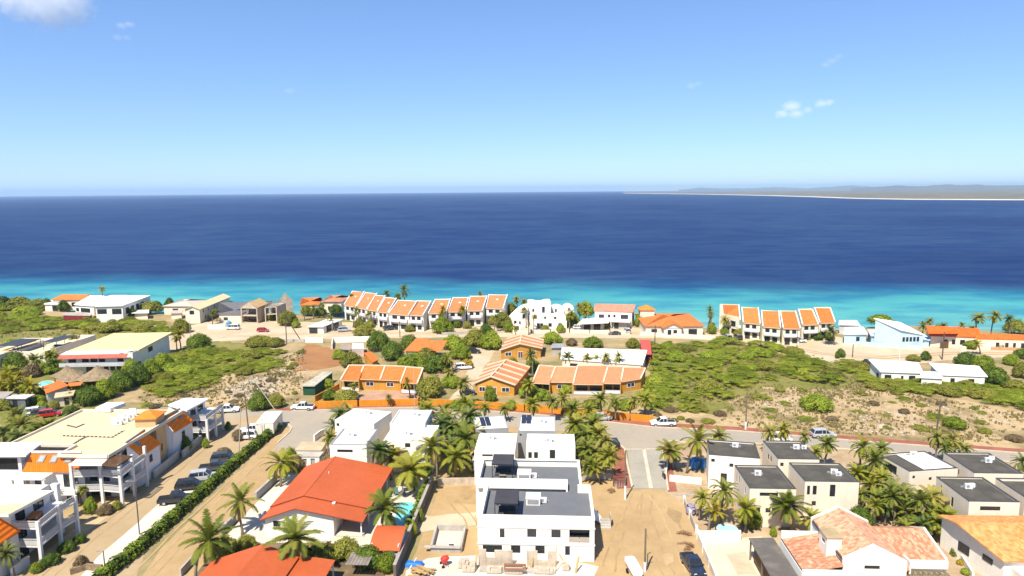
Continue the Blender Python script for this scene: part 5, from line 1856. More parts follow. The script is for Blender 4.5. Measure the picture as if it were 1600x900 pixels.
def shed_row(label,units,ze,zr,yard,wm=white,rfm=None):
 """terrace of units, each a steep orange roof between pale cross walls, two white storeys to the street
 units: (FL,FR,BR,BL) pixel corners of the roof"""
 f=units[0][0]
 h=Q('terraced_row',label,'building',(f[0],f[1]+12))
 h.o=P(*f,ze); h.o.z=0
 h.root.location=h.o
 for i,(fl,fr,br,bl) in enumerate(units):
  o,q=h.roof([(*fl,ze),(*fr,ze),(*br,zr),(*bl,zr)],rfm or orangeroof,.18,edge=trim)
  up=(q[3]-q[0]); up.z=0
  up.normalize()
  a,b,c,d=q
  k=(zr-ze)/max(1,(Vector((d.x,d.y))-Vector((a.x,a.y))).length)
  sb=.35
  aw,bw_=a+up*sb,b+up*sb
  za=ze+k*sb-.2
  c2,d2=c+up*.8,d+up*.8
  w_=MB()
  w_.poly([(aw.x,aw.y,0),(bw_.x,bw_.y,0),(bw_.x,bw_.y,za),(aw.x,aw.y,za)])
  for s0,s1 in ((aw,d),(bw_,c)):
   w_.poly([(s0.x,s0.y,0),(s1.x,s1.y,0),(s1.x,s1.y,zr-.2),(s0.x,s0.y,za)])
  w_.poly([(c2.x,c2.y,0),(d2.x,d2.y,0),(d2.x,d2.y,zr+.15),(c2.x,c2.y,zr+.15)])
  w_.poly([(c.x,c.y,zr+.15),(d.x,d.y,zr+.15),(d2.x,d2.y,zr+.15),(c2.x,c2.y,zr+.15)])
  w_.poly([(d.x,d.y,zr-.3),(c.x,c.y,zr-.3),(c.x,c.y,zr+.15),(d.x,d.y,zr+.15)])
  for s0,s1 in ((d,d2),(c2,c)):
   w_.poly([(s0.x,s0.y,0),(s1.x,s1.y,0),(s1.x,s1.y,zr+.15),(s0.x,s0.y,zr+.15)])
  h.part('wall',w_,wm)
  rb=MB()
  z_=Vector((0,0,.18))
  for s0,s1 in ((a,d),)+(((b,c),) if i == len(units)-1 or True else ()):
   rb.bar(s0+z_,s1+z_,.28,.42)
  h.part('parapet_rib',rb,frame_white)
  h.opening(aw,bw_,.16,.40,ze-1.9,ze-.5,frame=frame_dark)
  h.opening(aw,bw_,.55,.8,ze-2.2,ze-.5,frame=frame_dark,name='door')
  bal=MB()
  zb=ze-2.35
  a1,b1=aw.lerp(bw_,.06)-up*1.1,aw.lerp(bw_,.94)-up*1.1
  a0,b0=aw.lerp(bw_,.06),aw.lerp(bw_,.94)
  bal.slab([(a1.x,a1.y,zb),(b1.x,b1.y,zb),(b0.x,b0.y,zb),(a0.x,a0.y,zb)],.2)
  bal.bar((a1.x,a1.y,zb+.45),(b1.x,b1.y,zb+.45),.12,.85)
  bal.bar((a1.x,a1.y,zb+.45),(a0.x,a0.y,zb+.45),.12,.85)
  bal.bar((b1.x,b1.y,zb+.45),(b0.x,b0.y,zb+.45),.12,.85)
  h.part('balcony',bal,frame_white)
  h.opening(aw,bw_,.14,.44,.1,2.2,frame=frame_dark,name='door')
  h.opening(aw,bw_,.58,.86,.6,2.1,frame=frame_dark)
  nrm=(b-a).cross(d-a).normalized()
  du,dv=(b-a).normalized(),(d-a).normalized()
  p0=a.lerp(b,.45).lerp(d.lerp(c,.45),.62)
  sk=MB().slab([p0+nrm*.06,p0+du*.9+nrm*.06,p0+du*.9+dv*1.0+nrm*.06,p0+dv*1.0+nrm*.06],.06)
  if yard:
   h.part('skylight',sk,mat('pale_skylight_frame',(.62,.50,.42)))
 return h
def c3(x,y):
 return (520+x/4.5,440+y/4.5)
def c5(x,y):
 return (1040+x/4.5,440+y/4.5)
U=[((80,165),(160,180),(222,72),(140,70)),((165,182),(238,196),(312,85),(232,80)),((242,198),(312,208),(368,103),(300,98)),
  ((314,212),(388,220),(448,120),(372,115)),((394,226),(532,238),(592,140),(462,133)),((536,236),(634,240),(690,140),(598,138)),
  ((672,226),(796,222),(826,126),(722,128)),((808,214),(928,212),(954,114),(848,116)),((944,206),(1052,204),(1084,104),(968,106)),
  ((1076,188),(1196,192),(1228,95),(1098,95))]
shed_row('long curved row of white seaside houses with orange sloping roofs, left of the white villa',[tuple(c3(*p) for p in u) for u in U],5.6,9.0,True,white,mat_tiles('faded_terracotta',(.52,.15,.05),(.62,.22,.09),'X',var=.35))
U2=[((406,250),(524,276),(514,166),(396,162)),((546,290),(664,300),(650,186),(536,184)),((684,318),(808,328),(794,208),(674,206)),
  ((826,330),(946,332),(912,210),(806,210)),((962,306),(1074,302),(1030,200),(934,198)),((1084,292),(1192,290),(1156,188),(1046,186))]
yel=mat('yellow_white_render',(.74,.66,.48),var=.06,stain=.1)
shed_row('row of six steep orange roofs between white cross walls on the right',[tuple(c5(*p) for p in u) for u in U2],5.2,9.4,False,wm=yel)
def hipq(name,label,fl,fr,bl,ze,rise,rm,wm,wins=(),along='x',ang=None,group=None,over=.5,cat='house'):
 b=Bld(name,label,cat,fl,fr,bl,z=ze,ang=ang,group=group)
 hl=[(f,b.w*u0 if f == 'f' else b.d*u0,b.w*u1 if f == 'f' else b.d*u1,z0,z1,'plain') for (f,u0,u1,z0,z1) in wins]
 b.block(0,0,b.w,b.d,0,ze-.02,wm,rm,hl,roof=False)
 hip(b,0,0,b.w,b.d,ze,ze+rise,rm,over=over,along=along)
 return b
hipq('seaside_house','cream seaside house with an orange tiled roof at the far left shore',(82,468),(140,468),(84,465),4.5,1.8,orangeroof,cream,[('f',.1,.25,1.5,3.3),('f',.5,.62,1.5,3.3),('f',.7,.82,1.5,3.3)])
flatq('garage','small white garage in front of the far left orange roof',[(69,475,3),(93,475,3),(96,468.5,3),(74,469.5,3)],white,whiteroof,cat='garage',wins=[(0,.5,.9,.1,2.2)])
h_,r_=flatq('seaside_house','big white flat roofed seaside house with long windows, left block of two',[(116,475.5,6.2),(146,478,6.2),(199,461,6.2),(141,461.5,6.2)],white,whiteroof,
    wins=[(0,.05,.2,3.6,4.8),(0,.3,.8,3.4,5.0)],group='white seaside blocks')
h_,r_=flatq('seaside_house','big white flat roofed seaside house with barred side windows, right block of two',[(148,478.5,6.2),(191,477.5,6.2),(235,461.5,6.2),(200,461.5,6.2)],white,whiteroof,
    wins=[(0,.05,.4,3.2,5.0),(0,.6,.95,3.0,5.0),(1,.1,.2,2.5,4.8),(1,.28,.38,2.5,4.8),(1,.46,.56,2.5,4.8),(1,.64,.74,2.5,4.8)],group='white seaside blocks')
flatq('beach_pavilion','low grey roofed pavilion with red panels in front of the white blocks',[(98,492,2.6),(140,493,2.6),(144,487.5,3.2),(104,488,3.2)],mat('dark_red_panel',(.22,.03,.03),var=.2),mat('grey_brown_roof',(.36,.31,.26)),cat='pavilion',over=.4)
flatq('beach_pavilion','low brown roofed pavilion right of the red panelled one',[(145,493,2.6),(180,491.5,2.6),(186,485,3.2),(150,487.5,3.2)],mat('dark_timber',(.12,.07,.045),var=.2),mat('terracotta_low_roof',(.45,.26,.17),var=.1),cat='pavilion',over=.4)
flatq('carport','white flat carport roof among the shrubs left of the long beige roof',[(206,489,2.6),(232,488.5,2.6),(232,484,2.6),(214,484.5,2.6)],cream,whiteroof,cat='carport',inset=.8)
hipq('seaside_house','pale pink roofed seaside house behind the shrubs',(256,478),(300,478),(262,469),3.5,1.6,mat('pink_sheet',(.55,.44,.36),var=.08),cream,[('f',.3,.5,1,2.4)],group=None)
flatq('carport','low pinkish carport roof beside the long beige house',[(266,489,2.5),(284,488.5,2.5),(286,484.5,2.5),(270,485,2.5)],cream,mat('pinkish_roof',(.52,.42,.36)),cat='carport',inset=.5)
def long_beige():
 b=Bld('seaside_house','long beige seaside house with a pale yellow gable roof end on to the street','house',(289,482.5),(307,484),z=5.6,ang=rad(2),depth=30,group=None)
 W,D=b.w,b.d
 hl=[('f',W*.3,W*.62,3.4,4.9,'plain')]+[('r',D*t,D*t+.9,3.6,4.8,'plain') for t in (.1,.25,.45,.7)]+[('r',D*t,D*t+1.1,.8,2.2,'plain') for t in (.15,.4,.6)]
 b.block(0,0,W,D,0,5.5,cream,creamroof,hl,roof=False)
 gable(b,0,0,W,D,5.6,6.7,'y',rm=mat('pale_yellow_sheet',(.62,.52,.30),var=.06),wm=white,over=.5)
long_beige()
hipq('seaside_house','seaside house with a wide dark grey sheet roof beside the unfinished house',(342,490),(383,487),(372,470.5),3.4,1.8,mat('slate_sheet',(.15,.145,.15),var=.1),cream,[('f',.2,.4,.8,2)],ang=rad(-2))
def unfinished():
 h=Q('unfinished_house','unfinished concrete house with open floors and a timber roof frame','house',(380,505))
 C=lambda x,y,z=0: h.p(330+x/8.89,440+y/8.89,z)
 a,b=C(430,575),C(645,580)
 up=Vector((.05,1,0)).normalized()
 def wing(a,b,z1,z2,dpt,nm):
  fl=MB()
  for z in (z1,z2):
   if z > 0:
    fl.slab([(a.x,a.y,z),(b.x,b.y,z),((b+up*dpt).x,(b+up*dpt).y,z),((a+up*dpt).x,(a+up*dpt).y,z)],.28)
  h.part('floor_slab',fl,blockm)
  for t in (0,1):
   p=a.lerp(b,t)
   for s in (0,.5,1):
    q=p+up*dpt*s
    h.part('column',MB().box(q.x-.18,q.x+.18,q.y-.18,q.y+.18,0,z2-.28),blockm)
  w_=MB()
  w_.bar((*(a+up*dpt*.6).xy,z2/2),(*(b+up*dpt*.6).xy,z2/2),.2,z2-.6)
  w_.bar((*(b+up*.5).xy,z2/2),(*(b+up*dpt).xy,z2/2),.2,z2-.6)
  h.part('wall',w_,blockm)
 wing(a,b,2.9,5.8,10,'w')
 a2,b2=C(745,570)+up*1,C(900,560)+up*1
 wing(a2,b2,2.9,5.6,9,'w')
 m=a.lerp(b,.5)
 zr,ze=7.9,5.9
 r=MB()
 r.slab([(m.x,m.y,zr),(b.x+.4,b.y,ze),((b+up*10).x+.4,(b+up*10).y,ze),((m+up*10).x,(m+up*10).y,zr)],.15)
 r.slab([(a.x-.4,a.y,ze),(m.x,m.y,zr),((m+up*10).x,(m+up*10).y,zr),((a+up*10).x-.4,(a+up*10).y,ze)],.15)
 h.part('roof',r,mat('plywood_sheathing',(.55,.36,.16),var=.15,scale=.8))
 g=MB().poly
 gm=MB()
 gm.poly([(a.x,a.y-.02,5.8),(b.x,b.y-.02,5.8),(m.x,m.y-.02,7.8)])
 k0,k1=C(860,300,6)+up*6,C(1050,290,6)+up*6
 gm.poly([(k0.x,k0.y,0),(k1.x,k1.y,0),(k1.x,k1.y,5.9),((k0.x+k1.x)/2,k0.y,9.2),(k0.x,k0.y,5.9)])
 h.part('gable',gm,blockm)
 rf=MB()
 for t in range(7):
  p=a2.lerp(b2,t/6)
  rf.bar((p.x,p.y,5.7),((p+up*4.5).x,(p+up*4.5).y,7.4),.14,.2)
 q0,q1=a2+up*4.5,b2+up*4.5
 rf.bar((q0.x,q0.y,7.4),(q1.x,q1.y,7.4),.18,.22)
 h.part('rafter',rf,paleplank)
unfinished()
hipq('seaside_house','seaside house with terracotta roofs right of the unfinished house',(470,476.5),(497,475.5),(478,468),4.0,1.8,orangeroof,white,[('f',.15,.35,1,2.6),('f',.6,.8,1,2.6)])
hipq('seaside_house','seaside house with a red brown roof beside the curved row',(503,471),(533,471),(506,463.5),4.6,1.6,mat('red_brown_tile',(.50,.22,.12),var=.15,scale=.7),cream,[('f',.3,.5,1,2.6)])
flatq('white_courtyard_house','low white house with grey doors at the street left of the curved row',[(480,510,2.6),(505,510,2.6),(536,499,2.6),(512,498,2.6)],white,whiteroof,wins=[(0,.05,.6,.1,2.0),(1,.15,.4,.2,2.2),(1,.5,.8,.2,2.2)],over=.1)
def villa():
 h=Q('white_villa','rounded white seaside villa with stepped parapets and small dark windows','house',(840,520))
 C=lambda x,y,z=0: h.p(780+x/4.5,440+y/4.5,z)
 def mass(x0,x1,yb,prof,dpt,inset=0.0):
  """prof: heights from left to right along the front"""
  a,b=C(x0,yb),C(x1,yb)
  a.y += inset
  b.y += inset
  mb=MB()
  n=len(prof)-1
  fr=[(*a.lerp(b,i/n).xy,z) for i,z in enumerate(prof)]
  for (p,q) in zip(fr[:-1],fr[1:]):
   mb.poly([(p[0],p[1],0),(q[0],q[1],0),q,p])
   mb.poly([p,q,(q[0],q[1]+.4,q[2]),(p[0],p[1]+.4,p[2])])
   mb.poly([(p[0],p[1]+.4,p[2]),(q[0],q[1]+.4,q[2]),(q[0],q[1]+.4,q[2]-.5),(p[0],p[1]+.4,p[2]-.5)])
   mb.poly([(p[0],p[1]+.4,p[2]-.5),(q[0],q[1]+.4,q[2]-.5),(q[0],q[1]+dpt,q[2]-.3),(p[0],p[1]+dpt,p[2]-.3)])
  for p in (fr[0],fr[-1]):
   mb.poly([(p[0],p[1],0),(p[0],p[1],p[2]),(p[0],p[1]+dpt,p[2]-.3),(p[0],p[1]+dpt,0)])
  h.part('wall',mb,white)
  return a,b
 rise=[2.2+5.0*math.sin(math.pi/2*i/10) for i in range(11)]
 hump=lambda lo,hi: [lo+(hi-lo)*math.sin(math.pi*i/10) for i in range(11)]
 a,b=mass(62,205,330,rise,9,3)
 h.opening(a,b,.72,.84,3.2,4.6,frame=frame_dark)
 h.opening(a,b,.30,.42,.4,2.2,frame=frame_dark)
 h.opening(a,b,.55,.63,.8,2.0,frame=frame_dark)
 a,b=mass(205,372,330,[8.0,8.0,7.6,7.6,8.1,8.1],9,8)
 h.opening(a,b,.62,.74,4.2,6.4,frame=frame_dark)
 h.opening(a,b,.2,.28,4.6,5.6,frame=frame_dark)
 a,b=mass(376,470,320,hump(5.0,5.8),8,9)
 h.opening(a,b,.3,.42,3.9,5.0,frame=frame_dark)
 a,b=mass(474,545,310,hump(4.6,5.4),8,11)
 h.opening(a,b,.4,.55,3.6,4.6,frame=frame_dark)
 a,b=mass(215,300,330,hump(4.4,5.0),5,2)
 h.opening(a,b,.4,.6,3.2,4.4,frame=frame_dark)
 a,b=mass(304,470,328,[4.4,4.4,4.1,4.1],6,1.5)
 h.opening(a,b,.08,.16,3.1,3.9,frame=frame_dark)
 h.opening(a,b,.5,.6,3.0,3.8,frame=frame_dark)
 a,b=mass(240,472,326,[2.8,2.8],3,-1.5)
 h.opening(a,b,.10,.30,.1,2.1,frame=frame_white,name='garage_door')
 h.opening(a,b,.45,.55,.8,2.0,frame=frame_dark)
 h.opening(a,b,.75,.85,.8,2.0,frame=frame_dark)
 a,b=mass(100,150,345,hump(2.4,2.9),3,-3)
 h.opening(a,b,.25,.75,.2,2.2,frame=frame_dark,name='door')
villa()
h_,r_=flatq('seaside_house','white seaside house with a wide terracotta roof right of the bright palms',[(929,485,5.8),(988,487,5.6),(992,476,7.4),(931,474.5,7.4)],white,mat('old_red_tile',(.46,.19,.12),var=.2,scale=.8,c2=(.55,.27,.17)),over=.4,
    wins=[(0,.1,.25,3.2,4.4),(0,.35,.42,3.4,4.4),(0,.5,.56,3.4,4.4),(0,.7,.9,2.8,4.4),(0,.1,.4,.3,2.2)])
h_.opening(r_[1],r_[2],.3,.7,2.5,4.5,frame=frame_dark)
flatq('carport','wide white flat carport roof in front of the terracotta house, left one',[(903,506,2.8),(950,504,2.8),(953,495.5,2.9),(912,497.5,2.9)],conc,whiteroof,cat='carport',inset=1.5,wins=[(0,.1,.4,.1,2.2),(0,.55,.85,.1,2.2)])
flatq('carport','white flat carport roof in front of the terracotta house, right one',[(953,502,2.8),(984,503,2.8),(986,495,2.9),(957,495.5,2.9)],conc,whiteroof,cat='carport',inset=1.2,wins=[(0,.1,.4,.1,2.2)])
def orange_hip_coast():
 b=hipq('seaside_house','low cream seaside house with a broad orange hipped roof and a square turret',(1009,509),(1101,511),(1014,490),3.3,1.7,orangeroof,cream,[('f',.36,.46,.8,2.4),('f',.1,.2,.8,2.2),('f',.75,.9,.2,2.2)],ang=rad(-2))
 W=b.w
 gable(b,W*.28,-2.6,W*.62,3.5,3.3,4.6,'y',rm=orangeroofy,wm=white,over=.4,name='porch_roof')
 m=MB().box(W*.30,W*.60,-2.4,-.01,0,3.1)
 b.part('porch',m,white)
 for x in (.36,.46):
  b.part('porch_window',MB().box(W*x,W*x+1.2,-2.47,-2.41,.8,2.4),glass)
 t0=0.3
 tt=MB()
 tt.box(.3,5.2,b.d*.62,b.d*.62+4.5,0,6.2)
 o=b.part('turret',tt,cream)
 tr=MB()
 q=[(-.1,b.d*.62-.4),(5.6,b.d*.62-.4),(5.6,b.d*.62+4.9),(-.1,b.d*.62+4.9)]
 cx,cy=2.75,b.d*.62+2.25
 for (p,r) in zip(q,q[1:]+q[:1]):
  tr.slab([(*p,6.2),(*r,6.2),(cx,cy,7.6)],.12)
 tr.build('turret_roof',mat('plain_orange_tile',(.74,.22,.03),var=.1,scale=1.5),o)
orange_hip_coast()
def blue_houses():
 C=lambda x,y: (1300+x/4.5,440+y/4.5)
 bw=[(0,.15,.4,.8,2.2)]
 flatq('blue_house','pale blue beach house with a grey sheet roof, leftmost blue house',[(*C(85,368),3.2),(*C(245,366),3.2),(*C(215,318),4.0),(*C(90,322),4.0)],bluewall,mat('white_sheet',(.66,.66,.64),var=.07),wins=[(0,.55,.7,.9,2.2)],over=.4,group='pale blue beach houses')
 flatq('blue_house','pale blue annex with a grey corrugated roof in the middle of the blue houses',[(*C(275,380),2.9),(*C(410,382),2.9),(*C(375,338),3.6),(*C(250,336),3.6)],bluewall,mat('grey_corrugated',(.45,.46,.46),var=.08),wins=[(0,.25,.35,.9,2)],over=.3,group='pale blue beach houses')
 flatq('blue_house','white roofed hut behind the leftmost blue house',[(*C(50,302),3.2),(*C(195,306),3.2),(*C(170,272),3.6),(*C(55,272),3.6)],ltgrey,mat('white_sheet',(.66,.66,.64),var=.07),wins=[(0,.2,.8,1,2.4)],over=.3,group='pale blue beach houses')
 h,r=flatq('blue_house','tall pale blue house with a steep white roof and a row of small windows',[(*C(485,335),6.0),(*C(645,372),4.2),(*C(480,292),7.2),(*C(305,260),8.4)],bluewall,whiteroof,over=.5,group='pale blue beach houses')
 for k in range(5):
  h.opening(r[0],r[1],.10+.155*k,.20+.155*k,2.2,3.5,frame=frame_dark)
 flatq('blue_house','low pale blue garden block right of the tall blue house',[(*C(600,400),2.6),(*C(690,410),2.4),(*C(700,385),2.6),(*C(620,375),2.8)],bluewall,bluewall,over=.1,group='pale blue beach houses')
blue_houses()
def orange_long_right():
 C=lambda x,y: (1300+x/4.5,440+y/4.5)
 oro=mat_tiles('red_orange_tile',(.62,.10,.015),(.72,.16,.03),'X',var=.35)
 h,r=flatq('seaside_house','cream seaside house with a red orange roof half hidden by palms on the right shore',[(*C(690,380),3.4),(*C(1040,388),3.4),(*C(1030,330),5.4),(*C(665,310),5.4)],cream,oro,over=.3,
     wins=[(0,.28,.36,.9,2.3),(0,.45,.52,.9,2.3),(0,.62,.72,.9,2.3),(0,.85,.93,.9,2.3)])
 h.roof([(*C(680,352),5.2),(*C(880,352),5.2),(*C(900,318),6.6),(*C(660,310),6.6)],oro,name='upper_roof')
 flatq('seaside_house','long cream seaside house with a red orange roof running out of the right edge',[(*C(1020,402),3.2),(*C(1500,414),3.2),(*C(1490,378),4.6),(*C(1015,366),4.6)],cream,oro,over=.3,
   wins=[(0,.28,.33,.9,2.2),(0,.42,.47,.9,2.2),(0,.54,.58,.9,2.2),(0,.66,.74,.2,2.2)])
 wallrun('garden_wall','salmon terrace wall in front of the right shore houses',[C(1120,480),C(1310,486),C(1420,500)],.9,.3,mat('salmon_wall',(.56,.30,.17),var=.1))
 wallrun('garden_wall','pale gateway blocks at the drive of the right shore houses',[C(900,500),C(935,498)],1.8,.8,cream)
 wallrun('garden_wall','brown timber gate at the drive of the right shore houses',[C(760,470),C(815,468)],2.0,.3,wood)
orange_long_right()
def white_gable_pair():
 C=lambda x,y: (1300+x/4.5,440+y/4.5)
 h,r=flatq('white_roof_house','white house with a broad white sheet roof above the scrub, left half of the pair',[(*C(345,630),3.0),(*C(635,640),3.0),(*C(600,568),4.4),(*C(265,548),4.4)],white,whiteroof,over=.3,
     wins=[(0,.08,.25,.9,2.1),(0,.5,.56,1.2,2),(0,.7,.86,.9,2.1),(3,.6,.75,1,2)])
 flatq('white_roof_house','low white link roof between the two broad white roofs',[(*C(620,672),2.6),(*C(790,680),2.6),(*C(730,634),3.2),(*C(630,632),3.2)],white,whiteroof,over=.1)
 flatq('white_roof_house','white house with a broad white sheet roof above the scrub, right half of the pair',[(*C(770,652),3.0),(*C(1085,664),3.0),(*C(1025,594),4.3),(*C(690,572),4.5)],white,whiteroof,over=.3,
   wins=[(0,.62,.76,.9,2.1),(0,.2,.3,.9,2.1)])
white_gable_pair()
def yellow_house():
 yr=mat('yellow_roof_coat',(.66,.52,.27),var=.06,scale=.3)
 b=Bld('yellow_roof_house','large two storey house with a pale yellow roof and a red tiled awning','house',(97,553),(208,551),(152,525),z=5.6,ang=rad(3))
 W,D=b.w,b.d
 hl=[('f',W*u0,W*u1,3.0,4.2,'plain') for u0,u1 in ((.06,.17),(.25,.35),(.37,.47),(.49,.58),(.75,.84))]
 hl += [('f',W*u0,W*u1,.2,1.9,'plain') for u0,u1 in ((.3,.4),(.55,.62),(.64,.71),(.73,.80),(.82,.9))]
 hl += [('r',D*.4,D*.52,3.4,4.8,'plain'),('r',D*.1,D*.2,.8,2.2,'plain')]
 b.block(.5,.5,W-.5,D-.5,0,5.5,white,yr,[(h[0],max(.8,h[1]),h[2],h[3],h[4],h[5]) for h in hl],roof=False)
 r=MB()
 r.slab([(-.3,2.6,5.7),(W+.2,2.6,5.7),(W+.3,D+.3,6.3),(1.5,D+.3,6.3)],.3)
 b.part('roof',r,yr)
 r2=MB()
 r2.slab([(-.3,-.3,5.56),(W*.8,-.3,5.56),(W*.97,2.59,5.78),(-.3,2.59,5.7)],.2)
 b.part('roof',r2,whiteroof,label='white front strip of the roof')
 aw=MB().slab([(-.5,-1.6,4.6),(W*.93,-1.6,4.6),(W*.93,-.25,5.4),(-.5,-.25,5.4)],.12)
 b.part('awning',aw,mat('red_awning_tile',(.44,.12,.08),var=.15,scale=.8))
 b.part('gallery_slab',MB().box(-.3,W,-1.4,.45,2.3,2.5),ltgrey)
 rl=MB()
 rail(rl,Vector((-.3,-1.3,0)),Vector((W,-1.3,0)),2.5,.8)
 b.part('railing',rl,ltgrey)
yellow_house()
def cream_pair():
 def one(fl,fr,bl,label,can,cl):
  b=Bld('flat_roof_house',label,'house',fl,fr,bl,z=5.0,ang=rad(-2),group='cream flat roofed houses on the left')
  W,D=b.w,b.d
  b.block(0,0,W,D,0,5.0,cream,creamroof,[('f',W*.12,W*.24,2.6,3.8,'plain'),('f',W*.48,W*.62,2.4,3.9,'plain'),('f',W*.82,W*.94,2.7,3.8,'plain')],parapet=.9)
  o=empty('canopy',b.world(W*can[0],D*.25,4.1),b.ang,cl,'canopy','dark canopies on the cream houses')
  ww,dd=W*(can[1]-can[0]),D*.4
  MB().box(0,ww,0,dd,2.3,2.42).build('cover',mat('blue_grey_canopy',(.05,.06,.08)),o)
  for x in (.05,ww-.15):
   for y in (.05,dd-.15):
    MB().box(x,x+.1,y,y+.1,0,2.295).build('post',black,o)
  t=empty('lounge_table',b.world(W*(can[0]+can[1])/2,D*.4,4.1),b.ang,'lounge furniture under the '+cl,'furniture')
  MB().box(-1.6,1.6,-.5,.5,.35,.45).build('tabletop',black,t)
  MB().box(-1.9,1.9,.8,1.3,0,.6).build('seat',mat('charcoal_cushion',(.07,.07,.075)),t)
 one((20,549),(73,548),(60,523),'cream flat roofed house with dark roof canopy beside the yellow roof',(.5,.95),'right hand dark canopy on the cream roof')
 one((-60,556),(3,553),(-6,528),'cream flat roofed house cut by the left edge',(.55,1.2),'left hand dark canopy at the picture edge')
 b=Bld('flat_roof_house','tan walled link house between the two cream roofs','house',(3,547),(20,546),(40,526),z=4.4,ang=rad(-2))
 b.block(0,0,b.w,b.d,0,4.4,mat('tan_link_wall',(.50,.34,.17),var=.08),conc,[('f',.8,1.6,2,3,'plain')] if b.w > 2.2 else [])
cream_pair()
def hut(px,py,r,ze,zr,label):
 """thatched hut: px,py = apex"""
 a=P(px,py,zr)
 o=empty('thatched_hut',(a.x,a.y,0),0,label,'hut','thatched huts')
 n=20
 rnd=random.Random(int(px))
 mb=MB()
 prof=[(0.08,zr),(r*.3,zr-(zr-ze)*.42),(r*.65,zr-(zr-ze)*.75),(r,ze),(r*.96,ze-.25)]
 ringv=[]
 for (rr,z) in prof:
  ringv.append([(rr*math.cos(2*math.pi*k/n)*(1+rnd.uniform(-.03,.03)),rr*math.sin(2*math.pi*k/n)*(1+rnd.uniform(-.03,.03)),z+rnd.uniform(-.08,.08)) for k in range(n)])
 for r0,r1 in zip(ringv[:-1],ringv[1:]):
  for k in range(n):
   j=(k+1) % n
   mb.poly([r0[k],r0[j],r1[j],r1[k]][::-1])
 mb.build('roof',thatch,o)
 for k in range(6):
  t=2*math.pi*k/6+.3
  MB().tube([(r*.8*math.cos(t),r*.8*math.sin(t),0),(r*.8*math.cos(t),r*.8*math.sin(t),ze)],.1,6).build('post',polewood,o)
 MB().box(-r*.5,r*.5,-r*.3,r*.3,0,1.05).build('counter',wood,o)
hut(104,571,3.6,2.3,4.6,'thatched hut behind the pool, left of the three huts')
hut(114,576.5,3.8,2.2,4.6,'thatched hut nearest the orange roofed cabin, middle of the three huts')
hut(152,571,4.9,2.4,5.2,'largest thatched hut, right of the three huts')
h_,r_=flatq('orange_cabin','small cabin with orange tiled roof in front of the thatched huts',[(73,614,2.4),(106,602,3.2),(93,595,3.2),(67,604,2.4)],ltgrey,orangeroof,over=.3,cat='cabin')
h_.roof([(106,603.5,2.8),(126,601.5,2.8),(130,596.5,3.2),(107,598,3.2)],orangeroof)
flatq('beige_shed','low beige roofed shed below the orange cabin',[(86,621,2.3),(113,617,2.3),(116,610,2.6),(88,614,2.6)],cream,mat('beige_sheet',(.56,.43,.27),var=.1),cat='shed',wins=[(0,.5,.8,.2,1.8)])
flatq('grey_cabin','grey panelled cabin with pale flat roof at the left edge',[(8,622,2.5),(40,622,2.5),(53,616,2.5),(22,617,2.5)],mat('grey_panel',(.16,.17,.18),var=.25,scale=1.5),mat('pale_grey_roof',(.58,.56,.54)),cat='cabin',wins=[(0,.3,.55,.1,2.1),(1,.1,.8,.2,2)])
flatq('grey_cabin','cabin with brown grey roof cut by the left edge beside the panelled cabin',[(-40,623,2.6),(6,622,2.6),(20,612,2.8),(-20,612,2.8)],wood,mat('brown_grey_roof',(.36,.32,.28)),cat='cabin')
PAINT={}
def paint(n,c):
 if n not in PAINT:
  PAINT[n]=mat_gloss('paint_'+n,c,rough=.28,spec=.5,coat=.4)
 return PAINT[n]
lampw=mat_gloss('lamp_glass',(.65,.65,.62),rough=.1)
lampr=mat_gloss('tail_lamp',(.30,.01,.01),rough=.15)
rimm=mat_gloss('alloy_rim',(.45,.45,.46),rough=.3,metal=.6)
def loft(mb,st,mi=0):
 """st: list of (x, halfwidth_bottom, z0, halfwidth_mid, z1, halfwidth_top, z2)"""
 rings=[]
 for (x,wb,z0,wm_,z1,wt,z2) in st:
  rings.append([(x,-wb,z0),(x,-wm_,z1),(x,-wt,z2),(x,wt,z2),(x,wm_,z1),(x,wb,z0)])
 base=len(mb.v)
 for r in rings:
  mb.v += r
 for k in range(len(rings)-1):
  for j in range(6):
   a=base+k*6+j
   b=base+k*6+(j+1) % 6
   mb.f.append((a,a+6,b+6,b))
   mb.m.append(mi)
 mb.f.append(tuple(base+j for j in range(6)))
 mb.m.append(mi)
 mb.f.append(tuple(base+(len(rings)-1)*6+j for j in reversed(range(6))))
 mb.m.append(mi)
def wheels(o,xs,r=.36,y=.80,w=.24):
 for x in xs:
  for s in (-1,1):
   t=MB().tube([(x,s*(y-w/2),r),(x,s*(y+w/2),r)],r,16)
   t_=t.build('wheel',rubber,o)
   MB().tube([(x,s*(y+w/2-.02),r),(x,s*(y+w/2+.012),r)],r*.62,12).build('rim',rimm,t_)
def lamps(o,xf,xr,z,y=.62):
 for s in (-1,1):
  MB().box(xf-.12,xf+.015,s*y-.16,s*y+.16,z-.09,z+.09).build('headlight',lampw,o)
  MB().box(xr-.015,xr+.1,s*(y+.1)-.09,s*(y+.1)+.09,z-.12,z+.16).build('tail_light',lampr,o)
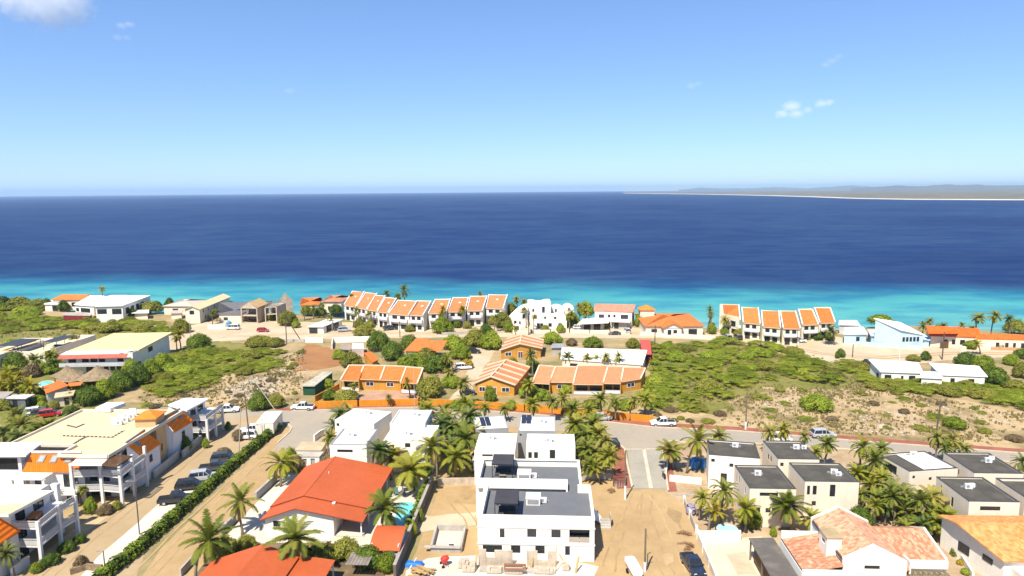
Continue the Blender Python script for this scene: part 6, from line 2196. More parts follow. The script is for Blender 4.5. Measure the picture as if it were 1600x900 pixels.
def vehicle(kind,col_,label,loc,rz,group='cars',cat=None,name=None,scale=1.0):
 nm=name or {'pickup': 'pickup_truck','suv': 'parked_car','hatch': 'parked_car','van': 'parked_van','sport': 'parked_car'}[kind]
 o=empty(nm,loc,rz,label,cat or {'pickup': 'pickup','van': 'van'}.get(kind,'car'),group)
 o.scale=(scale,)*3
 pm=col_
 gl=mat_gloss('car_glass',(.015,.018,.022),rough=.05)
 b,g,r=MB(),MB(),MB()
 if kind == 'pickup':
  L=2.62
  loft(b,[(-L,.84,.48,.90,.72,.86,.98),(-L+.1,.88,.42,.93,.75,.88,1.02),(-.75,.90,.40,.95,.75,.90,1.04),(1.1,.90,.40,.95,.75,.88,1.05),(2.2,.88,.42,.93,.72,.80,.98),(2.52,.80,.45,.86,.66,.70,.84)])
  loft(g,[(-.80,.86,1.0,.80,1.38,.72,1.62),(-.62,.87,1.02,.80,1.4,.72,1.70),(.45,.87,1.03,.80,1.4,.72,1.70),(1.15,.86,1.0,.80,1.12,.72,1.16)])
  r.slab([(-.68,-.73,1.74),(.5,-.73,1.74),(.5,.73,1.74),(-.68,.73,1.74)],.06)
  for s in (-1,1):
   for x0,x1 in ((-.74,-.62),(-.05,.05),(.42,1.12)):
    xt=x0 if x1-x0 < .2 else x0+.02
    r.bar((x1 if x1-x0 > .2 else x0,s*.875,1.04),(xt,s*.75,1.69),.07)
  bd=MB().box(-L+.14,-.9,-.74,.74,.70,1.045)
  wheels(o,(-1.62,1.58),.38,.82)
  lamps(o,2.5,-L,.80)
  lower=(-L+.05,2.45)
 elif kind == 'sport':
  L=2.1
  loft(b,[(-L,.74,.40,.82,.6,.74,.82),(-1.6,.84,.3,.88,.6,.8,.88),(0,.86,.28,.9,.6,.84,.86),(1.3,.85,.28,.89,.58,.78,.78),(2.0,.74,.32,.8,.5,.64,.62)])
  loft(g,[(-1.7,.78,.84,.68,.88,.6,.9),(-.8,.80,.86,.7,1.1,.58,1.24),(.1,.80,.86,.7,1.1,.58,1.25),(.95,.8,.82,.7,.86,.62,.88)])
  r.slab([(-.8,-.58,1.28),(.12,-.58,1.28),(.12,.58,1.28),(-.8,.58,1.28)],.05)
  bd=None
  wheels(o,(-1.28,1.28),.33,.76)
  lamps(o,1.98,-L,.62,.55)
 else:
  L={'suv': 2.3,'hatch': 2.0,'van': 2.4}[kind]
  ht={'suv': 1.72,'hatch': 1.50,'van': 1.90}[kind]
  zb={'suv': 1.05,'hatch': .92,'van': 1.10}[kind]
  loft(b,[(-L,.78,.5,.86,.72,.80,zb-.05),(-L+.15,.86,.4,.91,.74,.86,zb),(0,.88,.36,.93,.72,.88,zb),(L*.45,.88,.36,.93,.72,.86,zb),(L*.85,.86,.38,.91,.68,.78,zb-.12),(L,.76,.42,.82,.6,.66,zb-.30)])
  xr_=-L+.12
  xw=L*.52 if kind != 'van' else L*.72
  loft(g,[(xr_,.83,zb-.02,.78,zb+.2,.72,zb+.28),(xr_+.32,.84,zb,.78,(zb+ht)/2,.70,ht-.05),(xw-.75,.84,zb,.78,(zb+ht)/2,.70,ht-.05),(xw,.83,zb-.02,.78,zb+.06,.72,zb+.1)])
  r.slab([(xr_+.26,-.71,ht),(xw-.7,-.71,ht),(xw-.7,.71,ht),(xr_+.26,.71,ht)],.07)
  for s in (-1,1):
   r.bar((xr_+.02,s*.835,zb),(xr_+.3,s*.72,ht-.04),.11)
   r.bar((xw-.02,s*.84,zb),(xw-.74,s*.72,ht-.04),.07)
   for x in (-.55,.2):
    r.bar((x,s*.85,zb),(x,s*.72,ht-.04),.09)
   r.bar((-.95,s*.75,ht+.05),(.4,s*.75,ht+.05),.04) if kind == 'suv' else None
  bd=None
  wheels(o,(-L*.6,L*.62),.35,.79)
  lamps(o,L-.04,-L,zb-.25)
 b.build('body',pm,o,smooth=False)
 g.build('window_band',gl,o)
 r.build('roof',pm,o)
 if bd:
  bd.build('load_bed',black,o)
 m_=MB()
 for s in (-1,1):
  m_.box(.75,.9,s*1.0-.1,s*1.0+.1,1.0 if kind != 'sport' else .8,1.16 if kind != 'sport' else .92)
 m_.build('wing_mirror',pm,o)
 MB().box(L-.02 if kind != 'pickup' else 2.5,L+.02 if kind != 'pickup' else 2.545,-.5,.5,.42,.62).build('grille',black,o)
 return o
Pk,Wh,Si=paint('black',(.012,.013,.016)),paint('white',(.78,.78,.77)),paint('silver',(.42,.43,.44))
Gy,Rd,Nv=paint('grey',(.045,.047,.05)),paint('red',(.42,.012,.012)),paint('navy',(.014,.02,.045))
CARS=[
 ('pickup',Pk,'black pickup with open load bed, nearest of the cars parked along the hedge',(276,785),14),
 ('suv',Pk,'black car parked second along the hedge, beyond the nearest pickup',(298,764),14),
 ('suv',Si,'silver car parked in the middle of the row along the hedge',(318,750),14),
 ('pickup',Gy,'dark grey pickup parked fourth along the hedge',(337,734.5),14),
 ('suv',Gy,'grey car parked farthest up the hedge',(351,721),14),
 ('pickup',Wh,'white pickup with closed canopy parked before the orange wall, left end',(473,640),178),
 ('hatch',Si,'silver hatchback parked before the orange wall, right end',(941,656),0),
 ('pickup',Wh,'white pickup on the red sidewalk right of the orange wall',(1035,665),180),
 ('suv',Si,'silver car parked on the red sidewalk below the dry field',(1286,683.5),0),
 ('suv',Wh,'white car half hidden behind the corner house with the dark roof',(1217,690),0),
 ('hatch',Rd,'bright red car parked at the coast road by the building site',(411,518.5),0),
 ('van',Wh,'white van parked at the coast road left of the red car',(364,515),180),
 ('suv',Si,'silver car beside the low white courtyard house',(538,518),20),
 ('suv',Gy,'grey car in front of the curved row beside the big dark tree',(609,515.5),30),
 ('suv',Pk,'black car in the pale drive under the trees',(739,552),0),
 ('suv',Wh,'white car under the yellow shrub at the pale drive',(724,577),10),
 ('hatch',Wh,'white car at the left carport of the terracotta roofed house',(904,514),0),
 ('sport',Gy,'low dark grey sports car in front of the right carport',(960,523),180),
 ('suv',Si,'silver car nosed in beside the right carport',(980,520),90),
 ('suv',Si,'silver car parked end on, left of two before the steep orange roofs',(1137,530),90),
 ('suv',Gy,'grey car parked end on, right of two before the steep orange roofs',(1153,530),90),
 ('pickup',Wh,'white pickup parked across the front of the steep orange roofs',(1246,535),180),
 ('suv',Pk,'black car parked behind the left broad white roof',(1356,571),90),
 ('suv',Rd,'dark red car in the parking yard behind the apartment block',(79,651),25),
 ('suv',Wh,'white car left of the red one in the parking yard',(57,648),25),
 ('suv',Gy,'grey car between the white and the red one in the parking yard',(68,649.5),25),
 ('hatch',Pk,'dark car at the left end of the parking yard behind the apartments',(38,648),20),
 ('pickup',Wh,'white pickup at the end of the lane beyond the apartment block',(356,644),8),
 ('pickup',Wh,'white pickup standing against the box trailer',(395,676),195),
 ('suv',Wh,'white car left of the box trailer, behind the pole',(383,686),190),
 ('hatch',Pk,'dark car between the gabled bungalow and the big palm',(731,617),10),
 ('suv',Pk,'black car half hidden by palms left of the big paved junction',(958,699),95),
]
for k,c,lab,p,a in CARS:
 vehicle(k,c,lab,P(*p),rad(a))
vehicle('pickup',Nv,'dark blue pickup parked nose to the camera on the sandy yard',P(1083,890),rad(-84))
def box_trailer():
 a,b,c=P(400,684),P(428,683),P(443,664)
 o=empty('box_trailer',a,math.atan2(b.y-a.y,b.x-a.x),'white box trailer parked behind the top end of the hedge','trailer')
 W=(b-a).length
 D=7.2
 MB().box(0,W,0,D,.7,2.9).build('box_body',mat('trailer_white',(.72,.66,.56),var=.06),o)
 MB().box(-.04,W+.04,-.04,D+.04,2.903,2.96).build('roof',mat('trailer_roof',(.74,.66,.50),var=.06),o)
 for y in (D*.6,D*.75):
  for x in (.1,W-.3):
   MB().tube([(x,y,.42),(x+.25,y,.42)],.42,14).build('wheel',rubber,o)
 MB().box(.3,W-.3,-.9,-.05,.5,.6).build('drawbar',black,o)
 MB().box(W*.48,W*.52,-.03,-.003,.8,2.8).build('door_seam',steel,o)
box_trailer()
def white_trailer():
 q=P(989,893)
 o=empty('utility_trailer',q,rad(8),'narrow white trailer with closed lid standing on the sandy yard','trailer')
 b=MB()
 loft(b,[(-1.9,.5,.45,.66,.7,.62,1.0),(-1.6,.55,.4,.7,.75,.66,1.12),(1.4,.55,.4,.7,.75,.66,1.15),(1.9,.4,.5,.5,.75,.45,1.05)])
 bo=b.build('body',mat_gloss('gelcoat_white',(.76,.75,.72),rough=.35),o)
 o.rotation_euler.z=rad(98)
 for s in (-1,1):
  MB().tube([(-.2,s*.74,.3),(-.2,s*.92,.3)],.3,14).build('wheel',rubber,o)
 MB().tube([(1.7,0,.5),(3.0,0,.45)],.05,6).build('drawbar',steel,o)
 MB().box(-1.5,1.3,-.03,.03,1.14,1.18).build('lid_seam',steel,o)
white_trailer()
def pole(name,base,top_px,label,r=.13,m=None,arm=None,brace=None,cross=None,white_base=0,cat='pole',group=None,lean=None):
 q=P(*base)
 lo,hi_=0.5,25.0
 for _ in range(40):
  md=(lo+hi_)/2
  v=Vector((q.x,q.y,md))-CAM
  y=450-F*v.dot(_u)/v.dot(_f)
  if y > top_px: lo=md
  else: hi_=md
 H=lo
 o=empty(name,q,0,label,cat,group)
 lx=lean or 0
 MB().tube([(0,0,-.3),(lx*.5,0,H*.5),(lx,0,H)],[r,r*.9,r*.75],8).build('shaft',m or polewood,o)
 if white_base:
  MB().tube([(0,0,0),(lx*white_base/H,0,white_base)],r*1.25,8).build('painted_base',frame_white,o)
 if cross:
  c=MB()
  for k in range(cross):
   z=H-.4-.7*k
   c.bar((-1.0+lx,0,z),(1.0+lx,0,z),.1,.1)
   for x in (-.9,0,.9):
    c.box(x-.05+lx,x+.05+lx,-.05,.05,z+.05,z+.25)
  c.build('crossarm',polewood,o)
 if brace:
  bq=P(*brace)-q
  MB().tube([(bq.x,bq.y,-.2),(0,0,H*.97)],r*.8,8).build('brace',m or polewood,o)
 if arm:
  MB().bar((0,0,H),(arm,0,H+.05),.07).build('arm',steel,o)
  MB().box(arm-.35 if arm < 0 else arm,arm if arm < 0 else arm+.35,-.1,.1,H-.04,H+.08).build('lamp_head',steel,o)
 return o,H
darkpole=mat('dark_pole',(.12,.095,.075),var=.15)
palepole=mat('pale_pole',(.48,.42,.34),var=.12)
pole('street_lamp',(218,835),752,'dark street lamp with short arm at the white parking strip',.09,darkpole,arm=-.9,cat='street lamp')
pole('street_lamp',(164,888),861,'small dark lamp post beside the lower end of the hedge',.08,darkpole,arm=-.5,cat='street lamp')
pole('utility_pole',(390,688),612,'tall wooden utility pole in front of the box trailer',.14,polewood,cross=1,lean=-.4)
pole('utility_pole',(396,640),586,'pale pole with long slanting brace on the rubble lot',.13,palepole,brace=(431,641))
pole('utility_pole',(448,537),493,'dark pole with slanting brace at the coast road',.17,darkpole,brace=(470,531))
pole('utility_pole',(373,712),640,'pale leaning pole at the head of the parking strip',.10,palepole,lean=.9)
pole('lamp_post',(411,690),664,'thin dark post at the top end of the hedge',.06,darkpole,arm=-.8,cat='lamp post')
pole('utility_pole',(625,527),502,'dark pole in front of the curved row of orange roofs',.15,darkpole)
pole('lamp_post',(894,655),595,'thin pale pole in front of the salmon tiled bungalow',.08,palepole,cat='lamp post')
pole('lamp_post',(648,640),575,'thin pale pole right of the left orange bungalow',.07,palepole,cat='lamp post')
pole('utility_pole',(1165,671),612,'wooden utility pole with white painted foot beside the dry field',.15,polewood,white_base=1.6)
pole('utility_pole',(1461,688),630,'dark utility pole with crossarm at the right end of the dry field',.16,darkpole,cross=1,lean=.5)
pole('utility_pole',(1472,562),519,'dark utility pole on the coast road at the right',.18,darkpole)
pole('utility_pole',(1023,545),508,'dark pole beside the orange hipped seaside house',.16,darkpole)
pole('utility_pole',(1332,558),538,'short dark pole at the bend of the coast road',.15,darkpole)
pole('lamp_post',(1405,562),545,'slim white post behind the broad white roof',.09,frame_white,cat='lamp post')
pole('lamp_post',(299,542),500,'thin pale pole at the scrub edge below the beige house',.09,palepole,cat='lamp post')
pole('utility_pole',(977,780),704,'wooden pole with white painted foot left of the concrete ramp',.13,polewood,white_base=2.2,lean=-.1)
pole('utility_pole',(1007.5,893),826,'old wooden pole with white painted foot on the sandy yard',.14,polewood,white_base=1.3)
pole('lamp_post',(1494,525),505,'thin pale pole before the right shore houses',.1,palepole,cat='lamp post')
o=empty('leaning_post',P(1010,890),0,'short dark post leaning against the old wooden pole','post')
MB().tube([(.1,0,0),(.25,.5,1.9),(.6,.5,2.05)],.07,6).build('shaft',darkpole,o)
def street_signlike():
 o,H=pole('lamp_post',(1245,544),514,'dark post with small crown of lamps in the car park before the steep roofs',.1,darkpole,cat='lamp post')
 MB().box(-.6,.6,-.08,.08,H*.55,H*.55+.12).build('crossarm',darkpole,o)
street_signlike()
def boxthing(name,label,px,size,m,rz=0,cat=None,group=None,z=0.0,part=None,extra=None):
 q=P(*px)
 o=empty(name,(q.x,q.y,z),STREET+rad(rz),label,cat or name.replace('_',' '),group)
 w_,d_,h_=size
 if extra:
  extra(o,w_,d_,h_)
 else:
  MB().box(-w_/2,w_/2,0,d_,0,h_).build(part or 'body',m,o)
 return o
def pool_shell():
 fl,fr,bl,br=P(674,862),P(720,863.5),P(682.5,829),P(727,830)
 o=empty('concrete_basin',fl,0,'unfinished concrete pool basin on the building plot','basin')
 q=[p-fl for p in (fl,fr,br,bl)]
 mb=MB()
 H=.9
 for a,b in zip(q,q[1:]+q[:1]):
  mb.bar((a.x,a.y,H/2-.3),(b.x,b.y,H/2-.3),.28,H+.6)
 mb.build('wall',conc,o)
 MB().poly
 f=MB()
 f.poly([(p.x,p.y,.05) for p in q])
 f.build('floor',whitepave,o)
 r=MB()
 a,b=q[0],q[1]
 r.bar((a.x-.9,a.y-.1,H-.1),(b.x,b.y-.1,H-.1),.5,.1)
 r.build('rim',conc,o)
 m=empty('pump',fl+Vector((2.6,.9,.05)),0,'small dark pump standing in the unfinished basin','pump')
 MB().tube([(-.3,0,.3),(.35,0,.3)],.22,10).build('motor',black,m)
 MB().box(-.4,.45,-.25,.25,0,.08).build('base_plate',steel,m)
 MB().tube([(.35,0,.3),(.5,0,.35),(.55,0,.9)],.07,6).build('pipe',frame_white,m)
pool_shell()
def pallet(o,w_,d_,h_):
 MB().box(-w_/2,w_/2,0,d_,0,.13).build('pallet',paleplank,o)
 mb=MB()
 rnd=random.Random(int(w_*100+d_*37))
 nx,ny,nz=max(2,int(w_/.42)),max(2,int(d_/.42)),max(2,int(h_/.22))
 for i in range(nx):
  for j in range(ny):
   top=nz-(rnd.random() < .25)
   x,y=-w_/2+w_*i/nx,d_*j/ny
   mb.box(x+.01,x+w_/nx-.01,y+.01,y+d_/ny-.01,.132,.132+.2*top)
 mb.build('block_stack',blockm,o)
for i,(px,sz,lab) in enumerate([((724,889),(1.3,1.1,1.0),'stack of concrete blocks left of the half built wall'),((732,895),(1.6,1.0,.8),'stack of concrete blocks at the left corner of the site'),
         ((738,893),(.8,1.0,1.2),'narrow stack of concrete blocks beside the leaning boards'),((884,893),(.9,1.0,1.0),'stack of grey blocks right of the half built rooms'),
         ((772,897),(1.9,.8,.7),'low stack of grey blocks at the bottom edge, left'),((803,898),(2.2,.8,.7),'low stack of grey blocks at the bottom edge, middle'),
         ((850,898),(2.4,.8,.7),'low stack of grey blocks at the bottom edge, right')]):
 boxthing('block_pallet',lab,px,sz,blockm,extra=pallet,cat='block stack',group='stacks of concrete blocks')
def half_walls():
 o=empty('unfinished_wall',P(752,884),STREET,'half built beige block walls with stepped tops in front of the duplex','wall')
 b0=P(752,884)
 def L(x,y):
  q=P(x,y)-b0
  c,s=math.cos(-STREET),math.sin(-STREET)
  return q.x*c-q.y*s,q.x*s+q.y*c
 segs=[((748,884),(760,884.2),2.3),((760,884.2),(773,884.4),1.2),((773,884.4),(801,885),2.2),((823,885.2),(840,885.6),2.2),((840,885.6),(856,886),.7),((856,886),(868,886.3),2.2)]
 mb=MB()
 for a,b,h in segs:
  (x0,y0),(x1,y1)=L(*a),L(*b)
  mb.box(x0,x1-.003,y0-.1,y0+.1,0,h)
 mb.build('wall',blockm,o)
 s=MB()
 (x0,y0),(x1,y1)=L(750,888),L(868,888)
 s.box(x0,x1,y0-1.0,y0-.1,0,.35)
 s.build('footing',conc,o)
 f=MB()
 (x0,y0),(x1,y1)=L(788,893),L(822,893)
 f.box(x0,x1,y0-.25,y0,.9,1.15).box(x0,x0+.2,y0-.2,y0,0,.9).box(x1-.2,x1,y0-.2,y0,0,.9).box(x0,x1,y0-.9,y0-.7,.7,.9)
 f.build('formwork',mat('red_formwork',(.34,.17,.10),var=.2),o)
half_walls()
for px,a,b,lab in [((742,893),(0,0,0),(.35,1.6,2.6),'tall plank leaning at the left corner of the half built wall'),((830,889),(0,0,0),(.25,.7,2.0),'yellowish board leaning on the half built wall'),
      ((869,893),(0,0,0),(0,0,3.3),'thin upright timber at the right end of the half built wall'),((882,880),(0,0,0),(-1.4,1.2,2.2),'slanting timber prop beside the duplex wall'),
      ((899,896),(0,0,0),(.5,.8,1.8),'pale boards leaning at the lower right of the site')]:
 o=empty('timber',P(*px),0,lab,'timber')
 MB().bar(a,b,.28 if 'board' in lab or 'plank' in lab else .1,.08).build('plank',mat('yellow_timber',(.45,.30,.13),var=.15,scale=2),o)
def tarp():
 q=P(648,884)
 o=empty('tarpaulin',q,rad(-8),'crumpled blue tarpaulin over a stack beside the dark wall','tarpaulin')
 rnd=random.Random(4)
 nx,ny=14,8
 mb=MB()
 for j in range(ny+1):
  for i in range(nx+1):
   x,y=-1.25+2.5*i/nx,-.55+1.1*j/ny
   e=min(i,nx-i,j,ny-j)
   z=(.02 if e == 0 else .55 if e > 1 else .4)+rnd.uniform(-.05,.05)
   mb.v.append((x+rnd.uniform(-.05,.05),y+rnd.uniform(-.04,.04),max(.02,z)))
 for j in range(ny):
  for i in range(nx):
   a=j*(nx+1)+i
   mb.f.append((a,a+1,a+nx+2,a+nx+1))
   mb.m.append(0)
 mb.build('sheet',blue_tarp,o,smooth=True)
 MB().bar((-.4,-.9,.1),(.1,.6,.75),.1).build('plank',frame_white,o)
tarp()
def mixer():
 q=P(695,884)
 o=empty('concrete_mixer',q,rad(20),'small red concrete mixer on the building plot','mixer')
 MB().tube([(-.5,0,.85),(-.25,0,.9),(.15,0,1.0),(.55,0,1.15)],[.25,.42,.42,.24],14).build('drum',mat_gloss('mixer_red',(.55,.03,.015),rough=.4),o)
 f=MB()
 f.bar((-.3,-.5,0),(0,-.4,.9),.07).bar((-.3,.5,0),(0,.4,.9),.07).bar((.4,-.5,0),(0,-.4,.9),.07).bar((.4,.5,0),(0,.4,.9),.07)
 f.build('frame',mat_gloss('mixer_red',(.55,.03,.015),rough=.4),o)
 for s in (-1,1):
  MB().tube([(-.35,s*.5,.2),(-.35,s*.6,.2)],.2,10).build('wheel',rubber,o)
mixer()
for px,lab,sc_ in [((665,893),'heap of planks and sacks below the blue tarpaulin',1.2),((655,898),'pale sheets lying at the bottom of the dark wall',1.0)]:
 q=P(*px)
 o=empty('plank_heap',q,rad(-20),lab,'planks')
 rnd=random.Random(px[0])
 mb=MB()
 for k in range(9):
  a=rnd.uniform(-.5,.5)
  x,y,z=rnd.uniform(-.5,.5),rnd.uniform(-.4,.4),.06+.07*k
  mb.bar((x-math.cos(a)*sc_,y-math.sin(a)*sc_,z),(x+math.cos(a)*sc_,y+math.sin(a)*sc_,z+rnd.uniform(-.03,.05)),.25,.06)
 mb.build('plank',mat('yellow_timber',(.45,.30,.13),var=.15,scale=2),o)
def rack(px,label,c):
 q=P(*px)
 o=empty('scaffold_stack',q,rad(80),label,'scaffold')
 rnd=random.Random(3)
 mb=MB()
 for k in range(7):
  x=-1.4+.45*k+rnd.uniform(-.1,.1)
  t=rnd.uniform(-.2,.3)
  for s in (0,1):
   mb.tube([(x,-1+2*s,0),(x+t,-1+2*s,1.5)],.05,5)
  mb.tube([(x+t,-1,1.5),(x+t,1,1.5)],.05,5).tube([(x+t/2,-1,.8),(x+t/2,1,.8)],.04,5)
 mb.build('frame',c,o)
 b=MB()
 for k in range(5):
  b.bar((-1.8,-.8+.4*k,.1+.05*k),(1.8,-.7+.38*k,.2),.1)
 b.build('tube',steel,o)
rack((968,755),'stack of reddish scaffold frames at the left side of the concrete ramp',mat('red_oxide',(.24,.07,.045),var=.2))
def scooter(px,lab):
 q=P(*px)
 o=empty('motor_scooter',q,rad(95),lab,'scooter')
 for x in (-.55,.55):
  MB().tube([(x,-.06,.25),(x,.06,.25)],.25,12).build('wheel',rubber,o)
 b=MB()
 loft(b,[(-.75,.1,.4,.16,.55,.12,.72),(-.3,.14,.3,.18,.5,.16,.78),(.15,.12,.25,.14,.32,.12,.38),(.45,.1,.3,.14,.6,.1,.9)])
 b.build('body',Pk,o)
 MB().box(-.7,-.1,-.14,.14,.78,.88).build('saddle',black,o)
 MB().bar((.4,0,.9),(.36,0,1.1),.06).bar((.36,-.34,1.08),(.36,.34,1.08),.05).build('handlebar',black,o)
scooter((1037,747),'black motor scooter on the right hand red sidewalk')
def dry_fronds(px,rz,lab,n,L):
 q=P(*px)
 o=empty('dry_palm_frond',q,rad(rz),lab,'palm frond','fallen palm fronds')
 rnd=random.Random(px[0])
 mb=MB()
 for f in range(n):
  a0=rnd.uniform(-.7,.7)
  pts=[Vector((L*t*math.cos(a0+.3*t),L*t*math.sin(a0+.3*t),.05+.35*math.sin(math.pi*t)*rnd.uniform(.5,1))) for t in [i/8 for i in range(9)]]
  mb.tube(pts,[.05,.045,.04,.035,.03,.028,.022,.018,.01],4)
  for i in range(1,9):
   for s in (-1,1):
    p=pts[i]
    d=(pts[i]-pts[i-1]).normalized()
    sd=Vector((-d.y,d.x,0))*s
    e=p+(d*.5+sd*.75)*.9*(1-i/14)+Vector((0,0,-.1))
    mb.poly([p-d*.1,p+d*.12,e])
 mb.build('leaf',flower,o)
dry_fronds((1083,838),150,'fallen dry brown palm frond, upper one on the sandy yard',4,2.3)
dry_fronds((1085,852),195,'fallen dry brown palm frond, lower one beside the dark blue pickup',4,2.4)
dry_fronds((962,768),160,'small heap of brown branches near the scaffold frames',3,1.4)
def tent():
 q=P(1093,734)
 o=empty('pop_up_tent',q,rad(10),'bright blue pop up tent under the corner palms','tent')
 W,D,H=2.0,1.9,1.5
 c=MB()
 p=[(-W/2,0,H),(W/2,0,H),(W/2,D,H),(-W/2,D,H)]
 for a,b in zip(p,p[1:]+p[:1]):
  c.slab([a,b,(0,D/2,H+.6)],.03)
 c.build('roof',blue_tarp,o)
 w_=MB()
 w_.box(-W/2,-W*.18,-.015,.015,0,H)
 w_.box(W*.18,W/2,-.015,.015,0,H)
 w_.box(-W/2,-W/2+.03,.03,D,0,H)
 w_.box(W/2-.03,W/2,.03,D,0,H)
 w_.build('side_panel',mat('bright_blue_panel',(.03,.22,.62),var=.1),o)
 for (x,y,_) in p:
  MB().box(x-.03,x+.03,y-.03,y+.03,0,H-.03).build('pole',steel,o)
tent()
def lilac():
 q=P(1079,800)
 o=empty('covered_boat',q,rad(75),'small boat under a lilac grey cover beside the palm garden wall','boat')
 b=MB()
 loft(b,[(-1.4,.3,.3,.6,.5,.5,.8),(-.6,.4,.25,.75,.5,.6,1.0),(.5,.35,.25,.7,.5,.5,1.0),(1.5,.05,.4,.12,.6,.08,.75)])
 b.build('cover',mat('lilac_cover',(.30,.26,.34),var=.2,scale=1.5),o)
 MB().box(-1.1,-.9,-.5,.5,0,.28).build('cradle',paleplank,o)
 MB().box(.6,.8,-.4,.4,0,.28).build('cradle',paleplank,o)
lilac()
def chair(px,rz,lab,c):
 q=P(*px)
 o=empty('garden_chair',q,rad(rz),lab,'chair','garden chairs by the pool')
 MB().box(-.32,.32,-.3,.3,.36,.42).build('seat',c,o)
 MB().slab([(-.32,.3,.42),(.32,.3,.42),(.32,.55,1.15),(-.32,.55,1.15)],.05).build('backrest',c,o)
 for x in (-.36,.36):
  MB().box(x-.06,x+.06,-.35,.4,.6,.65).build('armrest',c,o)
  MB().box(x-.04,x+.04,-.33,-.25,0,.6).build('leg',c,o)
  MB().box(x-.04,x+.04,.3,.38,0,.6).build('leg',c,o)
chair((619,774),10,'green slatted garden chair left of the pair near the pool',mat('green_slat',(.10,.17,.14),var=.1))
chair((628,774.5),-25,'dark grey garden chair right of the pair near the pool',mat('grey_slat',(.14,.14,.15),var=.1))
def bench_deck():
 q=P(565,896)
 o=empty('timber_deck',q,STREET,'weathered wooden shade roof below the garden shrubs','shade roof')
 r=MB()
 for k in range(7):
  r.box(-1.6+.42*k,-1.22+.42*k,-1.5,1.5,2.0,2.05)
 r.build('roof',mat('grey_boards',(.26,.22,.18),var=.2),o)
 for x in (-1.5,1.3):
  MB().box(x-.06,x+.06,1.2,1.32,0,2.0).build('post',wood,o)
 MB().box(1.6,2.4,.4,1.0,0,1.1).build('bin',mat('red_brown_bin',(.25,.05,.04)),o)
bench_deck()
boxthing('dark_lean_to','small grey garden lean-to with open front left of the rear white house',(752,741),(3.2,2.2,2.2),conc,cat='lean-to',extra=lambda o,a,b,c: (
 MB().slab([(-a/2,0,2.1),(a/2,0,2.1),(a/2,b,2.4),(-a/2,b,2.4)],.1).build('roof',mat('lean_to_roof',(.45,.42,.38)),o),
 MB().box(-a/2,-a/2+.12,0,.12,0,2).build('post',wood,o),MB().box(a/2-.12,a/2,0,.12,0,2).build('post',wood,o),MB().box(-a/2,a/2,b-.2,b-.1,0,2.2).build('wall',greywall,o)))
boxthing('water_tank','blue water tank beside the white site wall at the coast road',(356,512),(1.9,1.9,2.2),blue_tarp,cat='tank',extra=lambda o,a,b,c: (
 MB().tube([(0,1,0),(0,1,1.9),(0,1,2.2)],[.95,.95,.5],16).build('tank',mat('tank_blue',(.12,.32,.50),var=.1),o),MB().tube([(0,1,2.2),(0,1,2.35)],.3,10).build('lid',black,o)))
boxthing('gate_house','small white outbuilding with low arches at the lane behind the bungalow',(477,728),(5.2,2.2,1.6),white,cat='outbuilding',extra=lambda o,a,b,c: (
 MB().wall((-a/2,0),(a/2,0),0,1.7,.2,[(.6,1.3,.3,1.3),(2.2,2.9,.3,1.3),(3.6,4.4,0,1.4)]).build('wall',white,o),MB().box(-a/2,a/2,.22,b,0,1.3).build('core',greywall,o),
 MB().box(-a/2-.1,a/2+.1,-.1,b+.1,1.703,1.8).build('coping',conc,o)))
boxthing('gate_house','low beige garden roof between the white houses and the lane',(482,715),(4.5,3.2,1.5),cream,cat='outbuilding',extra=lambda o,a,b,c: (
 MB().box(-a/2,a/2,0,b,0,1.3).build('wall',cream,o),MB().slab([(-a/2-.2,-.2,1.5),(a/2+.2,-.2,1.5),(a/2+.2,b+.2,1.7),(-a/2-.2,b+.2,1.7)],.15).build('roof',mat('beige_flat',(.50,.39,.25)),o)))
wallrun('garden_wall','short white wall with openings at the street bend',[(491,690),(500,683),(506,680)],1.3,.25,white)
boxthing('picnic_table','brown picnic table in the garden behind the clay tiled house',(1205,818),(1.8,1.6,.75),wood,rz=8,cat='table',extra=lambda o,a,b,c: (
 MB().box(-.9,.9,.45,1.15,.7,.76).build('tabletop',wood,o),MB().box(-.9,.9,0,.25,.4,.45).build('bench',wood,o),MB().box(-.9,.9,1.35,1.6,.4,.45).build('bench',wood,o),
 MB().box(-.7,-.6,.1,1.5,0,.4).box(-.7,-.6,.7,.9,.4,.7).build('leg_frame',wood,o),MB().box(.6,.7,.1,1.5,0,.4).box(.6,.7,.7,.9,.4,.7).build('leg_frame',wood,o)))
boxthing('garden_bench','dark grey bench against the wall of the orange tiled house',(1537,897),(1.8,.7,.9),steel,rz=-50,cat='bench',extra=lambda o,a,b,c: (
 MB().box(-.9,.9,0,.5,.4,.46).build('seat',steel,o),MB().box(-.9,.9,.5,.56,.46,.95).build('backrest',steel,o),MB().box(-.85,-.78,.05,.5,0,.4).build('leg',black,o),MB().box(.78,.85,.05,.5,0,.4).build('leg',black,o)))
palm_green=mat_leaf('palm_leaf_green',(.052,.081,.010),(.192,.226,.028),0.38,(.371,.290,.093))
palm_lime=mat_leaf('palm_leaf_lime',(.093,.122,.011),(.290,.297,.030),0.38,(.442,.337,.093))
palm_yellow=mat_leaf('palm_leaf_yellow',(.110,.120,.010),(.270,.245,.020),0.36,(.400,.310,.040))
palm_dark=mat_leaf('palm_leaf_dark',(.037,.066,.016),(.132,.185,.040),0.35,(.317,.264,.092))
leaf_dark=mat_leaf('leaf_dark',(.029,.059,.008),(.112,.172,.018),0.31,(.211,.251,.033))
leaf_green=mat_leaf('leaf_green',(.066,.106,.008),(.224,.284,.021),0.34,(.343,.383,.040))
leaf_olive=mat_leaf('leaf_olive',(.099,.106,.016),(.271,.271,.040),0.34,(.370,.343,.066))
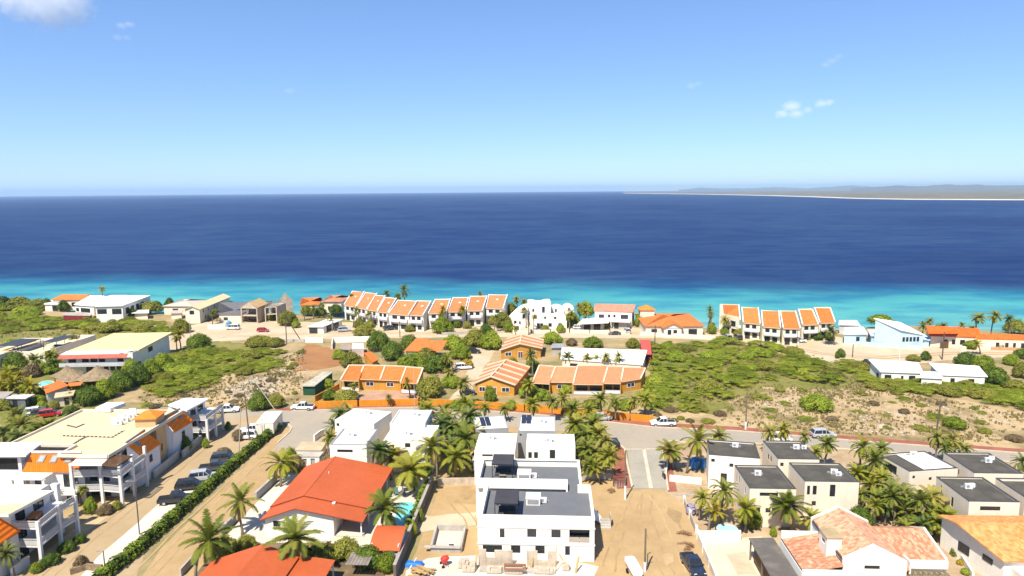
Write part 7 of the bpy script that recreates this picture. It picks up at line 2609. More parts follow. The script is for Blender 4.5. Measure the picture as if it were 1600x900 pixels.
leaf_scrub=mat_leaf('leaf_scrub',(.115,.15,.012),(.27,.315,.03),.36,(.36,.36,.05))
leaf_lime=mat_leaf('leaf_lime',(.119,.172,.016),(.304,.370,.033),0.34,(.449,.449,.066))
leaf_yellow=mat_leaf('leaf_yellow',(.180,.150,.012),(.420,.310,.030),0.34,(.500,.380,.050))
leaf_brown=mat_leaf('leaf_brown',(.090,.060,.030),(.200,.145,.070),0.19,(.270,.200,.110))
leaf_hedge=mat_leaf('leaf_hedge',(.040,.073,.008),(.172,.238,.021),0.29,(.330,.383,.040))
def palm_mesh(seed,H=5.0,L=2.9,nf=26,droop=1.0,lean=.5,yellow_low=True,width=.62):
 rnd=random.Random(seed)
 t=MB()
 la=rnd.uniform(0,6.28)
 pts=[]
 for k in range(9):
  s=k/8
  pts.append((math.cos(la)*lean*s*s,math.sin(la)*lean*s*s,H*s))
 t.tube(pts,[.24,.19,.165,.155,.15,.145,.14,.14,.17],8)
 top=Vector(pts[-1])
 c=MB()
 c.tint=[]
 def face(p,tn):
  c.poly(p)
  c.tint.append(tn)
 nd=2+seed % 4
 for f in range(nf+nd):
  az=f*2.39996+rnd.uniform(-.25,.25)
  k=min(1,f/(nf-1))
  if f >= nf:
   k=1.12
  elev=rad(82-112*k ** 1.05+rnd.uniform(-9,9))
  Lf=L*(0.82+.3*math.sin(math.pi*min(1,k*.9+.12)))*rnd.uniform(.88,1.08)
  dr=(rad(52)+rad(40)*rnd.random())*droop*(.65+.5*(1-abs(k-.5)))
  hd=Vector((math.cos(az),math.sin(az),0))
  side0=Vector((-math.sin(az),math.cos(az),0))
  tw=rnd.uniform(-.5,.5)
  n=17
  p=top+Vector((0,0,.05))
  pr=[p]
  dirs=[]
  for i in range(n):
   s=(i+.5)/n
   e=elev-dr*s ** 1.25
   d=hd*math.cos(e)+Vector((0,0,1))*math.sin(e)
   d=(d+side0*tw*.12*s).normalized()
   dirs.append(d)
   p=p+d*(Lf/n)
   pr.append(p)
  tn0=min(1,max(0,.62-.30*k+rnd.uniform(-.22,.22)))
  if k > 1:
   tn0=rnd.uniform(1.1,1.4)
  elif yellow_low and k > .9:
   tn0=rnd.uniform(.7,1.1)
  for i in range(n):
   s=i/n
   d=dirs[i]
   up=side0.cross(d).normalized()
   up=-up if up.z < 0 else up
   w_=.05*(1-s)+.012
   face([pr[i]-side0*w_,pr[i]+side0*w_,pr[i+1]+side0*w_*.8,pr[i+1]-side0*w_*.8],min(1.2,tn0+.22))
   if i < 1:
    continue
   ll=width*Lf/2.9*(math.sin(math.pi*(.10+.84*s)) ** .65)
   for q in (0.0,.33,.67):
    base=pr[i].lerp(pr[i+1],q)
    for sg in (-1,1):
     sag=.35+.55*rnd.random()
     e=base+(side0*sg*.86+d*.62-Vector((0,0,1))*sag*.62+up*.12).normalized()*ll*rnd.uniform(.85,1.1)
     hw=d*.034
     m=base.lerp(e,.45)+up*.03
     tt=min(1.2,max(0,tn0+rnd.uniform(-.14,.14)))
     face([base-hw,base+hw,m+hw*1.2,m-hw*1.1],tt)
     face([m-hw*1.1,m+hw*1.2,e],tt)
 for k in range(6):
  a=rnd.uniform(0,6.28)
  q=top+Vector((math.cos(a)*.28,math.sin(a)*.28,-.22))
  t.tube([q,q+Vector((0,0,-.25))],[.12,.10],6)
 return t,c
PALM={}
def palm_protos():
 for kind,m in (('green',palm_green),('lime',palm_lime),('yellow',palm_yellow),('dark',palm_dark)):
  PALM[kind]=[]
  for i in range(5):
   t,c=palm_mesh(11*i+len(kind)*7,nf=(27,32,24,29,22)[i],droop=(1.0,.8,1.2,.95,.7)[i],lean=(.35,.9,.15,.6,1.2)[i],L=(2.9,2.8,3.0,2.7,3.1)[i],width=(.62,.7,.55,.75,.6)[i])
   PALM[kind].append((t.mesh('trunk',trunkm,True),c.mesh('crown',m)))
palm_protos()
def put(meshes,loc,rz,sc_,name,label,cat,group,parts=('trunk','crown'),tilt=0.0):
 o=empty(name,loc,rz,label,cat,group)
 if tilt:
  o.rotation_euler=(tilt,tilt*.6,rz)
 for me,nm,s in zip(meshes,parts,sc_):
  c=bpy.data.objects.new(nm,me)
  COL.objects.link(c)
  c.parent=o
  c.scale=s
  if nm == 'crown' and 'zoff' in put.__dict__ and put.zoff:
   c.location=put.zoff
 return o
def palm(cx,cy,dia,h,kind,label,group=None,rnd=random.Random(5)):
 """cx, cy: pixel of the crown's heart, dia: crown width in pixels, h: trunk height in metres"""
 q=P(cx,cy,h)
 depth=(q-CAM).dot(_f)
 R_=dia*depth/F/2*1.0
 t,c=PALM[kind][rnd.randrange(5)]
 o=empty('palm_tree',(q.x,q.y,0),rnd.uniform(0,6.28),label,'palm',group)
 s=R_/2.75
 tr=bpy.data.objects.new('trunk',t)
 cr=bpy.data.objects.new('crown',c)
 for k in (tr,cr):
  COL.objects.link(k)
  k.parent=o
 wS=min(1.15,.75+.08*h)
 tr.scale=(wS,wS,h/5.0)
 tv=t.vertices[8*8+4].co
 top=sum((t.vertices[64+j].co for j in range(8)),Vector())/8
 cr.scale=(s,s*rnd.uniform(.88,1.08),s*rnd.uniform(.85,1.12))
 cr.rotation_euler=(rnd.uniform(-.16,.16),rnd.uniform(-.16,.16),0)
 cr.location=(top.x*wS-top.x*s,top.y*wS-top.y*s,h-5.0*s)
 o['label']=label
 return o
NEAR=[
 (376,791,62,4.3,'green','coconut palm on the white courtyard left of the red roofed bungalow'),
 (302,857,80,4.2,'green','coconut palm at the foot of the dirt lane, left of the front red roof'),
 (464,832,80,5.2,'green','coconut palm with a yellow trunk base in front of the bungalow gable'),
 (611,806,68,3.4,'green','coconut palm at the left edge of the free form swimming pool'),
 (437,722,64,4.2,'lime','bushy palm at the bend where the dirt lane meets the road'),
 (578,700,46,5.8,'dark','dark date palm with a tall grey trunk in front of the strip window house'),
 (610,716,54,3.8,'yellow','yellowed palm left of the bright palm group behind the bungalow'),
 (645,720,72,5.0,'lime','largest yellow green palm with orange trunk behind the pool'),
 (682,702,62,5.2,'lime','lime green palm between the yellow palm and the white houses'),
 (711,712,62,4.2,'lime','palm with broad fronds at the wall corner left of the duplex'),
 (728,690,54,4.6,'green','palm with a ruff of dry fronds left of the white house behind the duplex'),
 (1075,690,62,5.6,'lime','tall coconut palm at the right corner of the paved junction'),
 (1056,697,46,4.2,'green','lower palm left of the tall corner palm by the blue tent'),
 (1114,682,40,3.6,'green','palm behind the dark roofed corner house'),
 (1128,776,56,4.6,'green','palm in front of the corner house, above the yellow one'),
 (1108,800,40,3.0,'yellow','small yellow palm with pale trunk near the round pool'),
 (1094,778,38,3.4,'lime','thin lime palm beside the lilac boat cover'),
 (1166,798,48,3.2,'lime','spreading lime palm right of the round pool'),
 (1240,786,66,4.4,'green','large palm with orange fruit in front of the long strip window house'),
 (1268,806,42,2.6,'lime','low palm beside the turret of the clay tiled house'),
 (1412,737,44,4.4,'dark','dark palm in front of the half white roof'),
]
for a in NEAR:
 palm(*a)
def palm_cluster(pts,fmt,group):
 """pts: (cx,cy,dia,h,kind); labels count them from the left as one finds them in the picture"""
 order=sorted(range(len(pts)),key=lambda i: pts[i][0])
 for n,i in enumerate(order):
  palm(*pts[i],fmt % ORD[n],group)
palm_cluster([(690,662,46,4.6,'dark'),(706,652,40,4.2,'green'),(716,668,40,4.4,'green'),(738,640,44,5,'green'),(672,640,40,4.2,'lime'),(655,632,30,3.6,'green'),(722,633,40,4.6,'lime'),
    (699,672,40,3.6,'dark'),(745,660,26,3.0,'green'),(708,690,40,3.2,'dark'),(735,676,36,3.6,'lime'),(684,645,36,4.2,'green'),(730,655,36,4,'dark')],
    '%s palm from the left in the dense clump between the white house pairs','palms between the white houses')
palm_cluster([(903,658,44,5,'lime'),(925,664,46,4.6,'green'),(912,680,44,4.4,'green'),(940,676,40,4.6,'lime'),(930,700,46,4.2,'green'),(946,716,42,3.6,'lime'),(908,704,40,3.6,'green'),
    (937,733,34,2.4,'lime'),(890,644,40,4.2,'green'),(918,722,38,3,'green'),(950,695,36,4,'green'),(896,684,36,3.8,'green'),(922,646,36,4.6,'lime')],
    '%s palm from the left in the clump right of the white houses','palms right of the white houses')
palm_cluster([(529,643,40,3.6,'dark'),(510,664,32,3.2,'dark'),(512,690,30,2.8,'green'),(548,640,26,3,'lime')],
    '%s palm from the left around the white houses at the street bend','palms at the street bend')
palm_cluster([(832,637,34,4,'lime'),(862,632,30,4,'green'),(882,626,34,3.6,'lime'),(940,622,34,4,'green'),(962,626,34,4.2,'green'),(985,628,32,4,'lime'),(1008,618,34,4.6,'lime'),(822,604,30,4,'lime'),
    (757,636,26,3.2,'green'),(790,638,24,2.8,'green')],
    '%s palm from the left along the orange wall before the salmon tiled bungalow','palms along the orange wall')
palm_cluster([(893,556,24,4,'green'),(915,560,20,3.6,'lime'),(945,556,24,4.6,'green'),(966,559,24,4.2,'lime'),(930,562,18,3.2,'lime'),(832,554,28,6,'green')],
    '%s palm from the left in the row before the long white roof','palms before the long white roof')
palm_cluster([(1200,676,34,3.8,'green'),(1229,678,36,3.8,'lime'),(1258,684,24,3.2,'green'),(1290,693,34,4.2,'green'),(1282,708,30,4,'lime')],
    '%s palm from the left in the row behind the dark roofed houses','palms behind the dark roofed houses')
palm_cluster([(1346,702,44,4.8,'lime'),(1374,696,36,4.8,'green'),(1362,728,50,5,'green'),(1345,745,42,4.4,'lime'),(1360,758,40,3.8,'lime'),(1395,765,46,3.8,'dark'),(1420,775,48,4,'green'),(1450,772,46,4.2,'lime'),
    (1410,800,44,3.2,'green'),(1440,798,50,3.6,'green'),(1462,795,40,3.8,'lime'),(1385,790,40,3,'dark'),(1368,795,36,3.2,'lime'),(1428,815,36,2.4,'dark'),(1472,765,30,3.4,'lime'),(1400,780,44,4.2,'green'),(1432,786,46,4.4,'green'),(1455,808,40,3,'lime'),(1375,775,40,3.6,'green'),(1352,772,36,3.2,'green'),(1408,818,40,2.6,'lime'),(1384,748,36,4.4,'lime')],
    '%s palm from the left in the jungle between the dark roofed house groups','palms between the dark roofed houses')
palm_cluster([(1464,690,40,4.2,'green'),(1494,692,34,4,'lime'),(1510,698,32,3.6,'green'),(1476,700,30,3.2,'green'),(1594,724,34,3.6,'dark')],
    '%s palm from the left in the row along the road behind the rightmost houses','palms along the road at the right')
palm_cluster([(28,600,34,4,'yellow'),(10,590,36,4.2,'yellow'),(44,604,34,3.8,'yellow'),(20,578,30,4,'lime'),(36,586,26,3.6,'yellow'),(2,604,30,3.6,'yellow')],
    '%s yellow palm from the left in the group by the panelled cabin','yellow palms at the left edge')
palm_cluster([(138,516,20,4.4,'yellow'),(126,525,22,4,'yellow'),(114,532,22,3.6,'yellow'),(96,552,26,3.8,'lime'),(75,556,26,4,'lime'),(60,560,26,4.2,'green'),(88,566,20,3,'dark')],
    '%s palm from the left around the cream house and the yellow roof','palms around the yellow roof')
palm_cluster([(20,655,44,3.6,'green'),(45,662,50,3.4,'green'),(68,668,40,3.0,'green'),(8,672,40,3.4,'dark'),(30,680,40,2.8,'dark'),(104,652,30,2.4,'dark'),(84,664,30,2.6,'green')],
    '%s palm from the left behind the apartment block beside the parked cars','palms behind the apartments')
palm_cluster([(158,450,14,9.5,'yellow'),(632,455,25,9,'green'),(606,460,16,7.5,'dark'),(757,461,14,8.5,'green'),(545,462,12,8,'green')],
    '%s tall shore palm from the left standing out against the sea','tall palms along the shore')
palm_cluster([(689,487,22,6.5,'lime'),(724,485,20,6.5,'lime'),(551,488,18,5.5,'green'),(575,489,14,5,'lime'),(772,497,16,5,'green')],
    '%s palm from the left in front of the curved row of orange roofs','palms before the curved row')
palm_cluster([(489,478,14,5,'yellow'),(505,476,14,5,'lime'),(475,482,12,4.6,'yellow'),(772-250,497,14,4.6,'yellow'),(512,494,12,4.4,'yellow')],
    '%s yellowish palm from the left beside the unfinished house','yellow palms left of the curved row')
palm_cluster([(808,468,16,7.5,'lime'),(822,484,13,6.5,'lime'),(834,495,12,5,'lime'),(817,470,16,7.5,'yellow'),(905,479,18,6.4,'yellow'),(917,477,18,6.8,'lime'),(912,486,18,5.4,'yellow'),(890,490,20,5.4,'yellow'),(806,514,14,2.8,'lime'),
    (826,505,10,4,'green')],
    '%s palm from the left around the rounded white villa','palms around the white villa')
palm_cluster([(1110,482,15,8,'dark'),(1106,494,14,5.5,'green'),(1134,502,20,4.6,'lime'),(1304,516,26,4.6,'dark'),(1112,492,12,6.4,'green')],
    '%s palm from the left beside the steep orange roofs','palms beside the steep roofs')
palm_cluster([(1527,492,28,8.5,'green'),(1551,492,28,8.5,'yellow'),(1581,501,18,7,'dark'),(1480,510,15,5.5,'dark'),(1504,508,14,5.8,'green'),(1442,506,22,5.5,'lime'),(1524,512,20,5,'yellow'),(1533,535,20,3.5,'lime'),(1450,503,16,5.4,'green')],
    '%s palm from the left among the red orange roofs of the right shore','palms on the right shore')
palm_cluster([(281,523,22,4.5,'yellow'),(275,527,16,4,'yellow')],'%s yellow palm from the left at the edge of the sandy lot','yellow palms by the sandy lot')
palm_cluster([(331,490,14,4,'green'),(338,486,12,4,'lime')],'%s palm from the left beside the long beige house','palms by the beige house')
palm_cluster([(640,600,20,3.4,'yellow'),(612,622,14,2.0,'yellow'),(722,600,34,5.2,'green'),(700,580,22,4,'lime'),(552,605,18,3,'lime'),(706,562,20,4,'lime')],
    '%s palm from the left around the forecourt of the left orange bungalow','palms around the orange bungalows')
palm(18,868,44,2.8,'dark','small dark palm against the white wall of the nearer apartment block')
palm(122,766,18,2.6,'lime','slim lime palm in front of the corner balconies')
palm(88,775,26,4.6,'yellow','yellow palm growing beside the roof terrace of the nearer apartments')
def crown_mesh(seed,m,blobs,n,leaf,flat=1.0,name='crown',hollow=.55,jit=.5,under=.25):
 """many leaf-clump faces spread through a crown made of uneven lobes"""
 rnd=random.Random(seed)
 c=MB()
 c.tint=[]
 tot=sum(b[3] ** 2 for b in blobs)
 for (bx,by,bz,br,bt) in blobs:
  k=int(n*br ** 2/tot)
  for _ in range(k):
   while True:
    v=Vector((rnd.gauss(0,1),rnd.gauss(0,1),rnd.gauss(0,1)))
    if v.length > .1:
     v.normalize()
     if v.z > -under or rnd.random() < .25:
      break
   r=br*(hollow+(1-hollow)*rnd.random() ** .6)*rnd.uniform(.85,1.12)
   p=Vector((bx+v.x*r,by+v.y*r,bz+v.z*r*flat))
   nrm=(v+Vector((rnd.uniform(-jit,jit),rnd.uniform(-jit,jit),rnd.uniform(-jit,jit)+.25))).normalized()
   a=nrm.cross(Vector((rnd.random(),rnd.random(),rnd.random()))).normalized()
   b=nrm.cross(a)
   s=leaf*rnd.uniform(.6,1.3)
   e=s*rnd.uniform(.45,.8)
   c.poly([p-a*s,p-b*e,p+a*s,p+b*e])
   c.tint.append(min(1.15,max(0,bt+rnd.uniform(-.22,.22))))
 return c.mesh(name,m)
def tree_blobs(rnd,W,H,base,n,tall=1.0):
 out=[]
 for i in range(n):
  a=i*2.4+rnd.uniform(-.4,.4)
  k=math.sqrt((i+.4)/n)
  r=W*.62*k
  z=base+(H-base)*(1-.62*k*k)*rnd.uniform(.72,.95)
  br=W*rnd.uniform(.26,.44)*(1.1-.35*k)
  out.append((r*math.cos(a),r*math.sin(a),z-br*.5,br,rnd.uniform(.15,.85)))
 for k in range(6):
  a=k*1.05+rnd.uniform(-.3,.3)
  out.append((W*.55*math.cos(a),W*.55*math.sin(a),base+.08,W*rnd.uniform(.26,.36),rnd.uniform(.1,.6)))
 return out
def trunk_mesh(seed,H,W,n=4,r=.16):
 rnd=random.Random(seed)
 t=MB()
 t.tube([(0,0,-.1),(.05,.02,H*.25),(.1,-.05,H*.5)],[r,r*.8,r*.55],7)
 for k in range(n):
  a=k*6.283/n+rnd.uniform(-.4,.4)
  e=(W*.55*math.cos(a),W*.55*math.sin(a),H*rnd.uniform(.6,.8))
  t.tube([(.05,.02,H*rnd.uniform(.15,.35)),(e[0]*.5,e[1]*.5,H*.52),e],[r*.55,r*.38,r*.15],6)
 return t.mesh('trunk',barkm,True)
BUSH={}
def bush_protos():
 for kind,m in (('dark',leaf_dark),('green',leaf_green),('olive',leaf_olive),('lime',leaf_lime),('yellow',leaf_yellow),('brown',leaf_brown)):
  BUSH[kind]=[]
  for i in range(3):
   rnd=random.Random(100+i*7+len(kind))
   BUSH[kind].append((trunk_mesh(i+5,1.0,1.0,4,.06),crown_mesh(i*13+len(kind),m,tree_blobs(rnd,1.0,1.05,.20,18),5200,.052,.85)))
 BUSH['scrub']=[]
 for i in range(5):
  rnd=random.Random(300+i)
  bl=[]
  for j in range(22):
   a=j*2.4+rnd.uniform(-.5,.5)
   k=math.sqrt((j+.3)/22)
   bl.append((.80*k*math.cos(a)*rnd.uniform(.85,1.2),.80*k*math.sin(a)*rnd.uniform(.85,1.2),.66*(1-.5*k*k)*rnd.uniform(.7,1.12),rnd.uniform(.18,.40),rnd.uniform(.15,.9)))
  BUSH['scrub'].append((trunk_mesh(i+50,.8,1.1,5,.035),crown_mesh(400+i,leaf_scrub,bl,6500,.030,.38,under=.1,hollow=.35)))
bush_protos()
_br=random.Random(77)
def bush(px,py,wpx,hm,kind,label,group=None,name='tree',cat='tree',z=0.0):
 """px, py: pixel of the foot; wpx crown width in pixels; hm: height in metres"""
 q=P(px,py,z)
 depth=(q-CAM).dot(_f)
 R_=wpx*depth/F/2/1.02
 t,c=_br.choice(BUSH[kind])
 o=empty(name,(q.x,q.y,z),_br.uniform(0,6.28),label,cat,group)
 for me,nm in ((t,'trunk'),(c,'crown')):
  k=bpy.data.objects.new(nm,me)
  COL.objects.link(k)
  k.parent=o
  k.scale=(R_*_br.uniform(.92,1.08),R_*_br.uniform(.92,1.08),hm)
 return o
TREES=[
 (592,548,46,6.5,'dark','big dark green tree with a rounded crown below the curved row'),
 (570,524,44,3.6,'olive','spreading olive tree left of the big dark tree'),
 (615,562,44,5.5,'dark','dark tree in front of the big dark tree beside the tiled hut'),
 (548,572,44,4.0,'olive','rounded olive tree behind the left orange bungalow'),
 (645,578,60,4.6,'green','wide green tree behind the left orange bungalow'),
 (684,580,56,4.6,'dark','wide dark tree left of the pale drive'),
 (672,618,52,4.8,'olive','dark olive tree right of the left orange bungalow'),
 (692,520,40,5.6,'green','green tree before the middle of the curved row'),
 (708,545,46,4.4,'green','green tree above the half hidden tiled roof'),
 (742,540,48,5.2,'olive','olive tree left of the ribbed gable houses'),
 (768,545,44,5.6,'green','green tree directly left of the rear ribbed gable'),
 (785,512,36,5.8,'olive','olive tree between the curved row and the white villa'),
 (863,537,42,4.0,'lime','bright lime bush behind the rear ribbed gable'),
 (893,540,24,2.4,'brown','greyish dry bush right of the bright lime bush'),
 (926,543,42,3.4,'green','dense rounded green bush above the long white roof'),
 (989,543,28,3.0,'olive','olive bush left of the red hut'),
 (826,622,42,3.6,'lime','lime bush between the gabled and the salmon tiled bungalows'),
 (885,612,36,2.2,'lime','low lime shrubs behind the salmon bungalow palms'),
 (766,627,24,3.6,'green','small round green tree at the front of the ribbed gable bungalow'),
 (540,625,54,2.4,'olive','long olive shrub bed above the left end of the orange wall'),
 (515,624,30,2.6,'green','green shrub at the left end of the orange wall'),
 (567,601,18,2.2,'green','small green bush at the porch of the left orange bungalow'),
 (450,508,40,5.2,'olive','grey green tree beside the unfinished house'),
 (500,495,26,4.0,'dark','dark tree left of the red brown roof'),
 (525,490,26,4.0,'dark','dark tree in front of the red brown roof'),
 (561,512,22,3.6,'olive','olive shrub in front of the left end of the curved row'),
 (578,512,18,3.0,'olive','second olive shrub in front of the left end of the curved row'),
 (745,507,26,2.8,'green','round shrub before the right end of the curved row'),
 (715,512,18,2.6,'green','small shrub below the right palms of the curved row'),
 (730,513,18,2.6,'olive','small olive shrub beside the white conservatory'),
 (893,510,34,5.0,'green','bright green tree left of the wide carport'),
 (915,495,34,6.2,'lime','tall lime tree left of the terracotta roofed house'),
 (944,512,20,2.4,'lime','lime shrub under the left carport roof'),
 (967,512,18,2.2,'olive','shrub between the two carports'),
 (1001,510,26,5.0,'green','tree between the carport and the orange hipped house'),
 (1032,521,20,3.6,'green','green tree before the orange hipped house'),
 (1081,521,28,3.0,'dark','dark shrub right of the porch of the orange hipped house'),
 (1112,522,18,4.0,'green','green bush left of the steep orange roofs'),
 (1155,525,22,2.6,'olive','olive bush before the second steep roof'),
 (1184,527,14,2.0,'brown','brownish bush before the third steep roof'),
 (1221,531,14,1.4,'olive','low shrub pair before the fourth steep roof'),
 (1276,531,26,2.6,'dark','dark bush at the right end of the steep roofs'),
 (1296,532,20,2.6,'dark','dark bush below the palm beside the blue houses'),
 (1375,508,46,4.0,'lime','wide green tree behind the tall blue house'),
 (1313,558,18,2.6,'dark','small round dark bush at the coast road bend'),
 (1427,564,26,1.8,'olive','long shrub behind the broad white roofs'),
 (1446,563,20,2.6,'dark','round dark bush behind the right broad white roof'),
 (1585,520,40,4.6,'olive','broad olive tree at the right edge of the shore'),
 (1510,575,44,4.4,'dark','dark tree right of the broad white roofs'),
 (1535,580,40,4.4,'green','green tree second right of the broad white roofs'),
 (1555,600,44,4.4,'dark','dark bushy tree at the right end of the scrub'),
 (1580,570,30,3.0,'green','green bush before the right shore terrace'),
 (1275,640,58,3.6,'lime','large bright green bush in the middle of the dry field'),
 (1490,669,42,2.4,'green','round green bush on the sandy ground at the right'),
 (1308,560,10,1.6,'dark','tiny dark bush by the road bend'),
 (1195,808,26,3.2,'green','round green bush beside the round pool'),
 (1172,822,44,3.2,'green','leafy green tree between the round pool and the carport'),
 (1344,826,54,3.4,'dark','dark feathery green bush behind the clay tiled gable'),
 (1208,838,14,1.4,'green','small shrub above the grey carport roof'),
 (505,880,60,2.6,'olive','olive shrub in the back garden right of the palm'),
 (540,872,56,2.8,'olive','pale olive shrub in the back garden below the shed'),
 (575,886,60,3.0,'dark','dark green shrub with round leaves in front of the shed'),
 (605,892,42,2.6,'green','green shrub at the foot of the dark block wall'),
 (345,868,64,2.6,'olive','olive shrub left of the front red roof'),
 (385,858,44,2.0,'olive','low olive shrub behind the front red roof'),
 (464,736,30,2.8,'brown','brownish shrub left behind the bungalow roof'),
 (520,733,48,3.2,'brown','brownish shrub behind the bungalow ridge'),
 (660,780,22,2.0,'lime','bright lime bush beside the garden chairs'),
 (655,815,20,2.2,'lime','lime creeper bush at the right edge of the pool'),
 (645,838,20,2.4,'lime','lime creeper bush between pool and dark wall'),
 (668,765,18,1.8,'yellow','yellow flowering bush at the top of the dark wall'),
 (455,730,34,3.6,'green','dense green shrub under the palm at the lane bend'),
 (300,690,22,2.6,'dark','dark bush against the white bay by the lane, right one'),
 (290,706,26,3.0,'dark','dark bush against the white bay by the lane, left one'),
 (322,700,14,2.0,'green','green bush at the foot of the far balconies'),
 (357,672,14,1.8,'dark','dark bush at the end of the apartment block'),
 (372,688,26,2.2,'brown','dry reddish shrub at the head of the parking strip'),
 (350,712,30,1.6,'brown','dry pale shrub beyond the last parked car'),
 (142,803,24,2.8,'lime','small leafy tree on the forecourt before the corner balconies'),
 (165,803,34,1.6,'brown','low brownish shrub on the forecourt'),
 (183,796,20,1.4,'olive','low olive shrub at the foot of the corner balconies'),
 (80,882,34,1.6,'dark','dark hedge piece under the nearer apartment balconies, left'),
 (105,862,34,1.6,'dark','dark hedge piece under the nearer apartment balconies, right'),
 (125,848,24,1.4,'dark','dark shrub at the right pier of the nearer apartments'),
 (58,893,26,1.2,'green','green shrub at the gate in the lower left corner'),
 (128,888,30,1.8,'brown','pale dry bush above the rubble wall at the hedge foot'),
 (405,640,40,4.0,'dark','dark tree behind the braced pole on the rubble lot'),
 (432,636,36,3.0,'olive','olive thorn tree right of the braced pole'),
 (312,545,50,5.0,'dark','dark tree right of the yellow palms on the sandy lot'),
 (284,520,34,5.0,'olive','loose leaved tree at the pole below the beige house'),
 (235,490,44,5.0,'olive','olive tree right of the white seaside blocks'),
 (222,480,34,5.0,'green','green tree at the right corner of the white seaside blocks'),
 (265,482,20,4.4,'dark','dark round tree at the shore behind the pink roof'),
 (245,485,22,4.2,'dark','dark tree behind the pink roof'),
 (100,486,22,4.4,'dark','dark tree before the far left orange roof'),
 (190,500,24,4.4,'olive','tree with pale trunk before the white seaside blocks'),
 (205,498,24,4.2,'dark','dark shrub right of the brown pavilion'),
 (345,488,22,3.4,'green','green shrubs between the beige and the dark grey roofs'),
 (362,482,16,3.4,'lime','lime shrub before the dark grey roof'),
 (25,578,50,5.0,'dark','dark tree below the cream flat roofed houses'),
 (50,588,40,3.2,'brown','brown leaved bush left of the thatched huts'),
 (85,582,44,3.6,'green','flat bright green tree left of the thatched huts'),
 (62,622,24,2.4,'dark','dark bush behind the panelled cabin'),
 (125,616,30,3.0,'lime','bright green shrub right of the beige shed'),
 (66,642,22,2.4,'lime','round green shrub at the parking yard'),
 (86,640,20,2.2,'olive','olive shrub beside the red car'),
 (112,650,30,2.4,'dark','dark shrub at the back corner of the apartment block'),
 (140,632,50,4.4,'dark','dark tree behind the apartment block, left'),
 (165,622,46,4.6,'green','green tree behind the apartment block, second'),
 (190,610,50,5.0,'dark','dark tree behind the apartment block, third'),
 (215,600,46,5.4,'dark','dark tree behind the apartment block, fourth and tallest'),
 (235,588,40,4.6,'green','green tree at the right end of the dark tree line'),
 (30,483,60,5.2,'olive','olive tree on the left shore, second from the edge'),
 (5,484,46,5.6,'dark','dark tree on the left shore at the edge'),
 (60,485,40,4.8,'olive','olive tree on the left shore, third from the edge'),
 (35,492,36,3.8,'lime','bright green tree in front of the left shore trees'),
 (55,492,26,3.4,'lime','small bright tree right of the other bright tree on the left shore'),
 (74,483,22,4.8,'dark','dark tree left of the far left orange roof'),
 (405,540,56,3.2,'olive','wide umbrella shaped thorn tree below the coast road, left of two'),
 (430,541,38,2.8,'olive','umbrella shaped thorn tree below the coast road, right of two'),
 (700,500,16,4.2,'dark','dark shrub between two units of the curved row'),
 (622,488,20,8,'dark','dark tree behind the curved row at the shore'),
 (463,512,18,2.6,'lime','flowering bush at the pole of the coast road'),
 (1465,520,16,3,'olive','shrub beside the tall blue house'),
 (715,640,34,2.4,'lime','lime shrubs by the gap in the orange wall'),
 (800,640,26,2.2,'green','low green shrub by the orange wall below the ribbed gable'),
 (1045,660,10,1.0,'brown','dry tuft right of the white pickup'),
 (1508,897,18,.8,'lime','small bright lime plant in the court between the tiled houses'),
 (1492,868,20,1.0,'green','small green plant at the top of the court between the tiled houses'),
 (1500,882,14,.7,'yellow','small yellowish plant in the court between the tiled houses'),
 (1488,838,22,1.4,'olive','olive shrub between the clay tiled wing and the orange roof'),
 (12,484,44,3.0,'green','green shrub bank at the left shore, at the picture edge'),
 (42,482,40,2.8,'olive','olive shrub bank at the left shore, right of the green bank'),
 (70,484,34,2.8,'green','green shrub bank at the left shore before the white garage'),
 (240,484,30,3.0,'green','green shrub bank between the white blocks and the pink roof'),
 (15,548,30,3.6,'lime','bright tree before the cream house at the left edge'),
 (118,545,24,3.0,'olive','olive shrub between the cream house and the yellow roof'),
 (100,560,26,3.4,'green','green tree at the left corner of the yellow roofed house'),
 (70,575,26,3.0,'green','green shrub above the pool by the thatched huts'),
 (8,610,30,3.0,'green','green bush behind the brown grey cabin'),
 (40,612,26,2.6,'lime','lime bush behind the panelled cabin'),
 (60,630,26,2.0,'green','low green shrub right of the panelled cabin'),
 (5,640,34,2.4,'olive','olive shrub at the left end of the parking yard'),
 (110,630,30,2.6,'olive','olive shrub between the beige shed and the red car'),
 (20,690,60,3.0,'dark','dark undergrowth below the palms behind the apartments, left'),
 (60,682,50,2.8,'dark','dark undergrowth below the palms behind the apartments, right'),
 (255,575,40,4.2,'green','green tree joining the tree line to the scrub'),
 (205,585,34,4.2,'green','green tree right of the largest thatched hut'),
 (180,600,30,3.6,'dark','dark tree below the largest thatched hut'),
 (250,545,24,2.4,'lime','lime shrub right of the yellow roofed house'),
 (225,520,40,3.6,'olive','olive tree behind the yellow roof, left of the loose leaved tree'),
 (170,518,50,3.4,'olive','wide olive tree directly behind the yellow roof'),
 (800,497,26,6.0,'olive','tall olive tree at the left end of the white villa'),
 (795,518,24,3.4,'green','green shrub before the left curve of the white villa'),
 (852,519,18,2.6,'olive','olive shrub before the middle of the white villa'),
 (876,520,20,3.0,'green','green shrub right of the white villa garage'),
 (1066,522,22,2.2,'green','green shrub before the long side of the orange hipped house'),
 (1132,523,18,2.6,'green','green shrub at the foot of the first steep roof'),
 (1170,526,14,2.2,'lime','lime shrub between the second and third steep roof'),
 (1262,531,18,2.0,'green','low green shrub before the fifth steep roof'),
 (1478,533,24,3.0,'olive','olive shrub left of the timber gate on the right shore'),
 (1515,545,24,2.6,'lime','lime shrub before the salmon terrace wall'),
 (1560,545,26,2.4,'green','green shrub on the right shore terrace'),
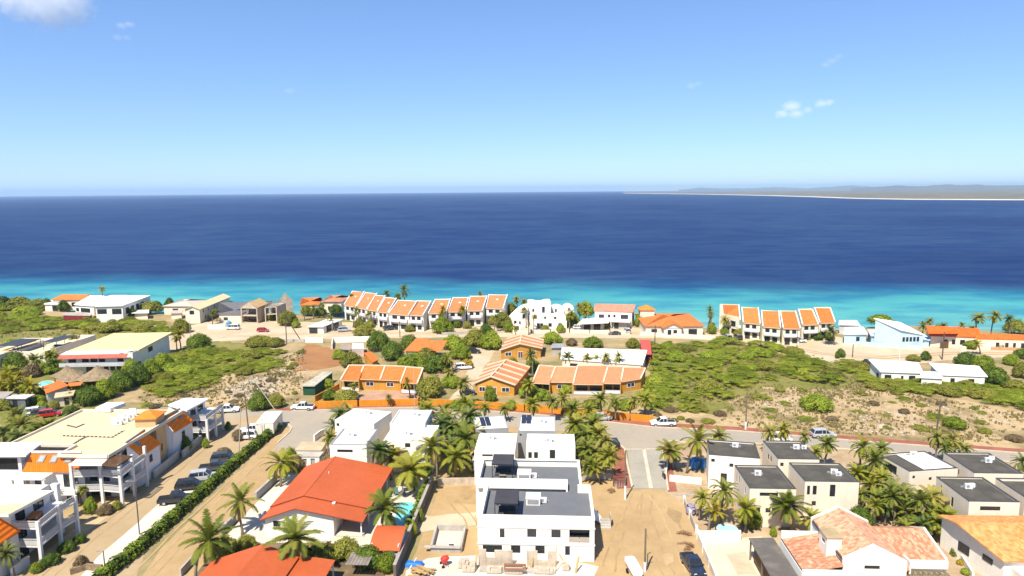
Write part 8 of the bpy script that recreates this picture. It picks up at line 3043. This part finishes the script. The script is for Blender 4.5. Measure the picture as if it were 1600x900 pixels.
 (1598,560,34,3.0,'dark','dark shrub at the right edge below the terrace'),
 (1600,590,40,4.0,'olive','olive tree at the right edge beside the scrub'),
 (600,500,18,3.2,'green','green shrub before the third unit of the curved row'),
 (640,518,20,2.4,'olive','olive shrub at the pole before the curved row'),
 (770,507,20,3.4,'olive','olive shrub at the last unit of the curved row'),
 (480,492,24,3.6,'green','green tree before the terracotta roofs left of the curved row'),
 (515,506,18,2.4,'lime','lime shrub beside the low white courtyard house'),
 (425,500,18,2.6,'olive','olive shrub at the right wing of the unfinished house'),
 (318,500,22,2.4,'green','green shrub at the foot of the long beige house'),
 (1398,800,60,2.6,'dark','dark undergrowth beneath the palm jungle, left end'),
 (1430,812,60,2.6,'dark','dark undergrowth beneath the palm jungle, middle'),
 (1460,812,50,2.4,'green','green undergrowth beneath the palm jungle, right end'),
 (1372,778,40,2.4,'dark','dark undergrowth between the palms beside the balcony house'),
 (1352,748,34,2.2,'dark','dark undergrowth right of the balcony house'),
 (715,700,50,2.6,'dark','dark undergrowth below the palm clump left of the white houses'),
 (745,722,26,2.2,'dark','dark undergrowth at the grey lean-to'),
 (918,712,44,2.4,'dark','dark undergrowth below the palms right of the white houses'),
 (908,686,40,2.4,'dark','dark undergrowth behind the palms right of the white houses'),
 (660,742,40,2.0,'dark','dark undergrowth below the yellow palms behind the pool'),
 (640,545,40,4.6,'dark','dark tree left of the half hidden tiled roof'),
 (720,560,46,4.2,'green','green tree right of the half hidden tiled roof'),
 (665,562,50,3.6,'olive','olive tree in front of the half hidden tiled roof'),
 (625,590,36,3.2,'lime','bright shrub behind the middle of the left orange bungalow'),
 (705,605,40,3.4,'lime','lime shrub at the foot of the palm in the pale drive'),
 (730,575,26,2.6,'yellow','yellow shrub beside the white car in the pale drive'),
 (800,575,30,2.8,'olive','olive shrub between the two ribbed gable houses'),
 (832,580,34,3.2,'green','green shrub left of the salmon tiled roof'),
 (845,625,36,2.8,'lime','lime shrub before the left bay of the salmon bungalow'),
 (925,636,40,1.8,'olive','olive shrubs before the middle bays of the salmon bungalow'),
 (975,638,44,2.0,'green','green shrubs before the right bays of the salmon bungalow'),
 (1012,622,24,2.6,'green','green shrub at the right corner of the salmon bungalow'),
 (885,560,30,2.6,'green','green shrub at the left end of the long white roof'),
 (930,574,60,1.8,'lime','long lime hedge of shrubs below the long white roof'),
 (530,560,30,2.6,'lime','lime shrub beside the green container roof'),
 (512,606,26,2.4,'lime','yellow green shrub right of the green container'),
 (760,524,26,4.2,'dark','dark tree before the right end of the curved row'),
 (660,515,18,2.6,'green','green shrub before the middle units of the curved row'),
]
for t in TREES:
 bush(*t[:5],t[5],None,'shrub' if t[3] < 3.5 else 'tree','shrub' if t[3] < 3.5 else 'tree')
def inside(p,poly):
 c=False
 for (x0,y0),(x1,y1) in zip(poly,poly[1:]+poly[:1]):
  if (y0 > p[1]) != (y1 > p[1]) and p[0] < (x1-x0)*(p[1]-y0)/(y1-y0)+x0:
   c=not c
 return c
def scrub(poly,n,rmin,rmax,hmin,hmax,label,group,seed,kinds=('scrub',),gap=.62):
 rnd=random.Random(seed)
 xs,ys=[p[0] for p in poly],[p[1] for p in poly]
 W=[P(x,y) for x,y in poly]
 wp=[(w_.x,w_.y) for w_ in W]
 bx0,bx1=min(p[0] for p in wp),max(p[0] for p in wp)
 by0,by1=min(p[1] for p in wp),max(p[1] for p in wp)
 done=[]
 tries=0
 while len(done) < n and tries < 9000:
  tries += 1
  p=(rnd.uniform(bx0,bx1),rnd.uniform(by0,by1))
  if not inside(p,wp):
   continue
  r=rnd.uniform(rmin,rmax)
  if any((p[0]-q[0]) ** 2+(p[1]-q[1]) ** 2 < (gap*(r+q[2])) ** 2 for q in done):
   continue
  done.append((*p,r))
  k=rnd.choice(kinds)
  t,c=rnd.choice(BUSH[k])
  o=empty('scrub_bush',(p[0],p[1],0),rnd.uniform(0,6.28),label,'bush',group)
  h=rnd.uniform(hmin,hmax)*(r/rmax) ** .5
  for me,nm in ((t,'trunk'),(c,'crown')):
   ob=bpy.data.objects.new(nm,me)
   COL.objects.link(ob)
   ob.parent=o
   ob.scale=(r,r*rnd.uniform(.85,1.15),h)
 return done
SC=('scrub','scrub','scrub','scrub','scrub','olive','lime')
scrub([(1012,645),(1016,542),(1060,536),(1120,534),(1190,540),(1258,556),(1345,566),(1350,590),(1300,600),(1195,598),(1150,605),(1118,640),(1050,655)],88,1.6,5.2,1.8,3.0,
  'flat crowned olive green thorn bush in the dense scrub right of the salmon bungalow','thorn scrub right of the bungalows',5,SC,.56)
scrub([(1340,588),(1380,596),(1545,604),(1620,610),(1640,650),(1560,632),(1480,618),(1360,610)],30,2.4,4.2,1.6,2.8,
  'thorn bush in the green strip below the broad white roofs','scrub strip below the white roofs',6,SC,.5)
scrub([(1120,650),(1200,605),(1340,606),(1460,625),(1590,650),(1590,690),(1400,676),(1180,660)],30,.9,2.4,.6,1.4,
  'scattered low bush on the dry rubble field','low bushes on the dry field',8,('scrub','scrub','olive','brown','scrub'),1.1)
scrub([(1000,660),(1040,640),(1120,645),(1150,664),(1060,664)],8,1.0,2.0,.6,1.2,
  'grey brown dry bush at the lower edge of the dense scrub','dry bushes at the scrub edge',9,('brown','brown','olive'),.7)
scrub([(238,580),(285,550),(340,544),(380,548),(430,552),(442,568),(430,582),(350,592),(300,612),(250,618),(215,606)],60,1.5,5.0,1.7,2.8,
  'flat crowned olive green thorn bush in the scrub left of the brown dirt lot','thorn scrub left of the dirt lot',12,SC,.5)
scrub([(-30,520),(-30,488),(40,494),(90,500),(190,502),(250,506),(290,516),(262,524),(200,520),(140,515),(60,520)],50,1.8,5.6,2.0,3.4,
  'thorn bush in the green belt between the cream houses and the white seaside blocks','thorn scrub on the left',14,SC,.5)
scrub([(330,634),(370,600),(440,590),(470,600),(460,630),(380,636)],10,.8,1.8,.5,1.2,
  'low dry bush on the rubble lot','low bushes on the rubble lot',15,('scrub','brown','olive'),1.0)
scrub([(195,626),(260,612),(330,600),(330,630),(230,640)],10,.8,1.8,.5,1.1,
  'low olive tuft on the dry slope behind the apartment block','tufts behind the apartments',16,('scrub','scrub','brown'),.9)
scrub([(440,550),(470,545),(480,560),(455,590),(440,580)],5,.8,1.6,.6,1.3,
  'low bush at the edge of the brown dirt lot','bushes at the dirt lot edge',17,('scrub','olive'),1.0)
scrub([(1020,555),(1040,548),(1036,640),(1016,640)],6,1.5,2.4,1.6,2.4,'tall scrub bush hugging the right side of the salmon bungalow','scrub beside the salmon bungalow',19,SC,.6)
def hedge(path,wid,h,label,m,leaf=.17,dens=150,cat='hedge'):
 q=[P(*p) for p in path]
 o=empty('hedge',q[0],0,label,cat)
 rnd=random.Random(len(path))
 c=MB()
 c.tint=[]
 core=MB()
 for a,b in zip(q[:-1],q[1:]):
  a,b=a-q[0],b-q[0]
  L=(b-a).length
  d=(b-a).normalized()
  sd=Vector((-d.y,d.x,0))
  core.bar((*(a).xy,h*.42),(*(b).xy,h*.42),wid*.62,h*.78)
  for _ in range(int(L*dens)):
   t=rnd.random()*L
   u=rnd.uniform(-1,1)
   ph=rnd.uniform(0,math.pi)
   lump=1+.16*math.sin(t*2.1)+.12*math.sin(t*5.3+1)+rnd.uniform(-.08,.08)
   v=Vector((math.cos(ph),0,math.sin(ph)))
   x,z=v.x*wid/2*lump,h*.45+v.z*h*.55*lump-(h*.4*rnd.random() if abs(v.x) > .8 else 0)
   p=a+d*t+sd*x+Vector((0,0,max(.05,z)))
   nrm=(sd*v.x+Vector((0,0,v.z))+Vector((rnd.uniform(-.6,.6),rnd.uniform(-.6,.6),rnd.uniform(-.4,.6)))).normalized()
   a1=nrm.cross(Vector((rnd.random(),rnd.random(),.5))).normalized()
   b1=nrm.cross(a1)
   s=leaf*rnd.uniform(.6,1.3)
   c.poly([p-a1*s,p-b1*s*.6,p+a1*s,p+b1*s*.6])
   c.tint.append(min(1.1,max(0,.5+.3*math.sin(t*1.3)+rnd.uniform(-.35,.35))))
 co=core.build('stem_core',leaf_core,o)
 c.build('foliage',m,o)
 return o
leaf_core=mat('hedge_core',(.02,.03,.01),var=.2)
hedge([(150,915),(205,872),(262,822),(318,772),(372,724),(420,683),(434,672)],1.7,1.6,'long clipped green hedge between the parking strip and the dirt lane',leaf_hedge)
hedge([(665,772),(655,800),(640,830),(628,850)],1.3,1.8,'narrow green hedge inside the dark block wall by the pool',leaf_hedge,dens=110)
hedge([(480,866),(520,870),(560,872)],1.4,1.5,'pale olive hedge along the back of the bungalow garden',leaf_olive,dens=110)
def grass_tufts():
 rnd=random.Random(31)
 c=MB()
 c.tint=[]
 polys=[([(1110,665),(1130,640),(1200,602),(1340,604),(1600,645),(1620,700),(1330,680)],2600),([(200,636),(240,600),(330,590),(440,560),(478,545),(470,630),(380,640)],3600),
    ([(0,545),(0,490),(200,505),(300,520),(240,550),(120,545)],1200),([(1012,650),(1016,545),(1190,540),(1350,570),(1500,610),(1350,606),(1120,648)],2600)]
 for poly,n in polys:
  W=[P(x,y) for x,y in poly]
  wp=[(w_.x,w_.y) for w_ in W]
  bx0,bx1=min(p[0] for p in wp),max(p[0] for p in wp)
  by0,by1=min(p[1] for p in wp),max(p[1] for p in wp)
  centres=[(rnd.uniform(bx0,bx1),rnd.uniform(by0,by1),rnd.uniform(1,5)) for _ in range(60)]
  k=0
  while k < n:
   cx,cy,cr=rnd.choice(centres)
   p=(cx+rnd.gauss(0,cr),cy+rnd.gauss(0,cr))
   k += 1
   if not inside(p,wp):
    continue
   h=rnd.uniform(.12,.5)
   for _ in range(3):
    a=rnd.uniform(0,6.28)
    w_=rnd.uniform(.06,.2)
    d=Vector((math.cos(a),math.sin(a),0))
    b0=Vector((p[0]+rnd.uniform(-.3,.3),p[1]+rnd.uniform(-.3,.3),.05))
    c.poly([b0-d*w_,b0+d*w_,b0+d*w_*1.5+Vector((rnd.uniform(-.15,.15),rnd.uniform(-.15,.15),h)),b0-d*w_*1.4+Vector((0,0,h*.8))])
    c.tint.append(rnd.uniform(0,1))
 o=c.build('grass',mat_leaf('dry_grass',(.10,.085,.03),(.24,.20,.08),.2,(.40,.32,.16)))
 tag(o,'dry grass and weeds scattered over the empty lots','grass',kind='stuff')
 s=MB()
 for poly,n in (([(1150,660),(1200,612),(1340,612),(1560,650),(1560,690),(1330,678)],700),([(338,616),(395,588),(470,570),(500,590),(470,610),(440,612),(400,622)],520),([(420,545),(480,548),(470,560),(440,590),(430,560)],200),([(1440,640),(1560,640),(1590,668),(1500,650)],240)):
  W=[P(x,y) for x,y in poly]
  wp=[(w_.x,w_.y) for w_ in W]
  bx0,bx1=min(p[0] for p in wp),max(p[0] for p in wp)
  by0,by1=min(p[1] for p in wp),max(p[1] for p in wp)
  centres=[(rnd.uniform(bx0,bx1),rnd.uniform(by0,by1),rnd.uniform(.8,4)) for _ in range(26)]
  for _ in range(n):
   cx,cy,cr=rnd.choice(centres)
   p=(cx+rnd.gauss(0,cr),cy+rnd.gauss(0,cr))
   if not inside(p,wp):
    continue
   r=rnd.uniform(.1,.5)*rnd.uniform(.5,1)
   pts=[Vector((p[0]+r*rnd.uniform(.7,1.2)*math.cos(t),p[1]+r*rnd.uniform(.7,1.2)*math.sin(t),r*rnd.uniform(.1,.5))) for t in (0,1.25,2.5,3.8,5)]
   top=Vector((p[0],p[1],r*rnd.uniform(.6,1)))
   for a,b in zip(pts,pts[1:]+pts[:1]):
    s.poly([a,b,top])
    s.poly([(a.x,a.y,0),(b.x,b.y,0),b,a])
 o=s.build('rubble',mat('coral_stone',(.58,.50,.40),var=.3,scale=.4,c2=(.34,.26,.17)))
 tag(o,'pale coral stones strewn over the empty lots','rubble',kind='stuff')
grass_tufts()
def cloud(label,blobs,dist,dens,seed,flat=1.7):
 """blobs: (px, py, radius px) -> a soft lump of vapour at its real distance"""
 pts=[]
 for (x,y,r) in blobs:
  d=ray(x,y)
  k=dist/math.hypot(d.x,d.y)
  pts.append((CAM+d*k,r*dist/F*1.02))
 c=sum((p for p,_ in pts),Vector())/len(pts)
 mb=MB()
 m=bpy.data.materials.new('cloud_vapour')
 nt=nodes(m)
 L=nt.links.new
 out=N(nt,'ShaderNodeOutputMaterial')
 pv=N(nt,'ShaderNodeVolumePrincipled')
 pv.inputs['Color'].default_value=(1,1,1,1)
 pv.inputs['Anisotropy'].default_value=-0.3
 co=N(nt,'ShaderNodeTexCoord').outputs['Object']
 fl=N(nt,'ShaderNodeVectorMath',operation='MULTIPLY')
 L(co,fl.inputs[0])
 fl.inputs[1].default_value=(1,1,flat)
 last=None
 for (p,r) in pts:
  q=p-c
  sb=N(nt,'ShaderNodeVectorMath',operation='DISTANCE')
  L(fl.outputs[0],sb.inputs[0])
  sb.inputs[1].default_value=(q.x,q.y,q.z*flat)
  dv=N(nt,'ShaderNodeMath',operation='MULTIPLY_ADD')
  L(sb.outputs['Value'],dv.inputs[0])
  dv.inputs[1].default_value=-1.0/r
  dv.inputs[2].default_value=1.0
  if last is None:
   last=dv.outputs[0]
  else:
   mx=N(nt,'ShaderNodeMath',operation='SMOOTH_MAX')
   L(last,mx.inputs[0])
   L(dv.outputs[0],mx.inputs[1])
   mx.inputs[2].default_value=.15
   last=mx.outputs[0]
 R_=max(r for _,r in pts)
 n1=N(nt,'ShaderNodeTexNoise',i_Scale=3.4/R_,i_Detail=6.0,i_Roughness=.6)
 L(co,n1.inputs['Vector'])
 a=N(nt,'ShaderNodeMath',operation='MULTIPLY_ADD')
 L(n1.outputs['Fac'],a.inputs[0])
 a.inputs[1].default_value=1.5
 L(last,a.inputs[2])
 sbm=N(nt,'ShaderNodeMapRange')
 L(a.outputs[0],sbm.inputs[0])
 sbm.inputs[1].default_value=.85
 sbm.inputs[2].default_value=1.75
 sbm.inputs[3].default_value=0
 sbm.inputs[4].default_value=dens
 L(sbm.outputs[0],pv.inputs['Density'])
 L(pv.outputs[0],out.inputs['Volume'])
 x0=min(p.x-r*1.05 for p,r in pts)-c.x
 x1=max(p.x+r*1.05 for p,r in pts)-c.x
 y0=min(p.y-r*1.05 for p,r in pts)-c.y
 y1=max(p.y+r*1.05 for p,r in pts)-c.y
 z0=min(p.z-r*1.05 for p,r in pts)-c.z
 z1=max(p.z+r*1.05 for p,r in pts)-c.z
 n,k=24,12
 for j in range(k):
  for i in range(n):
   q=[]
   for (ii,jj) in ((i,j),(i+1,j),(i+1,j+1),(i,j+1)):
    th,ph=2*math.pi*ii/n,math.pi*jj/k-math.pi/2
    sx=math.copysign(abs(math.cos(th)) ** .5,math.cos(th))*math.cos(ph) ** .5 if abs(jj-k/2) < k/2 else 0
    sy=math.copysign(abs(math.sin(th)) ** .5,math.sin(th))*math.cos(ph) ** .5 if abs(jj-k/2) < k/2 else 0
    sz=math.copysign(abs(math.sin(ph)) ** .5,math.sin(ph))
    q.append((((x0+x1)+sx*(x1-x0))/2,((y0+y1)+sy*(y1-y0))/2,((z0+z1)+sz*(z1-z0))/2))
   mb.poly(q)
 o=mb.build('cloud',m,loc=c)
 import bmesh
 bm=bmesh.new()
 bm.from_mesh(o.data)
 bmesh.ops.remove_doubles(bm,verts=bm.verts,dist=.5)
 bmesh.ops.recalc_face_normals(bm,faces=bm.faces)
 bm.to_mesh(o.data)
 bm.free()
 o.visible_shadow=True
 tag(o,label,'cloud','clouds')
cloud('large white cloud in the top left corner',[(18,-12,34),(45,6,30),(75,0,42),(105,4,34),(82,22,22),(115,22,18),(55,-20,40),(100,-22,40)],5000,.012,1,1.0)
cloud('small white cloud with two lumps at the right of the sky',[(1222,178,13),(1237,166,16),(1243,178,14),(1262,172,9),(1284,162,12),(1295,160,10)],7000,.007,2)
cloud('tiny wisp of cloud right of the large cloud, upper',[(190,40,9),(202,38,9)],7000,.006,3)
cloud('tiny wisp of cloud right of the large cloud, lower',[(184,58,9),(198,59,8)],7000,.0035,4)
cloud('faint slanting wisp of cloud near the right edge of the sky',[(1290,101,9),(1300,95,10),(1310,88,8)],7000,.0025,5)
cloud('faint wisp of cloud in the upper middle of the sky',[(1080,134,10),(1090,131,8)],7000,.0025,6)
cloud('faint wisp of cloud left of the middle of the sky',[(452,142,10)],7000,.0025,7)
HAZE=True
if HAZE:
 m=bpy.data.materials.new('sea_haze')
 nt=nodes(m)
 out=N(nt,'ShaderNodeOutputMaterial')
 pv=N(nt,'ShaderNodeVolumePrincipled')
 pv.inputs['Color'].default_value=(.58,.80,1,1)
 pv.inputs['Density'].default_value=0.00006
 pv.inputs['Anisotropy'].default_value=0.2
 nt.links.new(pv.outputs[0],out.inputs['Volume'])
 o=MB().box(-27000,27000,-27000,27000,-10,190).build('haze',m)
 o['kind']='stuff'
 o['label']='thin blue sea haze over the far water and hills'
